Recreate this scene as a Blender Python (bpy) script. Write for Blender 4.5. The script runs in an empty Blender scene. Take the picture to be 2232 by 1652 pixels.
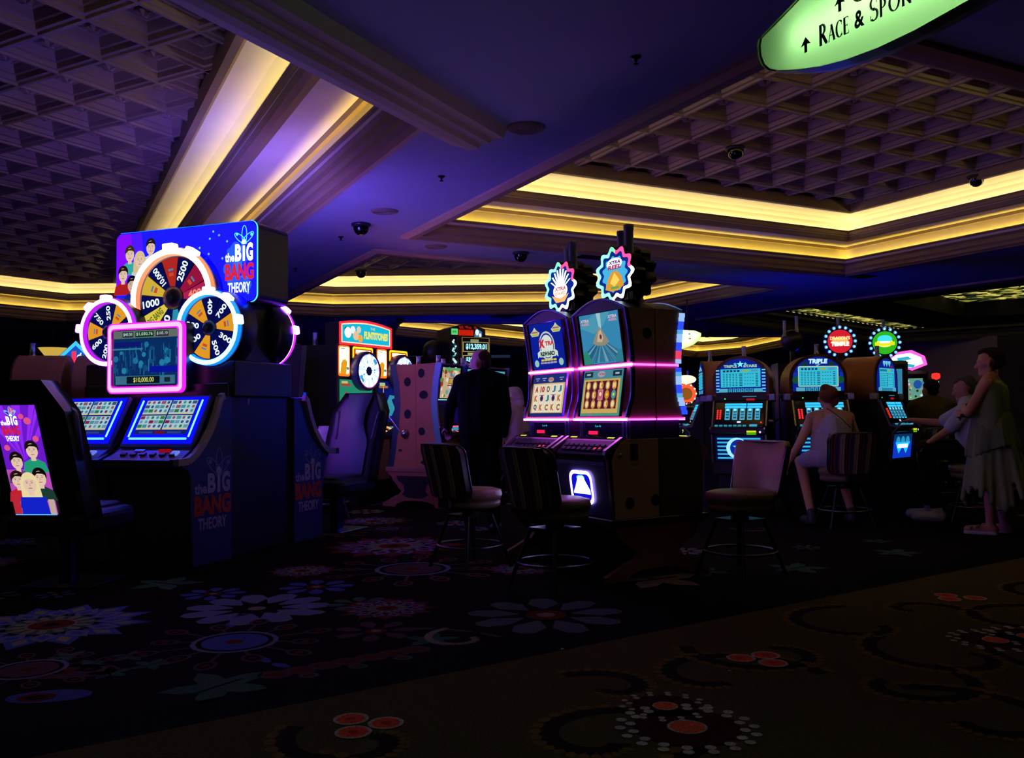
import bpy, bmesh, math, random
from mathutils import Vector, Matrix, geometry
S = bpy.context.scene
COL = S.collection
rnd = random.Random(7)
R_ = math.radians

# ---------------------------------------------------------------- camera, world, exposure
F, CX, CY, CAMZ = 1936.0, 1116.0, 826.0, 1.1
_p, _r = R_(2.3), R_(0.58)
FW = Vector((0, math.cos(_p), math.sin(_p)))
_r0 = Vector((1, 0, 0)); _u0 = _r0.cross(FW)
RT = _r0 * math.cos(_r) - _u0 * math.sin(_r)
UP = _u0 * math.cos(_r) + _r0 * math.sin(_r)
EYE = Vector((0, 0, CAMZ))
cam = bpy.data.cameras.new('camera')
cam.sensor_fit = 'HORIZONTAL'; cam.sensor_width = 36.0; cam.lens = 36.0 * F / 2232.0
cam.clip_start = 0.05; cam.clip_end = 200
cob = bpy.data.objects.new('camera', cam); COL.objects.link(cob)
cob.matrix_world = Matrix(((RT.x, UP.x, -FW.x, 0), (RT.y, UP.y, -FW.y, 0), (RT.z, UP.z, -FW.z, CAMZ), (0, 0, 0, 1)))
S.camera = cob
w = bpy.data.worlds.new('night'); S.world = w; w.use_nodes = True
w.node_tree.nodes['Background'].inputs[0].default_value = (0.02, 0.02, 0.03, 1)
w.node_tree.nodes['Background'].inputs[1].default_value = 0.05
S.view_settings.view_transform = 'Standard'; S.view_settings.look = 'None'
S.view_settings.exposure = 0.0; S.view_settings.gamma = 1.0; S.view_settings.use_curve_mapping = False
S.cycles.use_denoising = True
S.cycles.max_bounces = 6; S.cycles.diffuse_bounces = 3; S.cycles.glossy_bounces = 3
S.cycles.sample_clamp_indirect = 3.0
S.cycles.use_light_tree = True

# brightness of the cove lamps and of the added fill lights
COVE_LOW, COVE_HIGH = 22.0, 20.0
DOWN_FILL = 30.0

def atz(x, y, z):
    d = FW * F + RT * (x - CX) - UP * (y - CY)
    return EYE + d * ((z - CAMZ) / d.z)
def aty(x, y, Y):
    d = FW * F + RT * (x - CX) - UP * (y - CY)
    return EYE + d * (Y / d.y)
def hd(t):
    return Vector((math.sin(R_(t)), math.cos(R_(t)), 0))
def onpl(x, y, P, head):
    P = Vector(P); n = Vector((math.cos(R_(head)), -math.sin(R_(head)), 0))
    d = FW * F + RT * (x - CX) - UP * (y - CY)
    Q = EYE + d * ((P - EYE).dot(n) / d.dot(n))
    return (Q - P).dot(hd(head)), Q.z

# ---------------------------------------------------------------- colours and materials
def s2l(c):
    return c / 12.92 if c <= 0.04045 else ((c + 0.055) / 1.055) ** 2.4
def H(h, k=1.0):
    return tuple(s2l(int(h[i:i + 2], 16) / 255) * k for i in (0, 2, 4))

def newmat(name):
    m = bpy.data.materials.new(name); m.use_nodes = True
    nt = m.node_tree; b = nt.nodes['Principled BSDF']
    a = nt.nodes.new('ShaderNodeAttribute'); a.attribute_name = 'col'
    return m, nt, b, a
def pmat(name, rough, metal=0.0, spec=0.5, bump=0.0, scale=200.0, vary=0.0, vscale=30.0, coat=0.0):
    m, nt, b, a = newmat(name)
    b.inputs['Roughness'].default_value = rough; b.inputs['Metallic'].default_value = metal
    b.inputs['Specular IOR Level'].default_value = spec; b.inputs['Coat Weight'].default_value = coat
    src = a.outputs['Color']
    if vary:
        n = nt.nodes.new('ShaderNodeTexNoise'); n.inputs['Scale'].default_value = vscale; n.inputs['Detail'].default_value = 5
        mr = nt.nodes.new('ShaderNodeMapRange'); mr.inputs[1].default_value = 0.3; mr.inputs[2].default_value = 0.7
        mr.inputs[3].default_value = 1 - vary; mr.inputs[4].default_value = 1 + vary
        tc = nt.nodes.new('ShaderNodeTexCoord'); nt.links.new(tc.outputs['Object'], n.inputs['Vector'])
        nt.links.new(n.outputs['Fac'], mr.inputs[0])
        v = nt.nodes.new('ShaderNodeVectorMath'); v.operation = 'SCALE'
        nt.links.new(src, v.inputs[0]); nt.links.new(mr.outputs[0], v.inputs['Scale']); src = v.outputs[0]
    nt.links.new(src, b.inputs['Base Color'])
    if bump:
        n2 = nt.nodes.new('ShaderNodeTexNoise'); n2.inputs['Scale'].default_value = scale; n2.inputs['Detail'].default_value = 4
        tc2 = nt.nodes.new('ShaderNodeTexCoord'); nt.links.new(tc2.outputs['Object'], n2.inputs['Vector'])
        bu = nt.nodes.new('ShaderNodeBump'); bu.inputs['Strength'].default_value = bump; bu.inputs['Distance'].default_value = 0.004
        nt.links.new(n2.outputs['Fac'], bu.inputs['Height']); nt.links.new(bu.outputs[0], b.inputs['Normal'])
    return m
def emat(name):
    m, nt, b, a = newmat(name)
    e = nt.nodes.new('ShaderNodeEmission'); nt.links.new(a.outputs['Color'], e.inputs['Color'])
    nt.nodes.remove(b); nt.links.new(e.outputs[0], nt.nodes['Material Output'].inputs['Surface'])
    m.cycles.emission_sampling = 'FRONT'
    return m
def mosaicmat():
    m, nt, b, a = newmat('mosaic_glass')
    v = nt.nodes.new('ShaderNodeTexVoronoi'); v.inputs['Scale'].default_value = 5.0
    tc = nt.nodes.new('ShaderNodeTexCoord'); nt.links.new(tc.outputs['Object'], v.inputs['Vector'])
    cr = nt.nodes.new('ShaderNodeValToRGB'); el = cr.color_ramp.elements
    el[0].position = 0.25; el[0].color = (0.003, 0.008, 0.004, 1)
    el[1].position = 0.9; el[1].color = (0.75, 0.62, 0.12, 1)
    e2 = el.new(0.6); e2.color = (0.05, 0.07, 0.012, 1)
    sp = nt.nodes.new('ShaderNodeSeparateColor'); nt.links.new(v.outputs['Color'], sp.inputs[0]); nt.links.new(sp.outputs[0], cr.inputs[0])
    nt.links.new(cr.outputs[0], b.inputs['Base Color']); nt.links.new(cr.outputs[0], b.inputs['Emission Color'])
    b.inputs['Emission Strength'].default_value = 0.9; b.inputs['Roughness'].default_value = 0.3
    return m
def opalmat():
    m, nt, b, a = newmat('opal_acrylic')
    tl = nt.nodes.new('ShaderNodeBsdfTranslucent'); nt.links.new(a.outputs['Color'], tl.inputs['Color'])
    mx = nt.nodes.new('ShaderNodeMixShader'); mx.inputs[0].default_value = .8
    nt.links.new(a.outputs['Color'], b.inputs['Base Color']); b.inputs['Roughness'].default_value = .4
    nt.links.new(b.outputs[0], mx.inputs[1]); nt.links.new(tl.outputs[0], mx.inputs[2]); nt.links.new(mx.outputs[0], nt.nodes['Material Output'].inputs['Surface'])
    return m
MATTE, SATIN, METAL, EMIT, LEATHER, CLOTH, GLASS, CARPET, PAINT, MOSAIC, SKIN, OPAL = range(12)
MATS = [pmat('matte', 0.7, spec=0.25, vary=0.08), pmat('satin_plastic', 0.38, spec=0.4, vary=0.05),
        pmat('brushed_metal', 0.28, metal=1.0, vary=0.06), emat('lit_panel'),
        pmat('leather', 0.38, spec=0.28, bump=0.25, scale=140, vary=0.08), pmat('cloth', 0.9, spec=0.1, bump=0.4, scale=420, vary=0.15, vscale=80),
        pmat('dark_glass', 0.08, spec=0.5), pmat('carpet', 0.95, spec=0.03, bump=0.8, scale=600, vary=0.35, vscale=90),
        pmat('ceiling_paint', 0.75, spec=0.2, bump=0.08, scale=60, vary=0.04, vscale=2.0), mosaicmat(),
        pmat('skin', 0.55, spec=0.35, vary=0.05), opalmat()]
BLK = (0.006, 0.006, 0.008)

# ---------------------------------------------------------------- mesh builder
_tc = {}
def textmesh(s, bold=0.0, shear=0.0):
    k = (s, bold, shear)
    if k not in _tc:
        cu = bpy.data.curves.new('t', 'FONT'); cu.body = s; cu.size = 1; cu.offset = bold; cu.shear = shear
        cu.resolution_u = 3
        o = bpy.data.objects.new('t', cu)
        me = bpy.data.meshes.new_from_object(o)
        vs = [tuple(v.co[:2]) for v in me.vertices]; fs = [tuple(p.vertices) for p in me.polygons]
        bpy.data.objects.remove(o); bpy.data.curves.remove(cu); bpy.data.meshes.remove(me)
        _tc[k] = (vs, fs)
    return _tc[k]

class MB:
    def __init__(s, M=None):
        s.v = []; s.f = []; s.c = []; s.m = []; s.s = []; s.M = M or Matrix.Identity(4); s.mat = MATTE
    def add(s, vs, fs, col, mat=None, smooth=False):
        b = len(s.v); mat = s.mat if mat is None else mat
        s.v += [s.M @ Vector(v) for v in vs]
        for f in fs:
            s.f.append([b + i for i in f]); s.c.append(col); s.m.append(mat); s.s.append(smooth)
    def poly(s, pts, col, mat=None): s.add(pts, [range(len(pts))], col, mat)
    # flat shapes in the local x-z plane facing -y
    def rect(s, x0, x1, z0, z1, col, y=0.0, mat=EMIT):
        s.add([(x0, y, z0), (x1, y, z0), (x1, y, z1), (x0, y, z1)], [(0, 1, 2, 3)], col, mat)
    def shape(s, pts, col, y=0.0, mat=EMIT):
        A = sum(pts[i][0] * pts[(i + 1) % len(pts)][1] - pts[(i + 1) % len(pts)][0] * pts[i][1] for i in range(len(pts)))
        if A < 0: pts = pts[::-1]
        s.add([(p[0], y, p[1]) for p in pts], [range(len(pts))], col, mat)
    def disc(s, cx, cz, r, col, y=0.0, n=24, mat=EMIT, rz=None):
        rz = rz or r
        s.shape([(cx + r * math.cos(2 * math.pi * i / n), cz + rz * math.sin(2 * math.pi * i / n)) for i in range(n)], col, y, mat)
    def ring(s, cx, cz, r0, r1, col, y=0.0, n=40, mat=EMIT, a0=0, a1=360, colf=None):
        for i in range(n):
            t0, t1 = R_(a0 + (a1 - a0) * i / n), R_(a0 + (a1 - a0) * (i + 1) / n)
            s.shape([(cx + r0 * math.cos(t0), cz + r0 * math.sin(t0)), (cx + r1 * math.cos(t0), cz + r1 * math.sin(t0)),
                     (cx + r1 * math.cos(t1), cz + r1 * math.sin(t1)), (cx + r0 * math.cos(t1), cz + r0 * math.sin(t1))],
                    colf(i / n) if colf else col, y, mat)
    def text(s, t, x0, x1, z0, z1, col, y=0.0, bold=0.02, shear=0.0, mat=EMIT):
        vs, fs = textmesh(t, bold, shear)
        if not vs: return
        a, b = min(v[0] for v in vs), max(v[0] for v in vs); c, d = min(v[1] for v in vs), max(v[1] for v in vs)
        s.add([(x0 + (v[0] - a) / (b - a) * (x1 - x0), y, z0 + (v[1] - c) / (d - c) * (z1 - z0)) for v in vs], fs, col, mat)
    def box(s, x0, x1, y0, y1, z0, z1, col, mat=None, bev=0.0):
        if bev:
            bm = bmesh.new(); bmesh.ops.create_cube(bm, size=1)
            for v in bm.verts: v.co = ((x0 + x1) / 2 + v.co.x * (x1 - x0), (y0 + y1) / 2 + v.co.y * (y1 - y0), (z0 + z1) / 2 + v.co.z * (z1 - z0))
            bmesh.ops.bevel(bm, geom=bm.edges[:], offset=bev, segments=3, profile=0.5, affect='EDGES')
            bm.verts.index_update()
            s.add([v.co[:] for v in bm.verts], [[v.index for v in f.verts] for f in bm.faces], col, mat, False); bm.free()
        else:
            s.add([(x0, y0, z0), (x1, y0, z0), (x1, y1, z0), (x0, y1, z0), (x0, y0, z1), (x1, y0, z1), (x1, y1, z1), (x0, y1, z1)],
                  [(0, 3, 2, 1), (4, 5, 6, 7), (0, 1, 5, 4), (1, 2, 6, 5), (2, 3, 7, 6), (3, 0, 4, 7)], col, mat)
    def prism(s, pts, ax, a, b, col, mat=None, smooth=False):
        # outline pts in the plane across axis ax ('x': (y,z), 'y': (x,z), 'z': (x,y)), extruded from a to b
        def P(p, t): return (t, p[0], p[1]) if ax == 'x' else (p[0], t, p[1]) if ax == 'y' else (p[0], p[1], t)
        n = len(pts); A = sum(pts[i][0] * pts[(i + 1) % n][1] - pts[(i + 1) % n][0] * pts[i][1] for i in range(n))
        if (A < 0) != (ax == 'y'): pts = pts[::-1]
        vs = [P(p, a) for p in pts] + [P(p, b) for p in pts]
        s.add(vs, [list(range(n))[::-1], list(range(n, 2 * n))], col, mat)
        s.add(vs, [(i, (i + 1) % n, n + (i + 1) % n, n + i) for i in range(n)], col, mat, smooth)
    def lathe(s, prof, col, n=20, c=(0, 0, 0), ax='z', mat=None, smooth=True, colf=None):
        vs = []; fs = []; k = len(prof)
        for i in range(n):
            t = 2 * math.pi * i / n
            for r, h in prof:
                a, b = r * math.cos(t), r * math.sin(t)
                q = (a, b, h) if ax == 'z' else (a, h, -b) if ax == 'y' else (h, a, b)
                vs.append((c[0] + q[0], c[1] + q[1], c[2] + q[2]))
        for i in range(n):
            for j in range(k - 1):
                fs.append((i * k + j, ((i + 1) % n) * k + j, ((i + 1) % n) * k + j + 1, i * k + j + 1))
        s.add(vs, fs, col, mat, smooth)
        if prof[0][0] > 1e-6: s.add(vs, [[i * k for i in range(n)][::-1]], col, mat)
        if prof[-1][0] > 1e-6: s.add(vs, [[i * k + k - 1 for i in range(n)]], col, mat)
    def tube(s, path, r, col, n=8, closed=False, mat=None, flat=1.0):
        P = [Vector(p) for p in path]; k = len(P); vs = []; fs = []
        for i in range(k):
            d = (P[(i + 1) % k] - P[i - 1]) if closed else (P[min(i + 1, k - 1)] - P[max(i - 1, 0)])
            d.normalize(); a = d.cross(Vector((0, 0, 1)))
            if a.length < 1e-3: a = d.cross(Vector((0, 1, 0)))
            a.normalize(); b = a.cross(d); rr = r[i] if isinstance(r, (list, tuple)) else r
            for j in range(n):
                t = 2 * math.pi * j / n
                vs.append(P[i] + a * (rr * math.cos(t)) + b * (rr * flat * math.sin(t)))
        for i in range(k if closed else k - 1):
            for j in range(n):
                q = ((i + 1) % k) * n
                fs.append((i * n + j, i * n + (j + 1) % n, q + (j + 1) % n, q + j))
        s.add(vs, fs, col, mat, True)
        if not closed:
            s.add(vs, [list(range(n))[::-1], list(range((k - 1) * n, k * n))], col, mat)
    def ball(s, c, r, col=(0, 0, 0), n=14, mat=None):
        if not isinstance(r, (tuple, list)): r = (r, r, r)
        vs = [(c[0], c[1], c[2] - r[2])]; fs = []; m = n // 2
        for i in range(1, m):
            t = math.pi * i / m - math.pi / 2
            for j in range(n):
                a = 2 * math.pi * j / n
                vs.append((c[0] + r[0] * math.cos(t) * math.cos(a), c[1] + r[1] * math.cos(t) * math.sin(a), c[2] + r[2] * math.sin(t)))
        vs.append((c[0], c[1], c[2] + r[2])); L = len(vs) - 1
        for j in range(n): fs.append((0, 1 + (j + 1) % n, 1 + j)); fs.append((L, L - n + j, L - n + (j + 1) % n))
        for i in range(m - 2):
            for j in range(n):
                a = 1 + i * n; fs.append((a + j, a + (j + 1) % n, a + n + (j + 1) % n, a + n + j))
        s.add(vs, fs, col, mat, True)
    def caps(s, a, b, r0, r1, col=(0, 0, 0), n=12, mat=None):
        a, b = Vector(a), Vector(b); k = 7; path = []; rr = []
        L = (b - a).length or 1e-4; d = (b - a) / L
        for i in range(k):
            t = math.pi / 2 * (1 - i / (k - 1)) if False else 0
        for i in range(4):
            t = math.pi / 2 * i / 3; path.append(a - d * (r0 * math.cos(t))); rr.append(max(r0 * math.sin(t), 0.002))
        for i in range(4):
            t = math.pi / 2 * i / 3; path.append(b + d * (r1 * math.sin(t))); rr.append(max(r1 * math.cos(t), 0.002))
        s.tube(path, rr, col, n, mat=mat)
    def mark(s):
        if not hasattr(s, 'marks'): s.marks = []
        s.marks.append((len(s.v), len(s.f)))
    def build_each(s, name, parent):
        # one part per marked piece
        s.mark(); v0 = f0 = 0; out = []
        for v1, f1 in s.marks:
            if f1 > f0:
                q = MB(); q.v = s.v[v0:v1]; q.f = [[i - v0 for i in f] for f in s.f[f0:f1]]; q.c = s.c[f0:f1]; q.m = s.m[f0:f1]; q.s = s.s[f0:f1]; out.append(q.build(name, parent))
            v0, f0 = v1, f1
        return out
    def build(s, name, parent=None, kind=None, loc=None, rz=0.0):
        me = bpy.data.meshes.new(name); me.from_pydata([tuple(v) for v in s.v], [], s.f)
        used = sorted(set(s.m)); ix = {m: i for i, m in enumerate(used)}
        for m in used: me.materials.append(MATS[m])
        at = me.color_attributes.new('col', 'FLOAT_COLOR', 'CORNER'); buf = []
        for f, c in zip(s.f, s.c): buf += [c[0], c[1], c[2], 1.0] * len(f)
        at.data.foreach_set('color', buf)
        me.polygons.foreach_set('material_index', [ix[m] for m in s.m])
        me.polygons.foreach_set('use_smooth', s.s)
        me.update()
        o = bpy.data.objects.new(name, me); COL.objects.link(o)
        if parent: o.parent = parent
        if loc: o.location = loc; o.rotation_euler = (0, 0, rz)
        if kind: o['kind'] = kind
        return o
def tag(o, label, cat, group=None):
    o['label'] = label; o['category'] = cat
    if group: o['group'] = group
    return o
def thing(name, label, cat, loc=(0, 0, 0), heading=0.0, group=None):
    o = bpy.data.objects.new(name, None); COL.objects.link(o); o.empty_display_size = 0.1
    o.location = loc; o.rotation_euler = (0, 0, -R_(heading))
    return tag(o, label, cat, group)
def dup(root, loc=None, heading=None, label=None, group=None, M=None):
    r = root.copy(); COL.objects.link(r)
    if loc is not None: r.location = loc
    if heading is not None: r.rotation_euler = (0, 0, -R_(heading))
    if label: r['label'] = label
    if group: r['group'] = group
    for ch in list(root.children):
        c = ch.copy(); COL.objects.link(c); c.parent = r
        for g in list(ch.children):
            d = g.copy(); COL.objects.link(d); d.parent = c
    return r
def dup_part(ch, parent, M):
    c = ch.copy(); COL.objects.link(c); c.parent = parent; c.matrix_basis = M @ ch.matrix_basis
    for g in list(ch.children):
        d = g.copy(); COL.objects.link(d); d.parent = c
    return c
def panel(o, u, v):
    # a frame whose local x runs along u, local z along v, and that faces u x v
    u, v = Vector(u).normalized(), Vector(v).normalized(); n = v.cross(u)
    return Matrix(((u.x, n.x, v.x, o[0]), (u.y, n.y, v.y, o[1]), (u.z, n.z, v.z, o[2]), (0, 0, 0, 1)))
def rrect(x0, x1, z0, z1, r, n=5):
    out = []
    for cx, cz, a in ((x1 - r, z1 - r, 0), (x0 + r, z1 - r, 90), (x0 + r, z0 + r, 180), (x1 - r, z0 + r, 270)):
        for i in range(n + 1):
            t = R_(a + 90 * i / n); out.append((cx + r * math.cos(t), cz + r * math.sin(t)))
    return out
def frame_ring(mb, outer, inner, col, y, mat=EMIT):
    n = len(outer)
    for i in range(n):
        mb.shape([outer[i], outer[(i + 1) % n], inner[(i + 1) % n], inner[i]], col, y, mat)
# ================================================================ room: floor, soffit, coffered trays, walls
SOF = 3.3
def offset(poly, s):
    # inset a counter-clockwise polygon by s (negative: outset)
    n = len(poly); out = []
    for i in range(n):
        p0, p1, p2 = poly[i - 1], poly[i], poly[(i + 1) % n]
        d0 = (p1 - p0).normalized(); d1 = (p2 - p1).normalized()
        n0 = Vector((-d0.y, d0.x)); n1 = Vector((-d1.y, d1.x)); b = n0 + n1
        out.append(p1 + b * (s * 2 / b.length_squared))
    return out
def ccw(poly):
    A = sum(poly[i].x * poly[(i + 1) % len(poly)].y - poly[(i + 1) % len(poly)].x * poly[i].y for i in range(len(poly)))
    return poly if A > 0 else poly[::-1]
def AB(a, b): 
    q = hd(-27.7) * a + hd(62.3) * b; return Vector((q.x, q.y))
def px2(x, y, h=SOF):
    q = atz(x, y, h); return Vector((q.x, q.y))
def inside(p, poly):
    return all((poly[(i + 1) % len(poly)] - poly[i]).cross(p - poly[i]) > 0 for i in range(len(poly)))

CREAM = H('b9a27c'); CREAM2 = H('d8ccb0'); MOLD = H('8a7455')
PROF = [(-.20, 0, CREAM), (-.20, -.03, CREAM), (-.13, -.05, CREAM), (-.05, -.05, MOLD), (-.03, -.03, MOLD), (0, -.02, MOLD), (.00, .02, MOLD), (.03, .05, MOLD),
        (.03, .11, MOLD), (.06, .13, MOLD), (.07, .17, MOLD), (.10, .18, MOLD), (.10, .20, MOLD), (.07, .20, CREAM2), (.07, .14, CREAM2), (0, .14, CREAM2),
        (0, .37, CREAM2), (.02, .37, MOLD), (.03, .35, MOLD), (.07, .35, MOLD), (.09, .39, MOLD), (.50, .40, CREAM2), (.50, .37, MOLD), (.55, .36, MOLD),
        (.58, .35, MOLD), (.65, .35, MOLD), (.67, .39, MOLD), (.69, .42, MOLD), (.69, .46, MOLD), (.71, .48, MOLD), (.68, .48, CREAM2), (.68, .40, CREAM2),
        (.52, .41, CREAM2), (.52, .54, CREAM2), (.54, .62, CREAM2), (.60, .68, CREAM2), (.70, .71, CREAM2), (1.0, .71, CREAM2), (1.0, .66, MOLD), (1.03, .64, MOLD),
        (1.10, .64, MOLD), (1.12, .78, MOLD)]
def rings(mb, poly, prof, mat=PAINT):
    L = [(offset(poly, s), SOF + h) for s, h, c in prof]; n = len(poly)
    for k in range(len(prof) - 1):
        (p, z0), (q, z1) = L[k], L[k + 1]
        for i in range(n):
            j = (i + 1) % n
            mb.add([(p[i].x, p[i].y, z0), (p[j].x, p[j].y, z0), (q[j].x, q[j].y, z1), (q[i].x, q[i].y, z1)], [(0, 3, 2, 1)], prof[k + 1][2], mat)
def strips(poly, s, h, wd, col):
    mb = MB(); a = offset(poly, s); b = offset(poly, s + wd); n = len(poly); z = SOF + h
    for i in range(n):
        j = (i + 1) % n; L = (a[j] - a[i]).length; k = max(1, int(L / 1.6))
        for t in range(k):
            p0, p1 = a[i].lerp(a[j], t / k), a[i].lerp(a[j], (t + 1) / k); q0, q1 = b[i].lerp(b[j], t / k), b[i].lerp(b[j], (t + 1) / k)
            mb.add([(p0.x, p0.y, z), (p1.x, p1.y, z), (q1.x, q1.y, z), (q0.x, q0.y, z)], [(0, 1, 2, 3)], col, EMIT)
    return mb
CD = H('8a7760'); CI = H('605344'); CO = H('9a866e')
def coffers(poly, heading, size=0.56, org=None):
    mb = MB(); u3, v3 = hd(heading), hd(heading + 90); u, v = Vector((u3.x, u3.y)), Vector((v3.x, v3.y))
    lim = offset(poly, 0.86); o = org or poly[0]
    rs = [((p - o).dot(u), (p - o).dot(v)) for p in lim]
    i0, i1 = int(min(r[0] for r in rs) / size) - 1, int(max(r[0] for r in rs) / size) + 1
    j0, j1 = int(min(r[1] for r in rs) / size) - 1, int(max(r[1] for r in rs) / size) + 1
    zb = SOF + 0.735; wb = 0.035
    def pt(a, b, z): q = o + u * a + v * b; return (q.x, q.y, z)
    def sq(cx, cy, r, z): return [pt(cx - r, cy - r, z), pt(cx + r, cy - r, z), pt(cx + r, cy + r, z), pt(cx - r, cy + r, z)]
    lv = [(size / 2, 0), (size / 2 - .012, 0), (size / 2 - .02, .02), (size / 2 - .055, .02), (size / 2 - .07, .06), (size / 2 - .09, .065), (size / 2 - .13, .13), (size / 2 - .15, .135)]
    for i in range(i0, i1 + 1):
        for j in range(j0, j1 + 1):
            cx, cy = (i + .5) * size, (j + .5) * size
            if not inside(o + u * cx + v * cy, lim): continue
            for k in range(len(lv) - 1):
                a, b = sq(cx, cy, lv[k][0], zb + lv[k][1]), sq(cx, cy, lv[k + 1][0], zb + lv[k + 1][1])
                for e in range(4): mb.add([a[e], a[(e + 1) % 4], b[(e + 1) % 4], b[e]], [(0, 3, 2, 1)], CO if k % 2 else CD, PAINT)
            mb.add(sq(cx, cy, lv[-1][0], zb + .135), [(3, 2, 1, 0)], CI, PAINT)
            # rosette
            vs = [pt(cx, cy, zb + .075)]; N = 12
            for q in range(N):
                t = 2 * math.pi * q / N; r = .085 if q % 2 else .05
                vs.append(pt(cx + .045 * math.cos(t), cy + .045 * math.sin(t), zb + (.085 if q % 2 else .11)))
                vs.append(pt(cx + r * math.cos(t), cy + r * math.sin(t), zb + (.10 if q % 2 else .134)))
            fs = []
            for q in range(N):
                a, b, c, d = 1 + 2 * q, 2 + 2 * q, 1 + 2 * ((q + 1) % N), 2 + 2 * ((q + 1) % N)
                fs += [(0, c, a), (a, c, d, b)]
            mb.add(vs, fs, CO, PAINT)
    return mb
def v2(p): return Vector((p.x, p.y))
trays = []
# right-hand tray, straight above the machines
tR = ccw([AB(3.66, 4.02), AB(3.66, 11.25), AB(9.98, 11.25), AB(9.98, 4.02)])
# left-hand tray with its slanted near end
C1 = px2(890, 249); hA = hd(-27.7); hC = hd(27.0)
Lc = v2(atz(240, 615, 3.954)); Lk = v2(atz(150, 616, 3.954)); dk = hd(32)
inner = ccw([Lc, Lk, Lk - v2(dk) * 13, Vector((-15.0, -1.0)), Vector((-4.2, -2.2))])
outer = offset(inner, -1.09)
FRc = C1 + v2(hA) * ((offset(ccw([Lc, Lk, Lk - v2(dk) * 13, C1 - v2(hC) * 2]), -1.09)[0] - C1).dot(v2(hA)))
kk = [p for p in offset(ccw([Lc, Lk, Lk - v2(dk) * 13, Vector((-4.2, -2.2))]), -1.09)]
Kp = min(kk, key=lambda p: (p - (Lk + Vector((-.3, 1.0)))).length)
tL = ccw([C1, FRc, Kp, Kp - v2(dk) * 14, Vector((-15.5, -1.5)), C1 - v2(hC) * 9])
# the tray beyond the cross beam
kR2 = px2(726, 684); lR2 = kR2 - v2(hd(60)) * 1.55
tM = ccw([px2(835, 550), px2(1685, 625), px2(1400, 676), kR2, AB(lR2.dot(v2(hA)), 4.02)])
tF = ccw([px2(870, 699), px2(1310, 706), px2(1400, 770), px2(1160, 755), px2(862, 727)])
tG = ccw([px2(1470, 731), px2(1748, 732), px2(1738, 748), px2(1632, 768), px2(1517, 777), px2(1462, 771)])
tN = ccw([px2(640, 722), px2(735, 727), px2(745, 752), px2(640, 744)])
tray_defs = [(tR, 62.3, AB(9.98, 11.25) - AB(0, 0) * 0), (tL, 28.3, None), (tM, 62.3, None), (tF, 37, None), (tG, 80, None)]
for k, (poly, h, org) in enumerate(tray_defs):
    mb = MB(); rings(mb, poly, PROF); mb.build('trim_%d' % (k + 1), kind='structure')
    fac = 1.0
    lo = strips(poly, .02, .145, .035, tuple(c * (.85 if k == 1 else 1) for c in (COVE_LOW, COVE_LOW * .74, COVE_LOW * .11))).build('trim_%d' % (k + 21), kind='structure')
    hi = strips(poly, .56, .452, .035, tuple(c * (.72 if k == 1 else 1) for c in (COVE_HIGH, COVE_HIGH * .86, COVE_HIGH * .40))).build('trim_%d' % (k + 31), kind='structure')
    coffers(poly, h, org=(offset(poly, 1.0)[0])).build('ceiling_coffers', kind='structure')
# dark tray with mosaic glass, far right
tRR = ccw([px2(1545, 694), px2(1938, 745), px2(2700, 703), px2(2700, 545)])
OL = H('5d5236'); DK = H('1d1b1c')
mb = MB(); rings(mb, tRR, [(-.25, 0, CREAM), (-.25, -.04, CREAM), (-.05, -.06, MOLD), (0, 0, OL), (.02, .1, OL), (.08, .14, OL), (.1, .2, OL), (.3, .24, OL), (.32, .3, OL), (.45, .36, OL), (.5, .40, OL)])
mb.build('trim_6', kind='structure')
mb = MB(); pa_, pb_ = offset(tRR, .47), offset(tRR, .485)
for i in range(len(pa_)):
    j = (i + 1) % len(pa_); K_ = 60
    for q in range(0, K_, 2):
        a, b, c, d = pa_[i].lerp(pa_[j], q / K_), pa_[i].lerp(pa_[j], (q + .8) / K_), pb_[i].lerp(pb_[j], (q + .8) / K_), pb_[i].lerp(pb_[j], q / K_)
        mb.add([(p.x, p.y, SOF + .35) for p in (a, b, c, d)], [(0, 3, 2, 1)], (2.4, 2.6, 1.0), EMIT)
mb.build('trim_41', kind='structure')
mb = MB(); rings(mb, tRR, [(.5, .40, OL), (1.7, .42, OL)], MOSAIC); mb.build('ceiling_mosaic', kind='structure')
mb = MB(); rings(mb, tRR, [(1.7, .42, DK), (1.7, .22, DK), (2.6, .22, DK), (2.6, .3, DK), (3.2, .3, DK), (3.2, .72, DK)]); mb.build('trim_7', kind='structure')
cc = offset(tRR, 3.2); mb = MB(); mb.add([(p.x, p.y, SOF + .72) for p in cc], [list(range(len(cc)))[::-1]], OL, MOSAIC); mb.build('ceiling_mosaic', kind='structure')

# soffit with holes for the trays
room = [AB(-9, -18), AB(-9, 25), AB(40, 25), AB(40, -18)]
room = ccw(room)
holes = [tR, tL, tM, tF, tG, tRR]
loops = [room] + [offset(t, -.19) for t in holes]
pts = [Vector((p.x, p.y, 0)) for L in loops for p in L]
edges = []; n0 = 0
for L in loops:
    edges += [(n0 + i, n0 + (i + 1) % len(L)) for i in range(len(L))]; n0 += len(L)
cv, ce, cf, *_ = geometry.delaunay_2d_cdt([Vector((p.x, p.y)) for p in pts], edges, [], 1, 1e-5)
mb = MB()
for t in cf:
    q = [cv[i] for i in t]; c = (q[0] + q[1] + q[2]) / 3
    if any(inside(c, offset(h, -.19)) for h in holes): continue
    if (q[1] - q[0]).cross(q[2] - q[0]) > 0: q = q[::-1]
    mb.add([(p.x, p.y, SOF) for p in q], [(0, 1, 2)], H('8c94ac'), PAINT)
mb.build('ceiling', kind='structure')
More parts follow.
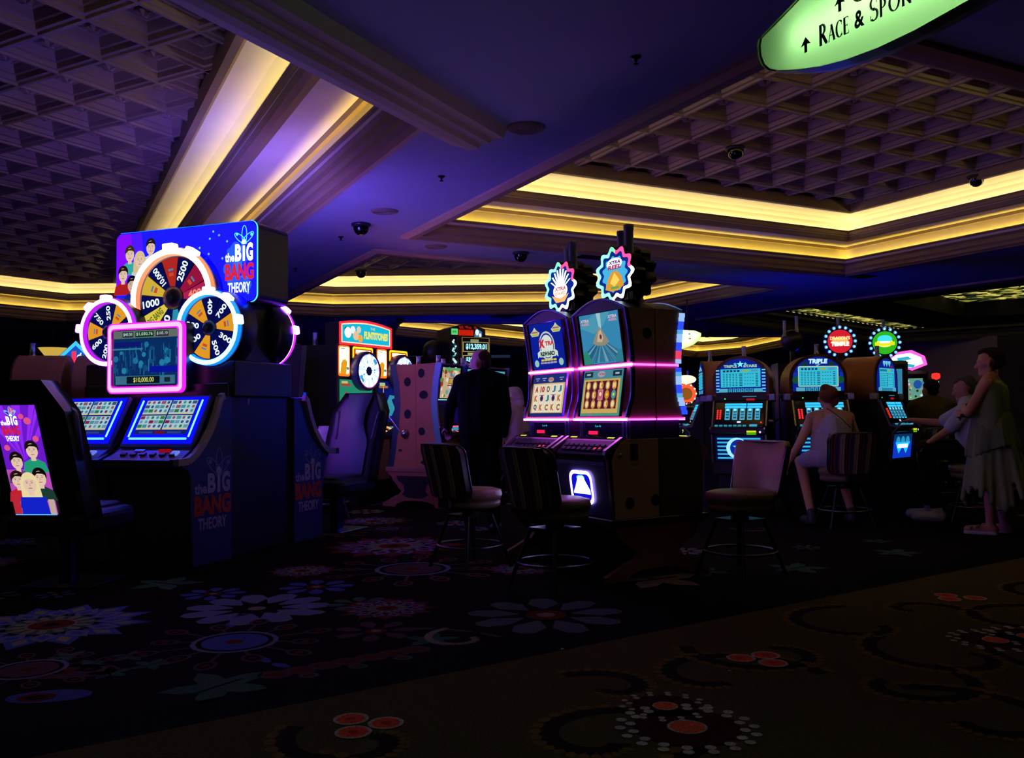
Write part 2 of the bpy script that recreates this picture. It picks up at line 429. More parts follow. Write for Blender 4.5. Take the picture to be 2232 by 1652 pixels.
# the dropped moulding bar that ends the left tray
# walls
mb = MB(); nm = ['wall_near', 'wall_right', 'wall_far', 'wall_left']
for i in range(4):
    a, b = room[i], room[(i + 1) % 4]; m = MB()
    m.add([(a.x, a.y, 0), (b.x, b.y, 0), (b.x, b.y, SOF), (a.x, a.y, SOF)], [(0, 3, 2, 1)], H('3a2a2e'), PAINT)
    d = (b - a); L = d.length; d.normalize(); nn = Vector((-d.y, d.x))
    m.build(['wall_near', 'wall_right', 'wall_far', 'wall_left'][i], kind='structure')
# inner partition walls that close the view: far bar front and right-hand wall
def wallbox(name, a, b, th, z0, z1, col):
    d = (b - a).normalized(); n = Vector((-d.y, d.x)) * th; m = MB()
    p = [a, b, b + n, a + n]
    m.prism([(q.x, q.y) for q in p], 'z', z0, z1, col, PAINT); return m.build(name, kind='structure')
w0 = px2(1983, 746); w1 = px2(2232, 727); dw = (w1 - w0).normalized()
wallbox('wall_right_inner', w0 - dw * 0.2, w1 + dw * 9, .3, 0, SOF, H('8a7078'))
f0 = aty(560, 800, 33); f1 = aty(1480, 800, 36)
wallbox('wall_far_inner', v2(f0) + Vector((-3, 0)), v2(f1), .3, 0, SOF, H('1c1a22'))
mb = MB()
for x0, x1, y0, y1, c in ((640, 702, 766, 779, '56627e'), (815, 846, 758, 775, 'a9b4d8'), (880, 945, 766, 777, '4a5578'), (1056, 1112, 769, 780, '3f4a74'), (672, 690, 756, 766, '4a577a')):
    p = aty(x0, (y0 + y1) / 2, 32.8); q = aty(x1, (y0 + y1) / 2, 32.8); a = aty(x0, y1, 32.8).z; b = aty(x0, y0, 32.8).z
    mb.box(p.x, q.x, 32.7, 32.8, a, b, H(c, .25), EMIT)
mb.build('trim_8', kind='structure')

# added unseen fill lights, shaped as downlights, warming the near carpet and machine sides
for k, (x, y) in enumerate(((1.2, 2.2), (3.6, 3.1), (5.6, 1.6))):
    t = thing('fill_light', 'added warm fill downlight, unseen in the soffit over the near aisle', 'light', (x, y, SOF), 0, 'added fill downlights over the near aisle')
    m = MB(); m.lathe([(.07, -.002), (.09, -.006), (.095, 0)], CREAM, 24, (0, 0, 0), 'z', PAINT); m.build('trim_ring', t)
    m = MB(); m.add([(.065 * math.cos(2 * math.pi * i / 20), .065 * math.sin(2 * math.pi * i / 20), -.003) for i in range(20)], [list(range(20))[::-1]], (DOWN_FILL, DOWN_FILL * .82, DOWN_FILL * .5), EMIT); m.build('lens', t)
# ================================================================ carpet
class Floor(MB):
    lay = 0.0; up = 0.0
    def blob(s, c, pts, col):
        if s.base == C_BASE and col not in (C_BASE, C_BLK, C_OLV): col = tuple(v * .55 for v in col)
        s.lay += 1
        z = 0.0003 + 0.00002 * s.lay + s.up
        s.add([(c.x + p[0], c.y + p[1], z) for p in pts], [range(len(pts))], col, CARPET)
    def oval(s, c, rx, ry, col, a=0.0, n=18):
        ca, sa = math.cos(a), math.sin(a)
        s.blob(c, [(rx * math.cos(2 * math.pi * i / n) * ca - ry * math.sin(2 * math.pi * i / n) * sa,
                    rx * math.cos(2 * math.pi * i / n) * sa + ry * math.sin(2 * math.pi * i / n) * ca) for i in range(n)], col)
    def petals(s, c, r0, r1, n, wd, col, col2=None, ph=0.0, pointed=True):
        for i in range(n):
            t = ph + 2 * math.pi * i / n; d = Vector((math.cos(t), math.sin(t))); e = Vector((-d.y, d.x))
            m = (r0 + r1) / 2
            P = [d * r0, d * m - e * wd, d * r1 if pointed else d * r1 - e * wd * .5, d * m + e * wd]
            if not pointed: P = [d * r0, d * m - e * wd, d * (r1 * .93) - e * wd * .7, d * r1, d * (r1 * .93) + e * wd * .7, d * m + e * wd]
            s.blob(c, [(p.x, p.y) for p in P], col)
            if col2:
                P2 = [d * m + (p - d * m) * .5 for p in P]; s.blob(c, [(p.x, p.y) for p in P2], col2)
    def ringc(s, c, r0, r1, col, n=28):
        s.oval(c, r1, r1, col, n=n); s.oval(c, r0, r0, s.base, n=n)
    def curve(s, P, wd, col, dotted=False):
        for i in range(len(P) - 1):
            a, b = P[i], P[i + 1]; d = b - a; L = d.length
            if L < 1e-5: continue
            d /= L; e = Vector((-d.y, d.x)) * wd
            if dotted: s.oval((a + b) / 2, L * .42, wd, col, math.atan2(d.y, d.x), 8)
            else: s.blob(Vector((0, 0)), [tuple(a - e), tuple(b - e), tuple(b + e), tuple(a + e)], col)
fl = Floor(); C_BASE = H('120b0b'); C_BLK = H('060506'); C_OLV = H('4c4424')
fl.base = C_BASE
q = [(p.x, p.y, 0) for p in room]
fl.add(q, [range(4)], C_BASE, CARPET)
g = lambda x, y: (lambda v: Vector((v.x, v.y)))(atz(x, y, 0))
e0, e1 = g(555, 1505), g(1116, 1400); ed = (e1 - e0).normalized(); en = Vector((ed.y, -ed.x))
def strip(o0, o1, col):
    a, b = e0 - ed * 14, e0 + ed * 16
    fl.blob(Vector((0, 0)), [tuple(a + en * o1), tuple(b + en * o1), tuple(b + en * o0), tuple(a + en * o0)], col)
strip(0.0, .26, C_BLK); strip(.26, 9.0, C_OLV)
LIL, IVO, RUST, TEAL, GOLD, BLU, GRY = H('8a86b8'), H('a89a84'), H('7a2b18'), H('4f7468'), H('8a6a24'), H('5a62c8'), H('6f7480')
RUST2, MAUVE = H('93351c'), H('6d4a58')
def sunflower(c, R, a=BLU, b=IVO, k=12):
    fl.lay = 0; fl.petals(c, R * .45, R, k, R * .15, a, b, .1); fl.petals(c, R * .36, R * .78, k, R * .13, LIL, a, .36)
    fl.oval(c, R * .42, R * .42, TEAL); fl.petals(c, R * .2, R * .42, 14, R * .05, IVO, None, 0, False); fl.oval(c, R * .25, R * .25, IVO); fl.oval(c, R * .22, R * .22, RUST)
    fl.oval(c, R * .08, R * .08, C_BASE)
def eyeflower(c, R, a=BLU):
    fl.lay = 0
    for i in range(12):
        t = 2 * math.pi * i / 12; p = c + Vector((math.cos(t), math.sin(t))) * R * (1.0 if i % 2 else .82)
        fl.oval(p, R * .17, R * .12, MAUVE, t); fl.oval(p, R * .12, R * .08, C_BASE, t); fl.oval(p, R * .05, R * .05, RUST)
        fl.curve([c + (p - c) * .5, c + (p - c) * .85], R * .02, MAUVE)
    fl.oval(c, R * .5, R * .5, LIL); fl.oval(c, R * .44, R * .44, C_BASE); fl.oval(c, R * .38, R * .38, a); fl.oval(c, R * .1, R * .1, RUST)
def daisy(c, R, col=GRY, n=9, mid=RUST):
    fl.lay = 0; fl.petals(c, R * .3, R, n, R * .2, col, None, .2, False); fl.oval(c, R * .34, R * .34, C_BASE); fl.oval(c, R * .26, R * .26, mid); fl.oval(c, R * .12, R * .12, IVO)
def paisley(c, R, t=0.0, col=MAUVE):
    P = []; fl.lay = 0
    for i in range(16):
        a = 2 * math.pi * i / 16; r = R * (.55 + .45 * max(0, math.cos(a)) ** 2); P.append((r * math.cos(a + t), .62 * r * math.sin(a + t)))
    fl.blob(c, P, col); fl.oval(c, R * .34, R * .26, RUST); fl.oval(c, R * .2, R * .14, C_BASE)
def podrow(c, d, n, R):
    fl.lay = 0
    for i in range(n):
        p = c + d * (i * R * 1.5); fl.oval(p, R, R * .8, MAUVE); fl.oval(p, R * .6, R * .45, RUST)
        if i % 2: fl.oval(p - Vector((-d.y, d.x)) * R * 1.3, R * .6, R * .5, TEAL); fl.oval(p - Vector((-d.y, d.x)) * R * 1.3, R * .35, R * .3, RUST)
def leaf(c, R, t=0.0, col=TEAL):
    P = []; fl.lay = 0
    for i in range(20):
        a = 2 * math.pi * i / 20; r = R * (.7 + .3 * math.cos(5 * a)); P.append((r * math.cos(a + t), r * math.sin(a + t)))
    fl.blob(c, P, col); fl.curve([c - Vector((math.cos(t), math.sin(t))) * R * .8, c + Vector((math.cos(t), math.sin(t))) * R * .5], R * .04, C_BASE)
def scroll(c, R, t, col=GRY, wd=.03):
    fl.lay = 0
    P = [c + Vector((math.cos(t + k * .35), math.sin(t + k * .35))) * R * (1 - k / 16) for k in range(14)]
    fl.curve(P, wd, col)
# motifs that can be made out in the photograph
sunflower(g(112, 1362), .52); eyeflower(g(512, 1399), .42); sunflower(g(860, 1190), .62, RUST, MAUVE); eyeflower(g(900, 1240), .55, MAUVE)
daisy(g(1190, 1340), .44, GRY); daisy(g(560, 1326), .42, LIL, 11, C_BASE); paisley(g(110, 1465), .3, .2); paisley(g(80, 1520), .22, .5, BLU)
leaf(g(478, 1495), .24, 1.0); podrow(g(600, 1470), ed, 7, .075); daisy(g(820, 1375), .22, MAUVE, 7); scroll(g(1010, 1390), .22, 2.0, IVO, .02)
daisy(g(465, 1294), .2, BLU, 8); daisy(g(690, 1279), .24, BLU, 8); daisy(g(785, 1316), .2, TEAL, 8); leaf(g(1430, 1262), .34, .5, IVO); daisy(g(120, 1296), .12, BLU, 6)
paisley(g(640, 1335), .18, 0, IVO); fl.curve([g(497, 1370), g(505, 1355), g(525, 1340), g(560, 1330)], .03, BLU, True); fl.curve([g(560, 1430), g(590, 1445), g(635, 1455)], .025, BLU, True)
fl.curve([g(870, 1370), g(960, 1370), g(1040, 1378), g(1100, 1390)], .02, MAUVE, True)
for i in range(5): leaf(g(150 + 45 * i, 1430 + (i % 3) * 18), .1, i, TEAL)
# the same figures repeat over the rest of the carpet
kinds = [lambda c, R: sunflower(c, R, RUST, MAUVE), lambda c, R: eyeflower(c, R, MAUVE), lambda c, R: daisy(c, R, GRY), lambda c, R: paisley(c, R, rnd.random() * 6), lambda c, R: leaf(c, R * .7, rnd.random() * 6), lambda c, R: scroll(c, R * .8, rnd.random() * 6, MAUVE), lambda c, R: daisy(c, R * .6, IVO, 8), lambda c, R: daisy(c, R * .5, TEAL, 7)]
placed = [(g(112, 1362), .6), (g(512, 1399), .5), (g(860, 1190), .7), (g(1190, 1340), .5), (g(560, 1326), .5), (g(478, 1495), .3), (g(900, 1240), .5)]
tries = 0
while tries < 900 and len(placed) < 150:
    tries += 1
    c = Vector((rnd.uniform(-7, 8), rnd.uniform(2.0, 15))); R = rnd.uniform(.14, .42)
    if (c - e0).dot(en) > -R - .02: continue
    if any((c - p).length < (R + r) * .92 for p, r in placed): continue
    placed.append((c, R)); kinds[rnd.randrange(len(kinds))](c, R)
# golden carpet
fl.base = C_OLV
DKO = H('1e190d'); GD = H('6a5220')
def redspots(a, b, c, r):
    fl.up = .0026; fl.lay = 0
    for p in (a, b, c): fl.oval(p, r, r, IVO); fl.oval(p, r * .78, r * .78, H('d04a2a')); fl.oval(p, r * .3, r * .3, H('a83820'))
def swirl(c, R, t, sgn=1):
    P = [c + Vector((math.cos(t + sgn * k * .22), math.sin(t + sgn * k * .22))) * R * (1.0 - .035 * k) for k in range(22)]
    Q = [p + (c - p).normalized() * .05 for p in P]; fl.lay = 0; fl.up = .0006 + .0012 * rnd.random()
    fl.curve(Q, .035, DKO); fl.curve(P, .022, GD, True)
sw = []
for i in range(400):
    c = e0 + ed * rnd.uniform(-3, 8) + en * rnd.uniform(.75, 3.2)
    if c.y < .8 or any((c - o).length < .42 for o in sw): continue
    sw.append(c)
    swirl(c, rnd.uniform(.28, .5), rnd.random() * 6.3, rnd.choice((1, -1)))
r3 = .065
redspots(g(765, 1568), g(841, 1577), g(770, 1597), r3); redspots(g(1615, 1435), g(1669, 1429), g(1685, 1446), r3); redspots(g(2062, 1298), g(2125, 1304), g(2070, 1306), r3)
def dotflower(c, R, n=12):
    fl.lay = 0; fl.up = .0026
    fl.oval(c, R * .8, R * .8, H('3a150f'))
    for rr, k in ((R, n + 2), (R * .84, n)):
        for i in range(k):
            t = 2 * math.pi * (i + (.5 if rr < R else 0)) / k; fl.oval(c + Vector((math.cos(t), math.sin(t))) * rr, R * .085, R * .085, H('b0aa98'), 0, 8)
    fl.oval(c, R * .3, R * .3, IVO); fl.oval(c, R * .26, R * .26, H('d85a34'))
dotflower(g(1450, 1540), .16); dotflower(g(1498, 1586), .235, 16); dotflower(g(2170, 1396), .2, 14); dotflower(g(2245, 1388), .2, 14)
print('floor max', max(v.z for v in fl.v)); fl.build('floor', kind='structure')
m = MB(); m.poly([(0, 0, 0), (.016, .002, .004), (.02, .014, .001), (.004, .012, .006)], H('cfcabc')); sc = atz(1222, 1417, 0)
tag(m.build('paper_scrap', loc=(sc.x, sc.y, .002)), 'tiny white paper scrap lying on the dark carpet border', 'litter')
m = MB(); m.poly([(0, 0, 0), (.018, .0, .004), (.016, .007, .001), (.002, .008, .004)], H('a9a598')); sc = atz(1588, 1464, 0)
tag(m.build('paper_scrap', loc=(sc.x, sc.y, .002)), 'tiny grey paper scrap lying on the gold swirled carpet', 'litter')
# ================================================================ big wheel slot machine (two-sided)
NAVY = H('1c2468'); TRIMG = H('8b8278')
def logo(mb, x0, x1, z0, z1, white, red, thin, mat, y=0.0):
    # atom over stacked words, drawn in a box
    w_, h_ = x1 - x0, z1 - z0
    X = lambda a: x0 + a * w_
    Z = lambda a: z0 + a * h_
    def orbit(cx, cz, rx, rz, t, wd):
        N = 26; P = []
        for i in range(N):
            a = 2 * math.pi * i / N; px, pz = rx * math.cos(a), rz * math.sin(a)
            P.append((cx + px * math.cos(t) - pz * math.sin(t), cz + px * math.sin(t) + pz * math.cos(t)))
        for i in range(N):
            a, b = Vector(P[i]), Vector(P[(i + 1) % N]); d = (b - a).normalized(); e = Vector((-d.y, d.x)) * wd
            mb.shape([tuple(a - e), tuple(b - e), tuple(b + e), tuple(a + e)], thin, y, mat)
    cx, cz = X(.64), Z(.80); u = w_ * .3
    orbit(cx + .03 * w_, cz + .09 * h_, u * .85, u * .28, R_(90), w_ * .012)
    orbit(cx + .14 * w_, cz + .03 * h_, u * .85, u * .28, R_(38), w_ * .012); orbit(cx - .10 * w_, cz + .03 * h_, u * .85, u * .28, R_(142), w_ * .012)
    mb.disc(cx - .22 * w_, cz + .1 * h_, w_ * .045, thin, y - .0004, 12, mat); mb.disc(cx + .28 * w_, cz + .08 * h_, w_ * .045, thin, y - .0004, 12, mat)
    mb.disc(X(.655), Z(.775), w_ * .07, white, y - .0008, 14, mat)
    mb.text('the', X(.0), X(.33), Z(.48), Z(.62), white, y - .001, .03, mat=mat)
    mb.text('B', X(.35), X(.57), Z(.48), Z(.745), white, y - .001, .05, mat=mat)
    mb.rect(X(.615), X(.695), Z(.48), Z(.72), white, y - .001, mat); mb.text('G', X(.74), X(.97), Z(.475), Z(.76), white, y - .001, .05, mat=mat)
    mb.text('BANG', X(.0), X(1.0), Z(.19), Z(.455), red, y - .001, .05, mat=mat)
    mb.text('THEORY', X(.1), X(.88), Z(0), Z(.16), white, y - .001, .03, mat=mat)
def portrait(mb, cx, cz, h, hairc, skin, shirt, y, tilt=0.0, long=False):
    # plain unspecific head-and-shoulders figure printed on a sign
    mb.shape([(cx - h * .42, cz - h * .75), (cx + h * .42, cz - h * .75), (cx + h * .34, cz - h * .42), (cx + h * .12, cz - h * .3), (cx - h * .12, cz - h * .3), (cx - h * .34, cz - h * .42)], shirt, y)
    mb.disc(cx, cz + h * .075, h * .225, hairc, y - .0006, 20, rz=h * .25)
    if long: mb.shape([(cx - h * .26, cz + h * .1), (cx + h * .26, cz + h * .1), (cx + h * .3, cz - h * .45), (cx - h * .3, cz - h * .45)], hairc, y - .0006)
    mb.rect(cx - h * .08, cx + h * .08, cz - h * .36, cz - h * .15, skin, y - .0008)
    mb.disc(cx, cz - h * .03, h * .19, skin, y - .001, 16, rz=h * .25)
    dk = tuple(v * .35 for v in skin)
    for s_ in (-1, 1): mb.disc(cx + s_ * h * .075, cz + h * .01, h * .03, dk, y - .0012, 8, rz=h * .016); mb.rect(cx + s_ * h * .075 - h * .04, cx + s_ * h * .075 + h * .04, cz + h * .05, cz + h * .065, dk, y - .0012)
    mb.shape([(cx - h * .012, cz - h * .0), (cx + h * .012, cz), (cx + h * .03, cz - h * .085), (cx - h * .02, cz - h * .085)], tuple(v * .75 for v in skin), y - .0011)
    mb.disc(cx, cz - h * .15, h * .07, tuple(v * k for v, k in zip(skin, (.6, .3, .3))), y - .0012, 10, rz=h * .016)
    mb.shape([(cx - h * .19, cz + h * .02), (cx - h * .15, cz + h * .18), (cx + h * .1, cz + h * .21), (cx + h * .2, cz + h * .06), (cx + h * .1, cz + h * .12), (cx - h * .06, cz + h * .13)], hairc, y - .0014)
K = 1.15
bb = thing('wheel_slot_machine', 'huge two-sided slot machine with neon ringed prize wheels under a blue lit sign', 'slot machine', (-2.2425, 6.9, 0), 20)
MK = Matrix.Translation((0, 0, -.165)) @ Matrix.Scale(K, 4)
def MBK(): return MB(MK.copy())
XC = -.665; CY_ = .46
m = MBK(); m.box(-1.30, -.03, .08, .84, .1435, 1.34, BLK, SATIN, .01); m.box(-1.24, -.09, .26, .66, 1.3, 2.0, BLK, SATIN, .02)
m.box(-1.33, .0, .12, .80, 1.24, 1.5, BLK, SATIN, .015)
m.build('cabinet', bb)
m = MBK(); m.M = MK @ panel((.003, .33, 1.22), (0, 1, 0), (0, 0, 1))
m.box(-.075, -.055, -.004, .0, -.03, .012, H('8d86b0'), MATTE)
m.build('sticker', bb)
front = []
def fpart(mb, name, parent=bb):
    o = mb.build(name, parent)
    if parent is bb: front.append(o)
    return o
# console shells with the curved side profile
prof = [(.09, .1435), (.09, 1.245), (-.055, 1.245), (-.10, 1.13), (-.16, 1.02), (-.235, .93), (-.31, .865), (-.40, .83), (-.40, .785), (-.33, .76), (-.30, .1435)]
for nm_, x0, x1 in (('right', -.645, -.0), ('left', -1.33, -.685)):
    m = MBK(); m.prism(prof, 'x', x0, x1, H('26274a'), SATIN); con = fpart(m, 'console')
    # sloping face
    P0 = Vector(((x0 + x1) / 2, -.075, 1.245)); P1 = Vector(((x0 + x1) / 2, -.262, .925)); vv = (P0 - P1).normalized()
    fr = MK @ panel(P1 - Vector((0, .012, -.006)), (1, 0, 0), vv); L = (P0 - P1).length
    m = MB(fr.copy()); hw = (x1 - x0) / 2 - .03
    BL = H('2038ff', .55)
    m.box(-hw, hw, 0, .03, -.02, L, H('5a62b8'), SATIN)
    m.rect(-hw * .97, hw * .97, .0, L - .012, (.003, .004, 1.0), -.003)
    m.build('screen_bezel', con)
    m = MB(fr.copy()); sw, z0_, z1_ = hw * .74, .07, L - .035
    m.rect(-sw, sw, z0_, z1_, H('1a2c8c', .6), -.006)
    rr = random.Random(3)
    for a in range(2):
        for b in range(2):
            xa, xb = -sw + a * sw + .006, -sw + (a + 1) * sw - .006; za = z0_ + .03 + b * (z1_ - z0_ - .03) / 2 + .004; zb = z0_ + .03 + (b + 1) * (z1_ - z0_ - .03) / 2 - .006
            m.rect(xa, xb, za, zb, H('b9e2e8', .75), -.008); m.rect(xa, xb, za, za + .008, H('e0c89a', .8), -.0085)
            for i in range(5):
                for j in range(3):
                    cx_ = xa + (xb - xa) * (i + .5) / 5; cz_ = za + .01 + (zb - za - .01) * (j + .5) / 3
                    c = rr.choice(['3d5c92', '2f8c50', '8e2a5c', '55a0b0', '7aa8c8', '4a5aa8', 'a8587a']); s_ = rr.choice([0, 0, 1])
                    if s_: m.rect(cx_ - .018, cx_ + .018, cz_ - .012, cz_ + .012, H(c, .7), -.009)
                    else: m.disc(cx_, cz_, .012, H(c, .7), -.009, 10)
    m.rect(-.04, .04, z0_ + .004, z0_ + .022, H('7a1020', .8), -.009); m.rect(-sw * .8, -.06, z0_ + .005, z0_ + .02, H('3a5ab8', .5), -.009); m.rect(.06, sw * .8, z0_ + .005, z0_ + .02, H('3a5ab8', .5), -.009)
    m.build('screen', con)
    m = MB(fr.copy())
    for sx in (-1, 1): m.box(sx * hw * .84 - .004, sx * hw * .84 + .004, -.012, -.004, .05, L - .04, (.35, 1.1, 26.0), EMIT); m.mark()
    m.box(-hw * .8, hw * .8, -.012, -.004, .03, .042, (.2, .9, 26.0), EMIT)
    m.build_each('edge_light', con)
    # button ledge
    m = MB(MK @ panel((P0.x, -.33, .868), (1, 0, 0), Vector((0, .86, .51))))
    m.box(-hw, hw, 0, .01, -.07, .07, H('6a70b0'), SATIN)
    for i in range(6): m.box(-hw * .75 + i * hw * .27, -hw * .75 + i * hw * .27 + .045, -.014, 0, -.03, .0, H('20242e'), SATIN, .004)
    m.box(hw * .2, hw * .2 + .09, -.012, 0, .02, .04, H('c0101c', .5), EMIT); m.box(-hw * .5, -hw * .5 + .08, -.006, 0, .02, .045, BLK, GLASS)
    m.box(hw * .62, hw * .62 + .05, -.014, 0, -.02, .02, H('6f8cff', .8), EMIT)
    m.build('button_panel', con)
# grey edge trims and navy side panels with lettering, both outer sides
edge = [(-.02, 1.245), (-.055, 1.235), (-.10, 1.12), (-.16, 1.01), (-.235, .92), (-.31, .855), (-.37, .825), (-.47, .82)]
for sx, xx in ((1, .0), (-1, -1.33)):
    m = MBK(); N = len(edge); xa, xb = (xx, xx + .03) if sx > 0 else (xx - .03, xx)
    for i in range(N - 1):
        (ya, za), (yb, zb) = edge[i], edge[i + 1]
        d = Vector((yb - ya, zb - za)).normalized(); e = Vector((-d.y, d.x)) * .022
        m.prism([(ya - e.x, za - e.y), (yb - e.x, zb - e.y), (yb + e.x, zb + e.y), (ya + e.x, za + e.y)], 'x', xa, xb, TRIMG, SATIN)
    m.box(xa, xb, -.52, -.46, .795, .845, BLK, SATIN, .006)
    fpart(m, 'edge_trim')
    m = MBK(); x_ = .002 if sx > 0 else -1.332
    pts_ = [(.085, .155), (.085, 1.2), (-.03, 1.2), (-.08, 1.10), (-.14, 1.0), (-.21, .91), (-.29, .84), (-.37, .80), (-.32, .72), (-.29, .155)]
    m.M = MK @ panel((x_, 0, 0), (0, sx, 0), (0, 0, 1)); m.shape([(p[0] * sx, p[1]) for p in pts_], NAVY, 0, SATIN); sp = fpart(m, 'side_panel')
    m = MB(MK @ panel((x_ + sx * .001, 0, 0), (0, sx, 0), (0, 0, 1)))
    xs = sorted((-.29 * sx, .075 * sx)); logo(m, xs[0], xs[1], .37, .86, H('8f8cba'), H('a03a20'), H('5a68a8'), MATTE); m.build('lettering', sp)
# wheels
def wedge(mb, cx, cz, r0, r1, a0, a1, col, y, n=6):
    P = [(cx + r0 * math.cos(R_(a0 + (a1 - a0) * i / n)), cz + r0 * math.sin(R_(a0 + (a1 - a0) * i / n))) for i in range(n + 1)]
    Q = [(cx + r1 * math.cos(R_(a0 + (a1 - a0) * i / n)), cz + r1 * math.sin(R_(a0 + (a1 - a0) * i / n))) for i in range(n, -1, -1)]
    mb.shape(P + Q, col, y)
def radial_text(mb, t, cx, cz, r0, r1, ang, hgt, col, y, flip=False):
    d = Vector((math.cos(R_(ang)), 0, math.sin(R_(ang)))); M0 = mb.M
    u = -d if flip else d
    v = Vector((-u.z, 0, u.x)); mb.M = M0 @ panel((cx, y, cz), u, v)
    if flip: mb.text(t, -r1, -r0, -hgt / 2, hgt / 2, col, 0, .03)
    else: mb.text(t, r0, r1, -hgt / 2, hgt / 2, col, 0, .03)
    mb.M = M0
def wheel(cx, cz, r, y, segs, rimf, name, a_off, hub=.07, knobs=(), edge=(1, 1, 1)):
    m = MBK(); m.lathe([(r * 1.02, .0), (r * 1.04, .03), (r * 1.04, .16), (r * .9, .2), (0, .2)], H('0a0d1c'), 40, (cx, y - .02, cz), 'y', SATIN)
    m.lathe([(0, .005), (r * .84, .005)], H('0a1040'), 40, (cx, y - .02, cz), 'y', SATIN)
    wh = fpart(m, name)
    m = MBK(); f = m; n = len(segs); step = 360 / n
    for i, (col, lab, lc, flip) in enumerate(segs):
        a = a_off + i * step; wedge(m, cx, cz, r * .18, r * .82, a - step / 2 + .8, a + step / 2 - .8, col, y - .026)
        if lab: radial_text(m, lab, cx, cz, r * .36, r * .78, a, r * .15, lc, y - .03, flip)
        else:
            wedge(m, cx, cz, r * .45, r * .52, a - step * .22, a + step * .22, H('d05030', .9), y - .028); wedge(m, cx, cz, r * .56, r * .60, a - step * .2, a + step * .2, H('5a8ac0', .8), y - .028)
    m.build('wheel_face', wh)
    m = MBK(); N = 48
    for i in range(N):
        c = rimf(i / N); t0, t1 = 2 * math.pi * i / N, 2 * math.pi * (i + 1) / N
        def q(rr, t, yy): return (cx + rr * math.cos(t), yy, cz + rr * math.sin(t))
        sec = [(r * .85, y - .03), (r * .87, y - .065), (r * .93, y - .08), (r * .99, y - .065), (r * 1.01, y - .03)]
        for (ra, ya), (rb, yb) in zip(sec, sec[1:]):
            m.add([q(ra, t0, ya), q(rb, t0, yb), q(rb, t1, yb), q(ra, t1, ya)], [(0, 1, 2, 3)], c if rb - ra > .03 * r else tuple(v * k for v, k in zip(c, edge)), EMIT)
    for a in knobs:
        t = R_(a); c = (cx + r * 1.0 * math.cos(t), y - .06, cz + r * 1.0 * math.sin(t)); m.M = MK @ Matrix.Translation(c) @ Matrix.Rotation(-t, 4, 'Y')
        m.box(-r * .1, r * .08, -.03, .04, -r * .13, r * .13, rimf(a / 360), EMIT, .012); m.M = MK.copy()
    m.build('neon_rim', wh)
    m = MBK(); m.lathe([(0, -.045), (hub * .6, -.04), (hub, -.02), (hub, .0)], BLK, 24, (cx, y - .025, cz), 'y', SATIN); m.disc(cx, cz, hub * .35, H('20243c', .3), y - .075); m.build('hub', wh)
DKB, ORG, GLD, RED_, MAG, WHT, CYN = H('0c1470', .5), H('f2a428', .85), H('e8c040', .8), H('c02c28', .8), H('b01848', .7), H('e6f4ff', 1.1), H('2aa0c0', .8)
big = [(DKB, '2500', WHT, False), (RED_, None, WHT, False), (DKB, '10,000', WHT, False), (GLD, None, WHT, False), (DKB, '1000', WHT, True), (H('e6d050', .9), 'BIG BANG', H('6a8a10', .6), True),
       (DKB, '250', WHT, True), (CYN, None, WHT, False), (DKB, '400', WHT, False), (H('0c1470', .5), None, WHT, False), (H('c82860', .7), '4000', H('ff9070', 1), False), (MAG, None, WHT, False)]
wheel(-.585, 1.965, .362, .22, big, lambda t: tuple(c * 9 for c in (1.0, .62 + .25 * math.sin(6.28 * t) ** 2, .50 + .35 * math.sin(6.28 * t) ** 2)), 'prize_wheel', 68, .085, (92, 60), (.35, .06, .03))
def small(l): return [(ORG, None, WHT, False) if i % 3 == 0 else (DKB, l[i], WHT, 90 < (20 + i * 40) % 360 < 270) for i in range(9)]
wheel(-.195, 1.725, .262, .13, small(['', '700', '400', '', '200', '700', '', '500', '300']), lambda t: (.9 + 2.6 * max(0, math.sin(6.28 * t)), 3.2 + 2.0 * max(0, math.sin(6.28 * t)), 10.0), 'prize_wheel', 10, .055, (88, 50, 10), (.01, .10, .5))
wheel(-1.085, 1.73, .25, .13, small(['', '250', '750', '', '600', '200', '', '500', '400']), lambda t: (6.0, 1.9 + .9 * math.cos(6.28 * t), 10.0), 'prize_wheel', 55, .055, (92, 130, 172), (.10, .01, .3))
# main display with neon frame
m = MBK(); m.box(-.975, -.33, .0, .13, 1.285, 1.765, BLK, SATIN, .02); dsp = fpart(m, 'display')
m = MBK(); y0_ = -.006
m.rect(-.94, -.37, 1.335, 1.72, H('0e3a78', .6), y0_)
rr = random.Random(5)
for i in range(70):
    x = -.935 + .56 * rr.random(); z = 1.42 + .2 * rr.random(); m.rect(x, x + .003 + .006 * rr.random(), z - .03 - .04 * rr.random(), z + .04 * rr.random(), H(rr.choice(['1c6aa0', '2888b8', '185088', '144a80']), .75), y0_ - .0005 - i * 1e-5)
for i in range(26):
    x = -.93 + .5 * rr.random(); z = 1.43 + .2 * rr.random(); m.disc(x, z, .008 + .018 * rr.random(), H(rr.choice(['2080b8', '145890', '2a90c0']), .7), y0_ - .0015 - i * 1e-5, 8)
m.rect(-.935, -.70, 1.605, 1.64, H('101a78', .8), y0_ - .002); m.rect(-.95, -.68, 1.585, 1.595, H('3a88b0', .8), y0_ - .002); m.rect(-.62, -.375, 1.42, 1.465, H('0c18b0', .7), y0_ - .002)
m.rect(-.94, -.37, 1.665, 1.72, H('8a9a90', .45), y0_ - .002)
for x0, x1, t, c in ((-.86, -.765, '$40.50', '2a4a58'), (-.745, -.585, '$1,030.76', '10502c'), (-.565, -.455, '$105.10', '3a3a4a')):
    m.rect(x0, x1, 1.672, 1.712, H(c, .5), y0_ - .003); m.text(t, x0 + .008, x1 - .008, 1.68, 1.705, H('cfe8e0', .8), y0_ - .0035, .01)
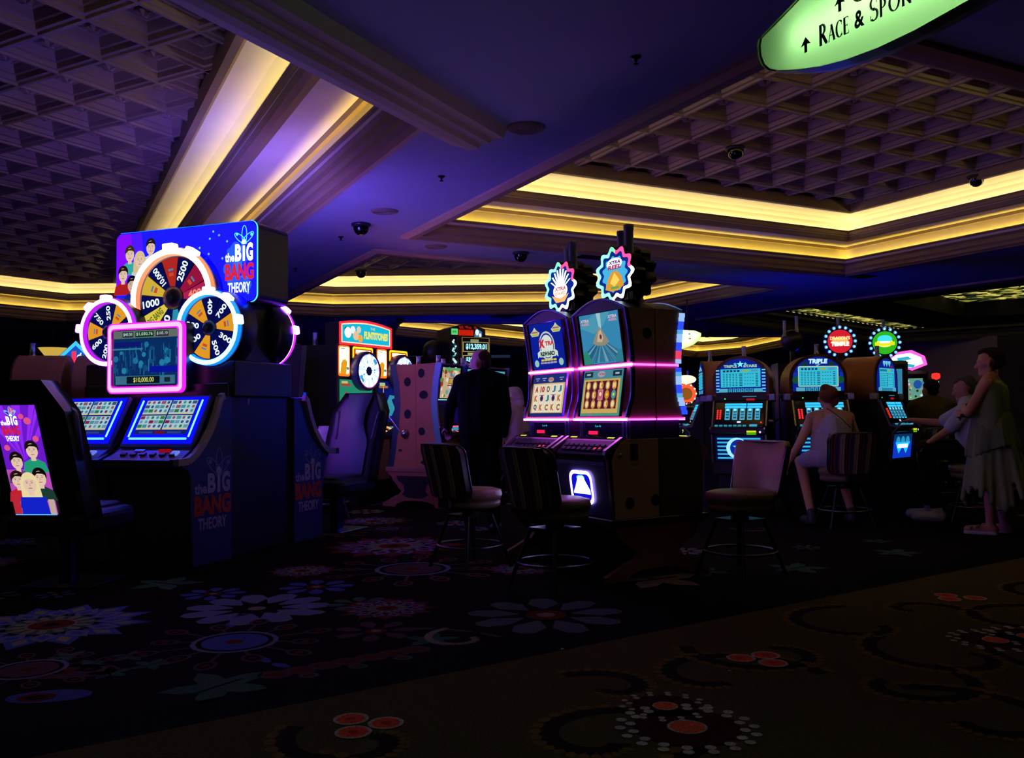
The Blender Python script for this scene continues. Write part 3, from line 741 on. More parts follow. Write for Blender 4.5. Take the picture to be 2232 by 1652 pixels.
m.rect(-.92, -.40, 1.34, 1.40, H('4a86a8', .6), y0_ - .002); m.rect(-.82, -.53, 1.345, 1.395, H('0a2030', .5), y0_ - .003)
m.text('$10,000.00', -.76, -.58, 1.35, 1.388, H('d8e070', .9), y0_ - .0035, .015); m.rect(-.49, -.44, 1.352, 1.385, H('203848', .5), y0_ - .003)
m.build('display_screen', dsp)
m = MBK(); PK = (6.5, .62, 5.5)
out, inn = rrect(-.985, -.32, 1.275, 1.775, .045), rrect(-.945, -.365, 1.325, 1.725, .02)
o2_, i2_ = rrect(-.977, -.328, 1.285, 1.765, .04), rrect(-.953, -.355, 1.315, 1.735, .025)
frame_ring(m, out, o2_, (1.1, .03, 1.3), -.022); frame_ring(m, o2_, i2_, PK, -.022); frame_ring(m, i2_, inn, (1.1, .03, 1.3), -.022)
for i in range(len(out)):
    a, b = out[i], out[(i + 1) % len(out)]; m.add([(a[0], -.022, a[1]), (b[0], -.022, b[1]), (b[0], .01, b[1]), (a[0], .01, a[1])], [(0, 1, 2, 3), (3, 2, 1, 0)], (.9, .02, 1.2), EMIT)
m.build('neon_frame', dsp)
# sign box
m = MBK(); so = rrect(-1.19, .07, 1.92, 2.49, .05); m.prism(so, 'y', .27, .65, H('0a0c2a'), SATIN); sg = m.build('sign', bb)
sgf = []
m = MBK(); so2 = rrect(-1.185, .065, 1.925, 2.485, .05); m.shape(so2, (.012, .012, 17.0), .266)
m.shape([(-1.183, 2.1), (-1.0, 2.1), (-1.05, 2.482), (-1.15, 2.482), (-1.183, 2.45)], (.25, .004, 5.0), .2655); m.shape([(-1.0, 2.1), (-.9, 2.1), (-.95, 2.482), (-1.05, 2.482)], (.08, .01, 14.0), .2655)
for x, z in ((-.33, 2.39), (-.25, 2.41), (-.18, 2.36), (-.42, 2.33), (-.22, 2.24), (-.34, 2.28), (-.12, 2.1), (.0, 1.98), (-.03, 2.02), (-.3, 2.44)): m.disc(x, z, .009, H('7ad8ff', .9), .2645, 6)
rr = random.Random(9)
for i in range(24): m.disc(-.17 + .16 * rr.random(), 2.0 + .32 * rr.random(), .02 + .03 * rr.random(), H(rr.choice(['1a40ff', '2050f0', '1838ff']), 2.2), .2644 - i * 1e-5, 10)
SK = H('e8c8b0', .95)
portrait(m, -1.055, 2.33, .21, H('50381f', .5), SK, H('3ab0b0', .9), .263); portrait(m, -.86, 2.37, .21, H('2a2430', .5), SK, H('d8dce8', .9), .262)
portrait(m, -.96, 2.28, .21, H('e0c890', .9), SK, H('d0d8e8', .9), .261, long=True); portrait(m, -1.115, 2.18, .21, H('3a1a18', .4), SK, H('c02028', .8), .260); portrait(m, -1.03, 2.10, .21, H('14162c', .4), H('d8b8a0', .9), H('1830b0', .6), .259)
sgf.append(m.build('sign_face', sg))
m = MBK(); logo(m, -.195, .05, 1.985, 2.45, H('eafaff', 1.5), H('e0283c', .95), H('5ae8ff', 1.3), EMIT, .2625); sgf.append(m.build('lettering', sg))
m = MBK()
for yy in (.262,):
    o1, i1_ = rrect(-1.195, .075, 1.915, 2.495, .055), rrect(-1.18, .060, 1.93, 2.48, .045)
    n = len(o1)
    for i in range(n):
        a, b = o1[i], o1[(i + 1) % n]
        if a[0] > -.3 and b[0] > -.3: m.add([(a[0], yy, a[1]), (b[0], yy, b[1]), (b[0], yy + .014, b[1]), (a[0], yy + .014, a[1])], [(0, 1, 2, 3), (3, 2, 1, 0)], (.14, 2.2, 22.0), EMIT)
for x0_, x1_ in ((-1.15, .03),): m.box(x0_, x1_, yy + .01, yy + .03, 2.488, 2.496, (.02, .2, 3.0), EMIT)  # upward strip added out of sight on the box top to light the soffit
sgf.append(m.build('edge_light', sg))
ROT = Matrix.Translation((2 * XC * K, 2 * CY_ * K, 0)) @ Matrix.Rotation(math.pi, 4, 'Z')
# extra glow added to the unseen far side to tint the soffit violet
def violet(o, k):
    o.data = o.data.copy(); at = o.data.color_attributes['col']; n = len(at.data); buf = [0.0] * (4 * n); at.data.foreach_get('color', buf)
    for i in range(n):
        for c in range(3): buf[4 * i + c] *= k[c]
    at.data.foreach_set('color', buf)
for o in sgf:
    c = dup_part(o, sg, ROT)
    if o.name.startswith('sign_face'): violet(c, (14.0, 16.0, 2.6))
for o in front:
    c = dup_part(o, bb, ROT)
    for ch in c.children:
        if ch.name.startswith('neon'): violet(ch, (3.2, 2.4, 9.0))
# ================================================================ shared small parts
CHROME = H('9a9aa2'); BROWN = H('8a5a44'); BROWND = H('3c261e'); PURP = (2.6, .35, 3.2)
def candle(parent, x, y, z, h=.14, r=.028, mat=METAL):
    m = MB(); m.lathe([(r * 1.15, 0), (r * 1.15, h * .16), (r * .9, h * .2), (r * .9, h * .52)], H('7d8498'), 14, (x, y, z), 'z', METAL)
    m.lathe([(r * .96, h * .52), (r * .96, h * .56), (r * .9, h * .58), (r * .9, h * .92), (r, h * .94), (r, h), (0, h)], H('8f94ac'), 14, (x, y, z), 'z', SATIN)
    return m.build('signal_light', parent)
def frame_box(m, x0, x1, z0, z1, wd, y0, y1, col, mat=SATIN):
    m.box(x0, x0 + wd, y0, y1, z0, z1, col, mat); m.box(x1 - wd, x1, y0, y1, z0, z1, col, mat)
    m.box(x0 + wd, x1 - wd, y0, y1, z1 - wd, z1, col, mat); m.box(x0 + wd, x1 - wd, y0, y1, z0, z0 + wd, col, mat)
def scroll_board(w2, foot, top, h):
    # outline of a pedestal end board: waisted with scrolls and an arched foot (x, z)
    L = [(-top, h), (-top, h * .93), (-top * .86, h * .86), (-top * .82, h * .76), (-top * .66, h * .62), (-w2, h * .55), (-w2 * .8, h * .46), (-w2 * .95, h * .36), (-w2 * 1.25, h * .30), (-foot * .8, h * .2), (-foot, h * .1), (-foot, 0), (-foot * .62, 0), (-foot * .55, h * .1), (-foot * .36, h * .17), (0, h * .19)]
    return L + [(-x, z) for x, z in L[-2::-1]]
def glyph(m, x, z, w_, h_, ch, col, y, bold=.06):
    m.text(ch, x - w_ / 2, x + w_ / 2, z - h_ / 2, z + h_ / 2, col, y, bold)

# ================================================================ four-machine pod with starburst toppers
POD = Vector((.75, 5.86, 0)); PH = 60.0
def podmat(x, y):
    d = hd(PH + 90) * x + hd(PH) * y; return POD + d
def starburst(cx, cz, r, n=11, k=.10):
    P = []
    for i in range(n * 6):
        t = 2 * math.pi * i / (n * 6); q = r * (1 + k * math.cos(n * t)); P.append((cx + 1.15 * q * math.cos(t), cz + q * math.sin(t)))
    return P
def upper_curve(z):   # front of the curved tower, y at height z
    return .075 - .05 * math.exp(-((z - 1.07) / .1) ** 2) - .055 * max(0, (z - 1.44) / .4) ** 1.5
def pod_machine(label, art, loc, heading, group):
    t = thing('slot_machine', label, 'slot machine', loc, heading, group)
    X0, X1 = -.65, -.02; xc = (X0 + X1) / 2; hw = (X1 - X0) / 2
    m = MB()   # base cabinet
    m.prism([(-.085, .415), (.265, .415), (.265, .925), (-.02, .925), (-.06, .90), (-.14, .80)], 'x', X0, X1, H('2a2420'), SATIN)
    m.build('cabinet', t)
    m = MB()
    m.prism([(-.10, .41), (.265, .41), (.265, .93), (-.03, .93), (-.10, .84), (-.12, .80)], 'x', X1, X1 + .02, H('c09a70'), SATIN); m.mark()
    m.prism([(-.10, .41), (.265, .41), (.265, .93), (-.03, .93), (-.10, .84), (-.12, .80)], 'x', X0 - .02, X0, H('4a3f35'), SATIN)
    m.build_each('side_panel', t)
    m = MB()
    for sx in (X0 - .012, X1 - .012):
        m.prism([(-.115, .41), (-.085, .41), (-.12, .775), (-.10, .82), (-.0, .935), (-.03, .945), (-.17, .86), (-.175, .83), (-.15, .79)], 'x', sx, sx + .03, H('8f8a88'), METAL); m.mark()
    m.build_each('edge_trim', t)
    fr = panel((xc, -.094, .42), (1, 0, 0), (0, -.14, .98))
    m = MB(fr); m.rect(-hw + .03, hw - .03, .0, .37, H('3a3a66'), -.004, SATIN); m.box(-hw + .03, hw - .03, -.01, 0, .345, .365, H('6a6aa8'), SATIN); fp = m.build('front_panel', t)
    m = MB(fr); o1, o2 = rrect(-.135, .135, .07, .30, .06), rrect(-.112, .112, .093, .277, .045)
    frame_ring(m, o1, o2, (4.5, 3.0, 9.0), -.014)
    m.shape(o2, H('1010d8', .9), -.012); m.shape([(-.10, .15), (-.07, .19), (-.03, .26), (.03, .265), (.06, .22), (.10, .17), (.10, .14), (-.10, .14)], (1.6, 1.8, 2.2), -.0135); m.disc(0, .25, .05, H('40c8e8', 1.1), -.0130, 12, rz=.022)
    m.rect(-.08, -.02, .105, .118, (1.2, 1.5, 1.8), -.0135); m.build('lit_badge', fp)
    m = MB(panel((xc, -.15, .835), (1, 0, 0), (0, .62, .55)))   # button deck
    m.box(-hw + .035, hw - .035, -.004, .05, -.015, .13, H('14141c'), SATIN, .008)
    for i in range(9): m.box(-hw + .08 + i * .062, -hw + .125 + i * .062, -.016, -.002, .015, .045, H('26262e'), SATIN, .004)
    for i in range(9): m.box(-hw + .08 + i * .062, -hw + .125 + i * .062, -.016, -.002, .055, .08, H('2c2c36'), SATIN, .004)
    m.disc(.17, .03, .011, (1.2, .05, .1), -.02, 10); m.disc(.22, .035, .009, (1.0, .05, .1), -.02, 10)
    dk = m.build('button_deck', t)
    m = MB(panel((xc, -.06, .918), (1, 0, 0), (0, .8, .35)))
    for s_ in (-1, 1):
        for i in range(4): m.disc(s_ * .22 + (i - 1.5) * .02, .025, .009, (1.5, 1.6, .12), -.012, 10)
    m.build('lit_chips', dk)
    m = MB()
    m.box(X0 + .015, X1 - .015, .06, .265, .93, 1.06, H('151226'), SATIN); m.box(X0 + .1, X1 - .12, .052, .06, .945, 1.035, H('0c0a20'), GLASS)
    for x in (X0 + .035, X0 + .055, X1 - .05, X1 - .09): m.box(x, x + .012, .05, .06, .94, 1.045, H('8aa8c8'), METAL)
    m.text('La-b', xc - .09, xc - .02, 1.008, 1.022, H('30c0d8', .9), .05, .02); m.box(xc - .17, xc - .06, .048, .052, .955, .98, H('ff2060', 1.0), EMIT, .002)
    m.build('bill_panel', t)
    m = MB()   # upper tower
    N = 14; prof_ = [(.265, 1.06)] + [(upper_curve(1.06 + .75 * i / N), 1.06 + .75 * i / N) for i in range(N + 1)] + [(.265, 1.81)]
    m.prism(prof_, 'x', X0, X1, H('a07c62'), SATIN)
    arch = [(X0 + (X1 - X0) * i / 16, 1.805 + .085 * math.sin(math.pi * i / 16)) for i in range(17)]
    m.prism(arch, 'y', upper_curve(1.81), .265, H('101020'), SATIN)
    m.build('tower', t)
    m = MB()
    for x in (X0, X1 - .012):
        for z0_, z1_ in ((1.075, 1.41), (1.445, 1.80)):
            k = 6
            for i in range(k):
                a, b = z0_ + (z1_ - z0_) * i / k, z0_ + (z1_ - z0_) * (i + 1) / k
                m.prism([(upper_curve(a) - .012, a), (upper_curve(a) + .02, a), (upper_curve(b) + .02, b), (upper_curve(b) - .012, b)], 'x', x, x + .012, H('7c86b8'), METAL)
            m.mark()
    ap = [(X0 + (X1 - X0) * i / 16, upper_curve(1.81) - .004, 1.808 + .085 * math.sin(math.pi * i / 16)) for i in range(17)]
    m.tube(ap, .008, H('7c86b8'), 6, mat=METAL)
    m.build_each('edge_trim', t)
    m = MB()
    for z, xr in ((1.06, X1 + .0), (1.428, X1)):
        m.box(X0 + .01, xr, upper_curve(z) - .016, upper_curve(z) + .0, z - .008, z + .008, (11.0, 1.5, 15.0), EMIT)
        m.box(X1, X1 + .008, upper_curve(z), .262, z - .006, z + .006, (7.0, .35, 9.0), EMIT)
        m.box(X0 - .008, X0, upper_curve(z), .262, z - .006, z + .006, (7.0, .35, 9.0), EMIT); m.mark()
    m.build_each('neon_strip', t)
    def scr(z0_, z1_, name):
        a = Vector((xc, upper_curve(z0_) - .006, z0_)); b = Vector((xc, upper_curve(z1_) - .006, z1_))
        return MB(panel(a, (1, 0, 0), b - a)), (b - a).length
    sw = hw - .085
    m, L = scr(1.085, 1.405, ''); m.rect(-sw - .03, sw + .03, -.004, L + .004, BLK, 0, GLASS); art[0](m, sw, L); m.build('game_screen', t)
    m, L = scr(1.45, 1.80, ''); m.rect(-sw - .03, sw + .03, -.004, L + .004, BLK, 0, GLASS); art[1](m, sw, L); m.build('bonus_screen', t)
    # starburst topper
    m = MB(); m.prism([(xc - .1, 1.86), (xc + .1, 1.86), (xc + .05, 1.95), (xc - .05, 1.95)], 'y', .17, .26, BLK, SATIN)
    m.prism(starburst(xc, 2.085, .187), 'y', .185, .262, BLK, SATIN)
    tp = m.build('topper', t)
    m = MB(Matrix.Translation((0, .085, 0))); o1, o2 = starburst(xc, 2.085, .182), starburst(xc, 2.085, .152); n = len(o1)
    for i in range(n):
        a = i / n; c = (.5, 3.2, 3.6) if .28 < a < .72 else (3.4, .12, .5) if .03 < a <= .28 else (3., 3.8, 4.6)
        if .24 < a < .30: c = (.3, 1.6, .7)
        m.shape([o1[i], o1[(i + 1) % n], o2[(i + 1) % n], o2[i]], c, .085)
        m.add([(o1[i][0], .085, o1[i][1]), (o1[(i + 1) % n][0], .085, o1[(i + 1) % n][1]), (o1[(i + 1) % n][0], .10, o1[(i + 1) % n][1]), (o1[i][0], .10, o1[i][1])], [(3, 2, 1, 0)], BLK, SATIN)
    m.build('neon_outline', tp)
    m = MB(Matrix.Translation((0, .085, 0))); m.shape(starburst(xc, 2.085, .147), H('1030a0', .8), .088); art[2](m, xc, 2.085); m.build('topper_face', tp)
    candle(t, xc + .10, .225, 1.89, .53, .036)
    return t
def art_cards(m, w_, L):
    m.rect(-w_, w_, 0, L, H('243080', .8), -.002); m.rect(-w_ + .01, w_ - .0, .025, L * .79, H('e8c888', .75), -.003)
    rows = [['A', '10', 'o', 'J', 'J'], ['K', 'e', 'J', 'e', 'K'], ['Q', 'K', 'C', 'K', 'C']]; cs = {'A': 'a83a2a', '10': 'b83a3a', 'o': '6a6a5a', 'J': '2888a0', 'K': 'c06a3a', 'e': '5a3a78', 'Q': '40406a', 'C': '9a6a2a'}
    for r in range(3):
        for c in range(5):
            x = -w_ + .03 + (2 * w_ - .05) * (c + .5) / 5; z = L * .79 - .012 - (L * .79 - .045) * (r + .5) / 3
            m.rect(x - w_ * .17, x + w_ * .17, z - L * .115, z + L * .115, H('f6e8d0', .85), -.0035)
            k = rows[r][c]; glyph(m, x, z, w_ * (.2 if len(k) < 2 else .26), L * .15, k.upper() if k != 'e' else 'o', H(cs[k], .85), -.004)
            if k == 'e': m.disc(x, z, w_ * .05, H('20203a', .8), -.0045, 10); m.rect(x - w_ * .14, x + w_ * .14, z + L * .07, z + L * .085, H('5a3a78', .9), -.0045)
    for x in (-w_ * .72, -w_ * .3, w_ * .75): m.rect(x - .03, x + .03, L * .9, L * .92, H('a8b4e0', .8), -.003); m.rect(x - .015, x + .015, L * .85, L * .87, H('a8b4e0', .8), -.003)
    m.disc(w_ * .12, L * .87, w_ * .17, H('c8a890', .7), -.003, 16, rz=L * .06); m.text('XTRA', w_ * .0, w_ * .24, L * .86, L * .9, H('a02040', .9), -.0035)
def art_xtra(m, w_, L):
    m.rect(-w_, w_, 0, L, H('1024a8', .75), -.002)
    for x, z in ((-w_ * .66, L * .80), (w_ * .66, L * .84)):
        m.shape([(x - w_ * .3, z), (x - w_ * .12, z + L * .06), (x, z + L * .13), (x + w_ * .12, z + L * .06), (x + w_ * .3, z), (x + w_ * .2, z - L * .07), (x - w_ * .2, z - L * .07)], H('c8d8b0', .85), -.003)
        m.shape([(x - w_ * .22, z), (x + w_ * .22, z), (x + w_ * .16, z + L * .035), (x - w_ * .16, z + L * .035)], H('c06a70', .85), -.0035); m.rect(x - w_ * .18, x + w_ * .18, z - L * .055, z - L * .02, H('b8c040', .85), -.0035)
    m.disc(0, L * .5, w_ * .48, H('c8d0d0', .9), -.003, 28); m.disc(0, L * .5, w_ * .42, H('2030a0', .8), -.0032, 28); m.disc(0, L * .49, w_ * .38, H('dfe6e0', .9), -.0033, 28)
    m.text('X', -w_ * .5, -w_ * .12, L * .46, L * .64, H('d02838', .95), -.004, .08); m.text('TRA', -w_ * .1, w_ * .45, L * .5, L * .6, H('d04048', .95), -.004, .06)
    m.shape([(-w_ * .62, L * .24), (-w_ * .5, L * .29), (-w_ * .5, L * .26), (w_ * .5, L * .26), (w_ * .5, L * .29), (w_ * .62, L * .24), (w_ * .62, L * .36), (w_ * .5, L * .40), (-w_ * .5, L * .40), (-w_ * .62, L * .36)], H('c8e0d0', .95), -.0042)
    m.text('REWARD', -w_ * .44, w_ * .44, L * .28, L * .375, H('101820', .5), -.0046, .05)
    for i in range(5): m.rect(-w_ * .45 + i * w_ * .19, -w_ * .28 + i * w_ * .19, L * .17, L * .21, H('e0d040', .9), -.003); m.rect(-w_ * .5 + i * w_ * .2, -w_ * .32 + i * w_ * .2, L * .11, L * .15, H('b0a8c8', .8), -.003)
    for x in (-w_ * .75, w_ * .75): m.disc(x, L * .13, w_ * .14, H('a0d0c8', .85), -.003, 10, rz=L * .08)
def art_reels(m, w_, L):
    m.rect(-w_, w_, 0, L, H('5aa890', .7), -.002); m.rect(-w_ * .96, w_ * .9, .02, L * .8, H('d8b060', .85), -.0025); m.rect(-w_ * .86, w_ * .8, .05, L * .76, H('5a1a3a', .75), -.003)
    rows = [['o', 'o', 'K', 'Q', 'M'], ['o', 'K', 'f', 'a', 'g'], ['o', 'M', '10', 'K', 'Q']]
    for r in range(3):
        for c in range(5):
            x = -w_ * .86 + w_ * 1.66 * (c + .5) / 5; z = L * .76 - (L * .76 - .05) * (r + .5) / 3; k = rows[r][c]
            m.disc(x, z, w_ * .115, H({'f': 'e06070', 'a': 'd89030', 'g': '40a0a0'}.get(k, 'c88a40'), .85), -.0035, 14, rz=L * .1)
            if k in 'oQ': m.disc(x, z, w_ * .07, H('f0e0a8', .9), -.004, 12, rz=L * .07)
            elif k in ('K', 'M', '10'): glyph(m, x, z, w_ * .13, L * .12, k, H('f8d890', .9), -.004)
            elif k == 'f': m.rect(x - w_ * .13, x + w_ * .13, z - L * .115, z + L * .115, H('d890a0', .8), -.0033); m.disc(x, z + .005, w_ * .06, H('fff0c0', .9), -.004, 10)
            else: m.disc(x, z, w_ * .05, H('f0d040', .9), -.004, 8)
    m.rect(-w_, w_, L * .82, L, H('5a9ab0', .7), -.0025); m.disc(-.02, L * .91, w_ * .2, H('c0b0c0', .7), -.003, 16, rz=L * .07); m.text('XTRA', -w_ * .2, w_ * .1, L * .89, L * .93, H('a83060', .8), -.0035)
    for x in (-w_ * .75, w_ * .72): m.rect(x - w_ * .22, x + w_ * .22, L * .85, L * .97, H('203850', .6), -.003); m.rect(x - w_ * .1, x + w_ * .1, L * .89, L * .93, H('b0d8d8', .7), -.0035)
    m.shape([(-w_ * .15, L), (-w_ * .05, L), (-w_ * .4, .0), (-w_ * .55, 0)], H('c8a0d8', .45), -.0024)
def art_river(m, w_, L):
    m.rect(-w_, w_, 0, L, H('3f98c8', .75), -.002)
    rr = random.Random(4)
    m.shape([(-w_, L * .75), (-w_ * .3, L * .98), (w_ * .1, L), (w_ * .6, L), (w_ * .2, L * .75), (-w_ * .3, L * .6)], H('58b0d0', .7), -.0021); m.shape([(-w_ * .1, L), (w_ * .12, L), (w_ * .08, L * .62), (-.0, L * .62)], H('a8d8e8', .8), -.0022)
    for i in range(26):   # radiating sheaf of strands below the hill
        a = R_(-155 + 130 * i / 25); r1 = w_ * (1.0 + .2 * rr.random()); d = Vector((math.cos(a), math.sin(a) * 1.1)); e = Vector((-d.y, d.x)) * w_ * .035
        p0 = Vector((0, L * .5)) + d * w_ * .2; p1 = Vector((0, L * .5)) + d * r1; p1.x = max(-w_, min(w_, p1.x)); p1.y = max(.01, p1.y)
        m.shape([tuple(p0 - e * .5), tuple(p1 - e), tuple(p1 + e), tuple(p0 + e * .5)], H(rr.choice(['2a6a98', '6ab0c8', '3a80a8', '88b8c8']), .7), -.0023 - i * 1e-5)
    m.shape([(-w_ * .42, L * .42), (-w_ * .2, L * .6), (0, L * .74), (w_ * .2, L * .6), (w_ * .42, L * .42), (w_ * .2, L * .36), (-w_ * .2, L * .36)], H('a8a08c', .7), -.003)
    m.shape([(-w_ * .2, L * .44), (-w_ * .08, L * .62), (w_ * .05, L * .68), (w_ * .15, L * .5), (w_ * .05, L * .42)], H('d8c8a0', .75), -.0032); m.disc(w_ * .02, L * .53, w_ * .06, H('8a3058', .7), -.0034, 10, rz=L * .05)
    m.shape([(-w_, L * .2), (-w_ * .8, L * .3), (-w_ * .5, .0), (-w_, 0)], H('3aa890', .6), -.0031); m.shape([(w_, L * .25), (w_ * .8, L * .25), (w_ * .6, 0), (w_, 0)], H('3f9ab0', .6), -.0031)
    for x, z in ((-w_ * .72, L * .88), (w_ * .7, L * .9)):
        m.text('XTRA', x - w_ * .24, x + w_ * .22, z - L * .03, z + L * .03, H('e0c8d0', .85), -.0035, .05, .2); m.text('REEL', x - w_ * .2, x + w_ * .24, z - L * .09, z - L * .04, H('c8a0b8', .85), -.0035, .05, .2)
def top_a(m, cx, cz):
    for i in range(9): a = R_(20 + 140 * i / 8); m.shape([(cx - .012, cz - .03), (cx + .14 * math.cos(a) - .01, cz + .14 * math.sin(a)), (cx + .14 * math.cos(a) + .012, cz + .14 * math.sin(a)), (cx + .012, cz - .03)], (1.5, 1.7, 1.9), .087 - i * 1e-4)
    m.disc(cx, cz - .03, .1, (1.8, 1.9, 2.0), .0855, 20, rz=.06); m.text('XTRA', cx - .08, cx + .08, cz - .03, cz + .0, H('c05060', 1.2), .0845, .05, .1); m.text('REWARD', cx - .08, cx + .08, cz - .065, cz - .04, H('d09040', 1.2), .0845, .04, .1)
    m.shape([(cx - .12, cz - .06), (cx - .06, cz - .12), (cx + .06, cz - .12), (cx + .12, cz - .06), (cx, cz - .09)], H('f0b070', 1.2), .0848)
def top_b(m, cx, cz):
    m.shape(starburst(cx, cz, .12, 11, .1), H('48b8e8', 1.0), .087); m.disc(cx, cz + .075, .09, (1.3, 1.5, 1.7), .086, 18, rz=.04)
    m.text('XTRA', cx - .07, cx + .07, cz + .07, cz + .095, H('6a3080', .9), .0855, .05, .15); m.text('REEL', cx - .08, cx + .08, cz + .035, cz + .065, H('b02858', 1.0), .0855, .05, .15)
    m.shape([(cx - .11, cz - .10), (cx - .07, cz - .02), (cx - .03, cz + .02), (cx + .03, cz + .02), (cx + .08, cz - .02), (cx + .11, cz - .09), (cx + .04, cz - .12), (cx - .04, cz - .12)], H('e8a038', .95), .0852)
    m.shape([(cx - .05, cz - .06), (cx, cz + .01), (cx + .06, cz - .05), (cx, cz - .09)], H('f8d060', 1.1), .0848); m.rect(cx - .04, cx + .05, cz - .105, cz - .09, H('60b060', .9), .0845)
pm1 = pod_machine('slot machine showing a river scene above the reels, lit starburst sign on its roof', (art_reels, art_river, top_b), podmat(0, 0), PH, 'starburst pod machines')
pm2 = pod_machine('slot machine with XTRA REWARD on a blue upper screen and card symbols below', (art_cards, art_xtra, top_a), podmat(-.70, 0), PH, 'starburst pod machines')
rr_ = dup(pm2, podmat(-.67, .54), PH + 180, 'slot machine turned away behind the river scene machine, dark starburst back', 'starburst pod machines')
dup(pm1, podmat(-1.37, .54), PH + 180, 'slot machine turned away behind the XTRA REWARD machine, dark starburst back', 'starburst pod machines')
m = MB()
for k in range(24):
    z = 1.09 + .70 * k / 24; 
    if 1.395 < z < 1.44: continue
    c = (.03, .08, 1.0) if k % 5 < 2 else (.35, .55, 1.1) if k % 5 < 4 else (.1, .4, .8)
    if 13 <= k < 15: c = (.9, .06, .15)
    y = upper_curve(z); m.box(-.662, -.65, y - .022, y + .02, z, z + .70 / 24, c, EMIT)
    if k == 11: m.mark()
m.build_each('edge_light', rr_)  # added glowing strip standing in for the rear screen's sliver
# base side panel speakers and pedestal
st = thing('machine_pedestal', 'dark brown scrolled pedestal under the starburst slot machine pod', 'pedestal', podmat(0, 0), PH)
m = MB(); m.box(-1.38, .02, -.14, .69, .37, .409, BROWND, SATIN, .008); m.build('top_board', st)
for x in (-.03, -1.34):
    m = MB(panel((x, .27, 0), (0, 1, 0), (0, 0, 1))); m.prism(scroll_board(.22, .44, .40, .372), 'y', -.02, .02, BROWN, SATIN); m.build('end_board', st)
m = MB(); m.box(-1.3, -.08, .12, .42, .02, .37, H('1a1412'), SATIN); m.build('spine', st)
for u in (pm1,):
    for y, z in ((.02, .51), (.235, .52)):
        m = MB(); m.lathe([(0, .003), (.03, .003), (.036, .006), (.04, .0)], BLK, 18, (.0, y, z), 'x', SATIN); m.build('speaker', u)
    m = MB(); m.lathe([(0, .003), (.03, .003), (.036, .006), (.04, .0)], BLK, 18, (-.02, .2, 1.64), 'x', SATIN); m.build('speaker', u)
    m = MB(); m.box(0, .004, .03, .09, .79, .90, BLK, SATIN); m.box(0, .005, .035, .085, .76, .775, H('8a8478'), MATTE); m.build('vent_plate', u)
    m = MB(); m.lathe([(.014, 0), (.014, .012), (.009, .016), (0, .016)], CHROME, 14, (.0, -.06, .825), 'x', METAL); m.build('lock', u)

# ================================================================ row of upright machines on scrolled pedestal (seen from its end)
RW = Vector((-1.14, 10.7, 0)); RH = 28.3
def rowp(x, y): return RW + hd(RH + 90) * x + hd(RH) * y
def prof_row(d): return d
def row_machine(label, side, k, art, group, holes=((.19, 1.51, .05, .056), (.19, 1.12, .05, .056), (.08, .68, .03, .016))):
    # faces +x of the row frame (side=1) or -x (side=-1); own frame: x right, y in
    head = RH - 90 if side > 0 else RH + 90
    loc = rowp(-.03 + side * .31, .0 + .57 * k) if side > 0 else rowp(-.03 - .31, .57 * (k + 1))
    t = thing('slot_machine', label, 'slot machine', loc, head, group)
    W = .56
    ys = lambda z: {0: 0}.get(0)
    curve = [(.48, -.06), (.7, -.02), (.95, .02), (1.1, .04), (1.26, .05), (1.5, .03), (1.73, -.02)]
    m = MB(); pr = [(y + .03, z) for z, y in curve] + [(.305, 1.72), (.305, .48)]
    m.prism(pr, 'x', .0, W, H('a8663c'), SATIN); m.build('cabinet', t)
    m = MB(); pr2 = [(y - .05, z) for z, y in curve] + [(y + .035, z) for z, y in curve[::-1]]
    for x in (-.004, W - .02): m.prism(pr2, 'x', x, x + .024, H('9a9cb8'), METAL); m.mark()
    m.build_each('edge_trim', t)
    m = MB()
    for y, z, a, b in holes:
        for x, sg in ((-.006, -1), (W + .006, 1)):
            m.M = panel((x, 0, 0), (0, sg, 0), (0, 0, 1)); m.disc(y * sg, z, a, BLK, 0, 16, MATTE, rz=b); m.mark()
    m.build_each('speaker_hole', t)
    a = Vector((W / 2, .035, 1.30)); b = Vector((W / 2, -.025, 1.71))
    m = MB(panel(a, (1, 0, 0), b - a)); L = (b - a).length
    m.rect(-W / 2 + .03, W / 2 - .03, -.02, L, BLK, -.014, GLASS); art(m, W / 2 - .08, L - .03); m.rect(-W / 2 + .05, W / 2 - .05, -.015, -.003, H('88e0e8', 1.2), -.018); m.build('screen', t)
    a = Vector((W / 2, .03, 1.0)); b = Vector((W / 2, .04, 1.24))
    m = MB(panel(a, (1, 0, 0), b - a)); m.rect(-W / 2 + .03, W / 2 - .03, 0, .23, H('2a241c'), -.012, SATIN); m.build('lower_panel', t)
    m = MB(); m.prism([(-.16, .86), (.03, .86), (.03, .99), (-.02, .97), (-.16, .90)], 'x', .03, W - .03, H('15141a'), SATIN, )
    m.build('button_deck', t)
    m = MB(panel((W / 2, -.165, .905), (1, 0, 0), (0, .9, .45))); m.rect(-.2, .2, .01, .1, H('40a8c0', .7), -.012); m.box(-.22, .22, -.02, -.012, .1, .115, (1.6, .1, .25), EMIT); m.box(-.22, -.2, -.02, -.012, .0, .11, (1.6, .1, .25), EMIT)
    m.disc(-.14, -.02, .02, (2.0, .12, .1), -.016, 12); m.build('lit_buttons', t)
    candle(t, W / 2, .16, 1.725, .11, .03)
    return t
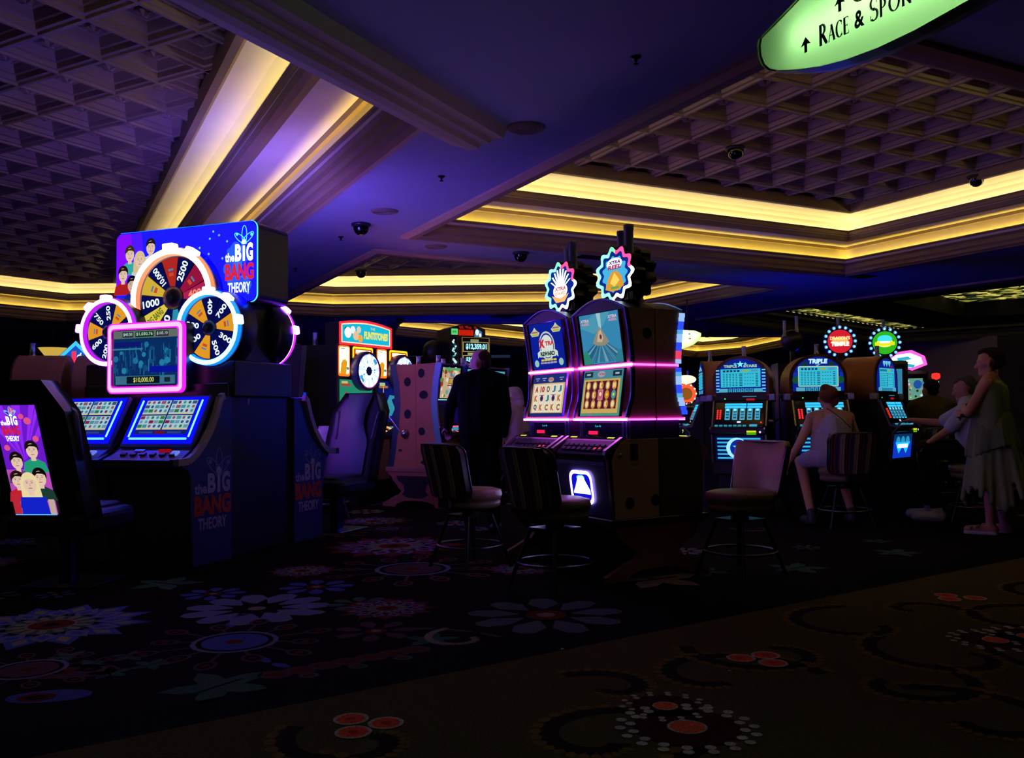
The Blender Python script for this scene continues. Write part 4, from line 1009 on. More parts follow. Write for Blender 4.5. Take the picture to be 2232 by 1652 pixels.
def art_village(m, w_, L):
    m.rect(-w_, w_, .01, L, H('d8b890', .8), -.016)
    rr = random.Random(2)
    for i in range(40): m.disc(-w_ + 2 * w_ * rr.random(), .03 + (L - .05) * rr.random(), .012 + .025 * rr.random(), H(rr.choice(['c85a30', '5a9a50', 'e0c890', '6a7ac0', 'f0e8d8', 'a03828', '70b0a0']), .8), -.0162 - i * 2e-5, 8)
    m.rect(-w_ * .2, w_ * .9, L * .48, L * .68, H('8a4a2a', .7), -.0175); m.rect(-w_ * .15, w_ * .85, L * .5, L * .66, H('d0a850', .8), -.018); m.rect(-w_ * .3, w_ * .95, L * .42, L * .45, H('b03028', .8), -.0175)
    m.rect(-w_ * .1, w_ * .9, L * .08, L * .34, H('b8b0d8', .8), -.0175); m.rect(-w_ * .8, w_, L * .92, L, H('60b070', .8), -.0175)
def art_sky(m, w_, L):
    m.rect(-w_, w_, .01, L, H('58b0c8', .75), -.016)
    rr = random.Random(6)
    for i in range(24): m.disc(-w_ + 2 * w_ * rr.random(), .03 + (L - .05) * rr.random(), .015 + .03 * rr.random(), H(rr.choice(['a8d8e0', '4a90c0', 'd0c8a0', '78c0a8', 'e8f0f0']), .8), -.0162 - i * 2e-5, 8)
    m.rect(-w_, w_, .01, L * .2, H('c0a880', .7), -.017)
grp = 'upright machines on the scrolled pedestal'
ra = row_machine('upright slot machine with a village scene on screen, near end of the pedestal row', 1, 0, art_village, grp, ((.22, 1.61, .048, .056), (.19, 1.35, .062, .05), (.22, .91, .048, .048), (.17, .54, .066, .028)))
rb = row_machine('upright slot machine with a sky blue screen, beside the standing man in black', 1, 1, art_sky, grp)
rc = row_machine('upright slot machine with a sky blue screen, far end of the pedestal row', 1, 2, art_sky, grp)
rd = row_machine('upright slot machine with a chrome pull lever on its speckled brown end panel', -1, 0, art_sky, grp)
row_machine('upright slot machine with village screen directly behind the lever machine', -1, 1, art_village, grp)
row_machine('upright slot machine with sky blue screen, last in line behind the lever machine', -1, 2, art_sky, grp)
m = MB(); m.lathe([(.055, 0), (.055, .015), (.04, .04), (.02, .055), (0, .055)], CHROME, 18, (0, 0, 0), 'x', METAL); lv = MB(panel((.57, .16, .88), (0, 1, 0), (0, 0, 1)))
lv.lathe([(.055, 0), (.052, -.02), (.035, -.05), (0, -.06)], CHROME, 18, (0, 0, 0), 'y', METAL); lv.tube([(0, -.05, 0), (-.05, -.08, .06), (-.20, -.10, .25)], .009, CHROME, 8, mat=METAL); lo_ = lv.build('pull_lever', rd)
ps = thing('machine_pedestal', 'reddish brown scrolled pedestal under the row of upright machines', 'pedestal', RW, RH)
m = MB(); m.box(-.46, .40, -.03, 1.75, .42, .478, BROWN, SATIN, .008); m.build('top_board', ps)
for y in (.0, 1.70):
    m = MB(Matrix.Translation((-.03, y, 0))); m.prism(scroll_board(.25, .48, .40, .42), 'y', -.02, .02, H('9a5c3c'), SATIN); eb = m.build('end_board', ps)
    m = MB(Matrix.Translation((-.03, y, 0))); m.shape([(-.27, .375), (.27, .375), (.25, .32), (.17, .27), (.15, .2), (.19, .15), (.1, .11), (-.1, .11), (-.19, .15), (-.15, .2), (-.17, .27), (-.25, .32)], H('2a211e'), -.023, SATIN); m.build('gap_shade', eb)  # flat dark sheet stands in for the open dark gap between the scrolls
m = MB(); m.box(-.2, .14, .06, 1.64, .02, .42, H('1c1614'), SATIN); m.build('spine', ps)

# ================================================================ wheel machines with a shared overhead sign
FLP = Vector(((741 - 1116) / 1936 * 11, 11.0, 0)); FLH = -61.7
def flp(x, y): return FLP + hd(FLH + 90) * x + hd(FLH) * y
def wheel_machine(label, x, low, group):
    t = thing('slot_machine', label, 'slot machine', flp(x, 0), FLH, group)
    m = MB(); m.box(0, .74, .0, .5, 0, 2.0, BLK, SATIN, .01); m.box(0, .74, -.28, .0, 0, .88, H('15100e'), SATIN, .02); m.build('cabinet', t)
    m = MB(); m.shape(rrect(.02, .245, 1.60, 1.985, .03), H('e85a10', 2.2), -.006); m.shape(rrect(.04, .225, 1.63, 1.965, .025), H('f8e0b0', 8.0), -.008)
    m.shape([(.05, 1.63), (.17, 1.63), (.19, 1.78), (.13, 1.84), (.07, 1.76)], H('e8a020', 1.0), -.009); m.disc(.12, 1.86, .055, (1.5, 1.3, 1.1), -.0095, 14); m.disc(.2, 1.7, .025, H('30a0c0', 1), -.0096, 10); m.rect(.06, .14, 1.94, 1.952, H('402018', .6), -.0097)
    m.build('side_light', t)
    m = MB(); m.shape(rrect(.30, .72, 1.62, 1.985, .03), H('f0a818', 2.5), -.006); m.shape(rrect(.325, .695, 1.62, 1.96, .02), H('d83818', .95), -.008); m.rect(.36, .66, 1.90, 1.945, (4, 3, 1.2), -.009); m.rect(.6, .69, 1.66, 1.87, (4, 2.6, 2), -.009)
    m.rect(.34, .42, 1.8, 1.88, H('a82010', .8), -.009); m.build('top_light', t)
    cx, cz, r = .495, 1.675, .235
    m = MB(); m.lathe([(r, .05), (r * 1.06, .04), (r * 1.08, -.10), (r * .98, -.13), (r * .9, -.11), (0, -.10)], H('20264a'), 36, (cx, 0, cz), 'y', SATIN); wh = m.build('prize_wheel', t)
    m = MB(); N = 22
    for i in range(N):
        a0, a1 = 360 * i / N, 360 * (i + 1) / N
        wedge(m, cx, cz, .06, r * .88, a0, a1, (9.0, 7.0, 12.0) if i % 2 else (.7, .95, 1.2), -.115, 2); wedge(m, cx, cz, .10, .13, a0 + 3, a1 - 3, H('40b8e0' if i % 3 == 0 else 'd8ecff', 1.1), -.117, 2)
    for a in (30, 200): wedge(m, cx, cz, .15, .2, a, a + 30, H('30a8e0', 1), -.1175)
    m.ring(cx, cz, r * .88, r * .97, (.9, .3, 1.3), -.116, 40, colf=lambda f: (.25, .3, 1.2) if .1 < f < .6 else (1.0, .1, .7))
    m.disc(cx, cz, .06, H('10184a', .5), -.119, 6); m.shape([(cx - .03, cz + r), (cx + .03, cz + r), (cx, cz + r * .8)], (1.2, .5, .2), -.121)
    m.build('wheel_face', wh)
    m = MB(); low(m); m.build('art_panel', t)
    m = MB(panel((.37, -.28, .885), (1, 0, 0), (0, .93, .36))); m.box(-.35, .35, -.0, .03, 0, .28, H('14141a'), SATIN); m.rect(-.25, .3, .05, .2, H('60a8a8', .7), -.003); m.box(-.3, -.27, -.012, -.003, .0, .26, (2.0, .6, .15), EMIT); m.box(.30, .32, -.012, -.003, .0, .26, (2.0, .6, .15), EMIT); m.build('button_deck', t)
    m = MB(); m.box(.05, .69, -.29, -.28, .3, .8, H('8a6a3a'), SATIN); m.build('front_panel', t)
    candle(t, .68, .36, 2.0, .16, .03); candle(t, .06, .40, 2.0, .16, .03)
    return t
def low_green(m):
    m.rect(.04, .70, 1.02, 1.56, H('289878', .8), -.006)
    m.rect(.07, .26, 1.48, 1.51, H('c04a30', .8), -.008); m.rect(.08, .2, 1.51, 1.54, H('d8d080', .8), -.008)
    m.shape([(.12, 1.2), (.2, 1.14), (.34, 1.16), (.38, 1.24), (.28, 1.3), (.2, 1.38), (.14, 1.34)], H('d0e0e8', .9), -.008); m.disc(.17, 1.38, .03, H('c04060', .8), -.009, 10); m.text("Man's", .46, .66, 1.32, 1.40, H('d8e050', .9), -.008)
def low_blue(m):
    m.rect(.04, .70, 1.02, 1.56, H('101a78', .7), -.006); m.rect(.07, .26, 1.47, 1.50, H('c87a30', .8), -.008); m.rect(.08, .2, 1.50, 1.54, H('b8d890', .8), -.008)
    m.shape([(.2, 1.1), (.34, 1.1), (.42, 1.2), (.34, 1.32), (.5, 1.36), (.3, 1.38), (.22, 1.26), (.28, 1.18)], H('3aa0b8', .8), -.008); m.box(.10, .18, -.01, -.006, 1.05, 1.32, H('1424f0', .9), EMIT); m.rect(.155, .17, 1.3, 1.5, H('e8a850', .9), -.009)
gw = 'wheel machines under the curved red sign'
wheel_machine('wheel slot machine with a green lower panel under the curved red sign', -.06, low_green, gw)
wheel_machine('wheel slot machine with a dark blue lower panel, half hidden by the pedestal row', .72, low_blue, gw)
sgn = thing('overhead_sign', 'curved red neon sign reading THE FLINTSTONES on top of two wheel machines', 'sign', flp(0, 0), FLH)
arc = [(1.13 - 1.10 * i / 14, 2.26 + .075 * math.sin(math.pi * (i + 1.5) / 17)) for i in range(15)]
osg = [(.03, 2.004), (1.13, 2.004)] + arc
m = MB(); m.prism(osg, 'y', .04, .26, BLK, SATIN); m.build('sign_box', sgn)
def shrink(P, k, c=(.58, 2.16)): return [(c[0] + (p[0] - c[0]) * (1 - k * .42), c[1] + (p[1] - c[1]) * (1 - k)) for p in P]
m = MB(); frame_ring(m, osg, shrink(osg, .16), (22.0, .03, .06), .035); frame_ring(m, shrink(osg, .16), shrink(osg, .24), (5.0, .9, .5), .034); m.build('neon_frame', sgn)
m = MB(); m.shape(shrink(osg, .24), H('10a0c0', 1.4), .036)
for x, z, r, c in ((.2, 2.16, .07, 'f0f0f0'), (.3, 2.2, .05, 'e8e8f0'), (.36, 2.13, .06, 'e0b890'), (.42, 2.21, .045, 'd8c8b8'), (.45, 2.1, .05, 'e8a038'), (.16, 2.2, .03, '203060')): m.disc(x, z, r, H(c, 1.1), .0345 - .0001 * r, 14)
m.text('THE', .66, .76, 2.225, 2.255, H('e8d860', 1.0), .033); m.text('FLINTSTONES', .52, 1.04, 2.10, 2.20, H('e8e060', 1.1), .033, .06, .15); m.build('sign_face', sgn)
# dark cabinet beside them and the tall jackpot machine behind the row
def upright(label, loc, head, group=None, W=.56, hgt=1.8, scr_=None, top=None, col=BLK):
    t = thing('slot_machine', label, 'slot machine', loc, head, group)
    m = MB(); m.prism([(-.22, 0), (.45, 0), (.45, hgt), (.05, hgt), (.0, hgt - .05), (.06, 1.12), (-.02, .98), (-.24, .86)], 'x', -W / 2, W / 2, col, SATIN); m.build('cabinet', t)
    m = MB()
    for x in (-W / 2 - .008, W / 2 - .008): m.prism([(-.03, hgt - .02), (.02, hgt - .02), (.08, 1.12), (.0, .97), (-.24, .85), (-.25, .87), (-.03, 1.0), (.03, 1.12)], 'x', x, x + .016, H('6a7088'), METAL); m.mark()
    m.build_each('edge_trim', t)
    a = Vector((0, .048, 1.2)); b = Vector((0, -.004, hgt - .08)); L = (b - a).length
    m = MB(panel(a, (1, 0, 0), b - a)); m.rect(-W / 2 + .03, W / 2 - .03, 0, L, BLK, -.008, GLASS)
    if scr_: scr_(m, W / 2 - .06, L)
    m.build('screen', t)
    m = MB(panel((0, -.23, .875), (1, 0, 0), (0, .9, .45))); m.box(-W / 2 + .04, W / 2 - .04, -.01, .0, .02, .2, H('18181f'), SATIN)
    for i in range(6): m.box(-W / 2 + .08 + i * .07, -W / 2 + .12 + i * .07, -.02, -.008, .05, .08, H('3a6ab0', .4), EMIT)
    m.build('button_deck', t)
    if top: top(t)
    return t
upright('tall dark slot machine turned aside, beside the green panelled wheel machine', flp(-.62, .15), FLH - 60, hgt=1.95, top=lambda t: candle(t, 0, .2, 1.95, .13))
JH = -27.7; JP = Vector(((985 - 1116) / 1936 * 13, 13.0, 0))
jm = thing('jackpot_machine', 'tall jackpot slot machine with arched red header and $12,359.01 display', 'slot machine', JP, JH)
m = MB(); arcj = [(.56 - .58 * i / 12, 2.36 + .09 * math.sin(math.pi * (i + 1) / 14)) for i in range(13)]
m.prism([(-.02, 0), (.56, 0)] + arcj, 'y', .02, .5, BLK, SATIN); m.box(-.02, .56, -.25, .02, 0, .9, BLK, SATIN, .02); m.box(.09, .60, -.03, .03, 1.6, 2.26, BLK, SATIN); m.build('cabinet', jm)
m = MB(); m.shape([(.0, 2.285), (.105, 2.285), (.105, 2.375), (.0, 2.375)], H('58d878', 1.0), .012); m.text('amc', .02, .085, 2.315, 2.345, H('1a6030', .8), .010)
m.rect(.115, .36, 2.275, 2.365, H('b81808', .9), .012)
for i in range(11): m.rect(.125 + i * .021, .137 + i * .021, 2.285, 2.355, H('d82810', .9), .0105)
m.shape([(.37, 2.26), (.5, 2.25), (.5, 2.34), (.40, 2.40)], H('5a90c0', .7), .012); m.disc(.42, 2.33, .03, (.9, 1.1, 1.2), .0105, 10, rz=.045); m.disc(.47, 2.29, .02, (.8, 1.0, 1.1), .0105, 8, rz=.03)
rr = random.Random(8)
for i in range(14): m.disc(.12 + .28 * rr.random(), 2.385 + .03 * rr.random(), .01 + .012 * rr.random(), H('a01c10', .7), .0115 - i * 1e-5, 7)
m.build('header', jm)
m = MB()
for i in range(46): m.disc(.035 + .02 * math.sin(i * .7) + .02 * rr.random(), 1.62 + .6 * i / 46, .008 + .014 * rr.random(), H(rr.choice(['b8f0f0', '58c0c8', 'e8ffff', '1c4048']), .9), .012 - i * 1e-5, 7)
m.rect(.085, .14, 1.6, 2.24, H('4a1218', .7), .0)
m.build('side_art', jm)
m = MB(); frame_box(m, .15, .60, 1.62, 2.25, .008, -.04, -.03, H('b09040', .5), EMIT); m.rect(.29, .42, 2.17, 2.22, H('a8b080', .8), -.036); m.text('JACKPOT', .30, .41, 2.185, 2.205, H('303020', .5), -.038)
for z0_, z1_, tx, x1_ in ((2.045, 2.17, '$12,359.01', .55), (1.86, 1.97, '$350.02', .45)):
    frame_box(m, .165, .58, z0_ - .012, z1_ + .012, .008, -.042, -.032, H('b8a870', .7), EMIT); m.text(tx, .21, x1_, z0_ + .015, z1_ - .015, H('a8f4ff', 1.1), -.04, .05)
m.rect(.24, .33, 1.985, 2.02, H('a8b080', .8), -.036); m.build('meter_display', jm)
m = MB(); m.lathe([(0, -.02), (.16, -.02), (.18, .1), (.14, .2), (0, .2)], BLK, 22, (-.12, .3, 2.05), 'y', SATIN); m.build('rear_wheel_housing', jm)
# ================================================================ arch-top reel machines
HOOD = H('a0683c')
def archpts(w_, z0, z1, n=20):
    P = [(w_, z0)]
    zs = z0 + (z1 - z0) * .38
    for i in range(n + 1):
        a = math.pi * i / n; P.append((w_ * math.cos(a), zs + (z1 - zs) * math.sin(a)))
    return P + [(-w_, z0)]
def arch_machine(label, loc, heading, art, bel, group, depth=.44):
    t = thing('reel_slot_machine', label, 'slot machine', loc, heading, group)
    m = MB(); m.prism(archpts(.30, 1.22, 1.715), 'y', .02, depth, HOOD, SATIN, True); m.build('hood', t)
    m = MB(); m.box(-.29, .29, .0, depth, .42, 1.24, H('17100e'), SATIN, .008); m.box(-.27, .27, .0, .05, 1.2, 1.32, BLK, SATIN)
    m.prism([(.02, 1.215), (-.02, 1.22), (-.125, .955), (-.22, .93), (-.22, .88), (-.15, .86), (-.12, .56), (-.12, .44), (.02, .44)], 'x', -.29, .29, H('15131a'), SATIN)
    m.box(-.26, .26, .02, depth - .02, 0, .42, H('120e0d'), SATIN); m.build('cabinet', t)
    m = MB()
    for x in (-.295, .28): m.prism([(.0, 1.225), (-.035, 1.225), (-.14, .955), (-.235, .94), (-.235, .92), (-.125, .935), (-.02, 1.205), (0, 1.2)], 'x', x, x + .015, CHROME, METAL); m.prism([(-.225, .93), (-.165, .86), (-.135, .56), (-.12, .56), (-.15, .87), (-.21, .93)], 'x', x, x + .015, CHROME, METAL); m.mark()
    m.build_each('edge_trim', t)
    m = MB()
    o, i_ = archpts(.305, 1.3, 1.72), archpts(.272, 1.3, 1.69)
    for k in range(len(o) - 1): m.shape([o[k], o[k + 1], i_[k + 1], i_[k]], H('4a2c20'), .012, SATIN); m.add([(o[k][0], .012, o[k][1]), (o[k + 1][0], .012, o[k + 1][1]), (o[k + 1][0], .03, o[k + 1][1]), (o[k][0], .03, o[k][1])], [(3, 2, 1, 0)], H('4a2c20'), SATIN)
    m.build('arch_frame', t)
    m = MB(); m.shape(archpts(.27, 1.305, 1.688), H('1028b0', .6), .008); art(m); m.build('pay_table', t)
    m = MB()
    for s_ in (-1, 1): m.box(s_ * .335 - .03, s_ * .335 + .03, -.03, .06, 1.225, 1.295, H('9a98c0'), SATIN, .012); m.box(s_ * .3 - .02, s_ * .3 + .02, .0, .05, 1.24, 1.28, BLK, SATIN); m.mark()
    m.build_each('wing_light', t)
    m = MB(); m.disc(-.17, 1.248, .008, (.1, 1.2, .15), -.003, 8); m.rect(.02, .17, 1.268, 1.276, H('40a0b8', .7), -.003); m.rect(.06, .15, 1.228, 1.25, H('c01830', .8), -.003); m.build('status_strip', t)
    a = Vector((0, -.132, .965)); b = Vector((0, -.032, 1.205)); L = (b - a).length
    m = MB(panel(a, (1, 0, 0), b - a)); m.rect(-.26, .26, 0, L, H('080a20'), -.004, GLASS); m.rect(-.16, .24, L * .74, L * .96, H('38c8f8', 1.1), -.006); m.rect(-.16, .24, L * .84, L * .86, H('0a3aa0', .7), -.0065); m.rect(.07, .08, L * .74, L * .96, H('0a3aa0', .7), -.0065)
    rr = random.Random(1)
    for k in range(5):
        x = -.155 + k * .08; m.rect(x, x + .055, L * .22, L * .72, H('48b8e0', .85), -.006); m.rect(x + .012, x + .04, L * .55, L * .72, H('90e8ff', 1.1), -.0062)
        for q in range(3): m.rect(x + .01, x + .045, L * (.28 + .13 * q), L * (.36 + .13 * q), H(rr.choice(['2a6a90', '306078', '1c5088', '487890']), .6), -.0065)
    for i in range(2):
        for k in range(5): m.disc(-.235 + .03 * i, L * (.28 + .09 * k), .012, (1.0, .03, .03), -.006, 8)
    m.rect(-.02, .02, L * .08, L * .16, H('d0e8ff', 1.0), -.006); m.disc(.235, L * .1, .01, (1, .04, .04), -.006, 8)
    m.build('reel_window', t)
    m = MB(panel((0, -.205, .938), (1, 0, 0), (0, .93, .3))); m.box(-.27, .27, -.006, .0, -.005, .075, H('3a4a58'), METAL)
    for i in range(7): m.box(-.25 + i * .05, -.215 + i * .05, -.018, -.004, .02, .045, H('40b0d0', .55), EMIT, .003)
    m.box(.12, .2, -.02, -.004, .02, .055, H('58c8e8', .6), EMIT, .004); m.build('button_deck', t)
    m = MB(); m.rect(.1, .2, .885, .905, H('d8e020', 1.0), -.226); m.rect(.1, .2, .862, .88, H('50c020', .9), -.2262); m.disc(.24, .89, .012, H('d8c8ff', 1.1), -.226, 8); m.build('ticket_slot', t)
    a = Vector((0, -.124, .585)); b = Vector((0, -.152, .845)); L = (b - a).length
    m = MB(panel(a, (1, 0, 0), b - a)); m.rect(-.25, .25, 0, L, H('0a1460', .5), -.004); bel(m, L); m.build('belly_glass', t)
    candle(t, .02, .12, 1.71, .12, .026)
    return t
def pay_lines(m, x0, x1, z0, z1, seed):
    rr = random.Random(seed)
    m.rect(x0, x1, z0, z1, H('38c4e0', .9), .006)
    w_, h_ = x1 - x0, z1 - z0
    for i in range(5): m.rect(x0 + w_ * (.06 + .09 * i), x0 + w_ * (.12 + .09 * i), z1 - h_ * .17, z1 - h_ * .06, H(rr.choice(['1a3a70', '20507a', '3a3050']), .7), .0055)
    m.rect(x0 + w_ * .56, x0 + w_ * .7, z1 - h_ * .16, z1 - h_ * .06, H('a8c040', .8), .0055); m.rect(x0 + w_ * .76, x0 + w_ * .94, z1 - h_ * .16, z1 - h_ * .06, H('60a0d0', .8), .0055)
    for r in range(8):
        z = z1 - h_ * (.25 + .09 * r)
        for i in range(5): m.rect(x0 + w_ * (.06 + .08 * i), x0 + w_ * (.10 + .08 * i), z - h_ * .05, z - h_ * .015, H('16507c', .6), .0055)
        m.rect(x0 + w_ * .47, x0 + w_ * .55, z - h_ * .05, z - h_ * .01, H('10386a', .6), .0055); m.rect(x0 + w_ * .88, x0 + w_ * .94, z - h_ * .05, z - h_ * .01, H('10386a', .6), .0055)
        if r % 2 == 0:
            for i in range(4): m.rect(x0 + w_ * (.6 + .065 * i), x0 + w_ * (.635 + .065 * i), z - h_ * .05, z - h_ * .02, H('1a5a88', .6), .0055)
def star(m, x, z, r, col, y):
    m.shape([((r if i % 2 == 0 else r * .42) * math.sin(math.pi * i / 5) + x, (r if i % 2 == 0 else r * .42) * math.cos(math.pi * i / 5) + z) for i in range(10)], col, y)
def low_rows(m):
    m.rect(-.235, -.14, 1.312, 1.36, H('58b8d8', .8), .006); m.rect(.14, .235, 1.312, 1.36, H('58b8d8', .8), .006)
    for i in range(6):
        m.rect(-.13 + i * .045, -.095 + i * .045, 1.312, 1.36, H('48c0e0', .85), .006)
        for k in range(3): m.rect(-.123 + i * .045, -.102 + i * .045, 1.316 + k * .015, 1.325 + k * .015, H('103060', .5), .0055)
def art_stars(m):
    for s_ in (-1, 1):
        for k in range(8): m.rect(min(s_ * .23, s_ * .268), max(s_ * .23, s_ * .268), 1.315 + k * .034, 1.33 + k * .034, H('68c8f0', .9), .0065)
    pay_lines(m, -.215, .215, 1.375, 1.575, 1); low_rows(m)
    m.text('TRIPLE', -.18, -.035, 1.59, 1.62, H('a8d8b0', .9), .006, .05); m.text('STARS', .035, .18, 1.59, 1.62, H('a8d8b0', .9), .006, .05)
    star(m, 0, 1.625, .04, H('78e0ff', 1.2), .005); star(m, -.055, 1.628, .022, H('58c8f0', 1), .005); star(m, .055, 1.628, .022, H('58c8f0', 1), .005)
def art_triple(m):
    for s_ in (-1, 1): m.disc(s_ * .235, 1.44, .04, H('1a6048', .6), .0065, 12); m.rect(min(s_ * .225, s_ * .262), max(s_ * .225, s_ * .262), 1.46, 1.52, H('1838c0', .7), .0066); m.disc(s_ * .14, 1.605, .03, H('1c4a3a', .5), .0065, 10)
    pay_lines(m, -.205, .205, 1.375, 1.58, 2); low_rows(m)
    o, i_ = rrect(-.212, .212, 1.368, 1.587, .015), rrect(-.205, .205, 1.375, 1.58, .01); frame_ring(m, o, i_, H('d8e8a0', .9), .0056)
    m.text('TRIPLE', -.1, .1, 1.615, 1.665, H('b8e8ff', 1.1), .005, .06, .1); m.text('7', -.03, .03, 1.588, 1.61, H('80c8e0', .9), .005)
def art_diamond(m):
    pay_lines(m, -.2, .2, 1.36, 1.575, 3); low_rows(m)
    for x in (-.07, 0, .07): m.shape([(x - .04, 1.64), (x + .04, 1.64), (x, 1.59)], H('68c8f0', .9), .006); m.rect(x - .03, x + .03, 1.64, 1.655, H('80d8ff', .9), .0058)
    m.rect(.08, .16, 1.585, 1.605, H('a02050', .6), .0057)
def bel_stripes(m, L):
    for k in range(6): m.rect(-.23, .23, L * (.06 + .16 * k), L * (.13 + .16 * k), H('38b8f0', .9), -.006)
    m.disc(-.02, L * .5, .115, H('a0e8ff', 1.1), -.0065, 24); m.disc(0, L * .5, .095, H('1030c0', .7), -.007, 24); star(m, 0, L * .52, .07, H('48d8f8', 1.1), -.0075)
def bel_w(m, L):
    m.rect(-.25, .25, 0, L, H('1440e0', .75), -.0045); m.rect(-.25, .25, L * .72, L, H('104080', .6), -.0048)
    for x in (-.13, 0, .13): m.disc(x, L * .7, .055, H('28a8d8', .8), -.005, 14)
    m.shape([(-.2, L * .66), (.2, L * .66), (.1, L * .18), (0, L * .48), (-.1, L * .18)], H('20c0ff', 1.1), -.006); m.rect(-.14, .14, L * .42, L * .58, (1.2, 1.6, 1.8), -.0065)
ga = 'arch-top reel machines in a ring'
a2 = arch_machine('arch-top reel machine with TRIPLE header, in front of the woman in the white tank top', (3.28, 9.5, 0), 3, art_triple, bel_stripes, ga)
a1 = arch_machine('arch-top reel machine with three stars on its pay table, behind the cream-backed stool', (2.495, 9.7, 0), 26, art_stars, bel_stripes, ga)
a3 = arch_machine('arch-top reel machine with three diamond shapes on its glass, beside the grey-haired man', (4.19, 9.9, 0), -45, art_diamond, bel_w, ga)
dup(a1, (2.25, 10.62, 0), 97, 'arch-top reel machine of the ring seen edge-on, nearest the starburst pod', ga)
gb = 'arch-top machines back to back'
b1 = dup(a2, (-4.72, 8.5, 0), 78, 'arch-top reel machine with brown hood and partly hidden screen, behind the lit picture chair', gb)
dup(a3, (-3.76, 8.70, 0), 258, 'arch-top reel machine back to back with another, between it and the neon ringed wheels', gb)
m = MB(); m.tube([(.36, .02, 1.0), (.44, -.08, 1.06), (.44, -.1, 1.25)], .01, CHROME, 8, mat=METAL); m.ball((.44, -.1, 1.27), .03, BLK, 12, SATIN); m.lathe([(.03, 0), (.025, .05), (0, .06)], CHROME, 12, (.29, .02, 1.0), 'x', METAL); m.build('pull_lever', a1)
# ---- machines with lit toppers behind the ring
def oval_top(col1, col2, words, neon):
    def f(t):
        m = MB(); m.lathe([(0, .1), (.15, .1), (.2, .06), (.205, 0), (.19, -.02), (0, -.02)], BLK, 28, (0, .1, 1.99), 'y', SATIN); m.box(-.04, .04, .06, .16, 1.74, 1.84, BLK, SATIN); tp = m.build('topper', t)
        m = MB(); m.disc(0, 1.99, .15, H(col1, 1.0), .078, 28); m.disc(0, 1.99, .1, H(col2, 1.2), .077, 20, rz=.06)
        if len(words) > 1: m.text(words[0], -.12, .12, 2.01, 2.055, H('ffd890', 1.3), .0765, .05); m.text(words[1], -.11, .11, 1.93, 1.985, (1.6, 1.4, 1.2), .0765, .06)
        else: m.disc(0, 2.04, .09, H('40d8e8', 1.2), .0768, 16, rz=.05); m.rect(-.12, .12, 1.955, 2.0, H('e8e020', 1.1), .0766); m.rect(-.06, .06, 1.985, 2.01, (1.7, 1.8, 1.2), .0764)
        m.build('topper_face', tp)
        m = MB()
        for i in range(16):
            a = 2 * math.pi * i / 16; x, z = .182 * math.cos(a), 1.99 + .182 * math.sin(a)
            m.disc(x, z, .021, (.1, .5, 1.6), .0765, 10); m.shape([(x - .008, z - .013), (x + .012, z), (x - .008, z + .013), (x, z)], (2.2, 2.4, 2.8), .0755); m.mark()
        m.build_each('bulb', tp); candle(t, 0, .26, 1.75, .56, .02)
    return f
gt = 'machines with round bulb-ringed toppers'
def scr_blue(m, w_, L): m.rect(-w_, w_, .05, L - .03, H('3898c0', .7), -.01); m.rect(-w_ * .7, w_ * .7, L * .3, L * .6, H('a0d8e8', .8), -.012)
def scr_reef(m, w_, L):
    m.rect(-w_, w_, .05, L - .03, H('6fae9a', .75), -.01)
    rr = random.Random(11)
    for i in range(50):
        x, z = -w_ + 2 * w_ * rr.random(), .06 + (L * .6) * rr.random(); m.disc(x, z, .01 + .012 * rr.random(), H(rr.choice(['d090a8', 'a8d870', 'e8e8e8', '183028', 'c83880', '4890b0', '306050']), .8), -.0102 - i * 2e-5, 7)
    m.rect(-w_ * .9, w_ * .2, L * .8, L * .86, H('e0f0f0', .8), -.0115); m.disc(w_ * .7, L * .7, w_ * .25, H('2058b0', .8), -.0115, 14, rz=L * .16)
upright('slot machine with the round red bulb-ringed TEMPLE topper behind the ring', (4.16, 11.2, 0), 14, gt, .5, 1.75, scr_blue, oval_top('d81c30', 'ffb060', ("DRAGON'S", 'TEMPLE'), 0))
upright('slot machine with the round green and yellow bulb-ringed topper behind the ring', (4.85, 11.5, 0), 18, gt, .5, 1.75, scr_blue, oval_top('30b820', 'e8f060', ('',), 0))
def diamond_top(t):
    m = MB(); o = [(-.3, 1.78), (-.12, 1.92), (.1, 1.95), (.27, 1.86), (.3, 1.74), (.1, 1.66)]; m.prism(o, 'y', .06, .14, BLK, SATIN); tp = m.build('topper', t)
    i_ = [(x * .82, 1.8 + (z - 1.8) * .72) for x, z in o]; m = MB(); frame_ring(m, o, i_, (2.0, .15, .9), .058); m.shape(i_, (1.3, 1.6, 1.8), .0575); m.shape([(-.1, 1.84), (.05, 1.86), (.1, 1.82), (-.08, 1.8)], H('30b8d0', 1.0), .0565); m.shape([(-.06, 1.73), (.12, 1.7), (.14, 1.74), (-.04, 1.77)], H('30b8d0', 1.0), .0565); m.build('topper_face', tp)
    m = MB(); m.lathe([(.0, .1), (.05, .09), (.06, .05), (.05, .02), (0, .0)], (1.3, .04, .03), 14, (.38, -.05, 1.52), 'z', EMIT); m.box(.31, .41, -.08, -.02, 1.44, 1.50, (.2, .9, .4), EMIT); m.box(.31, .37, -.08, -.02, 1.26, 1.40, H('30a0f0', .8), EMIT); m.build('side_lamp', t)
upright('slot machine with an underwater screen and pink edged diamond topper, behind the dark-haired man', (5.5, 12.4, 0), 12, None, .56, 1.66, scr_reef, diamond_top)
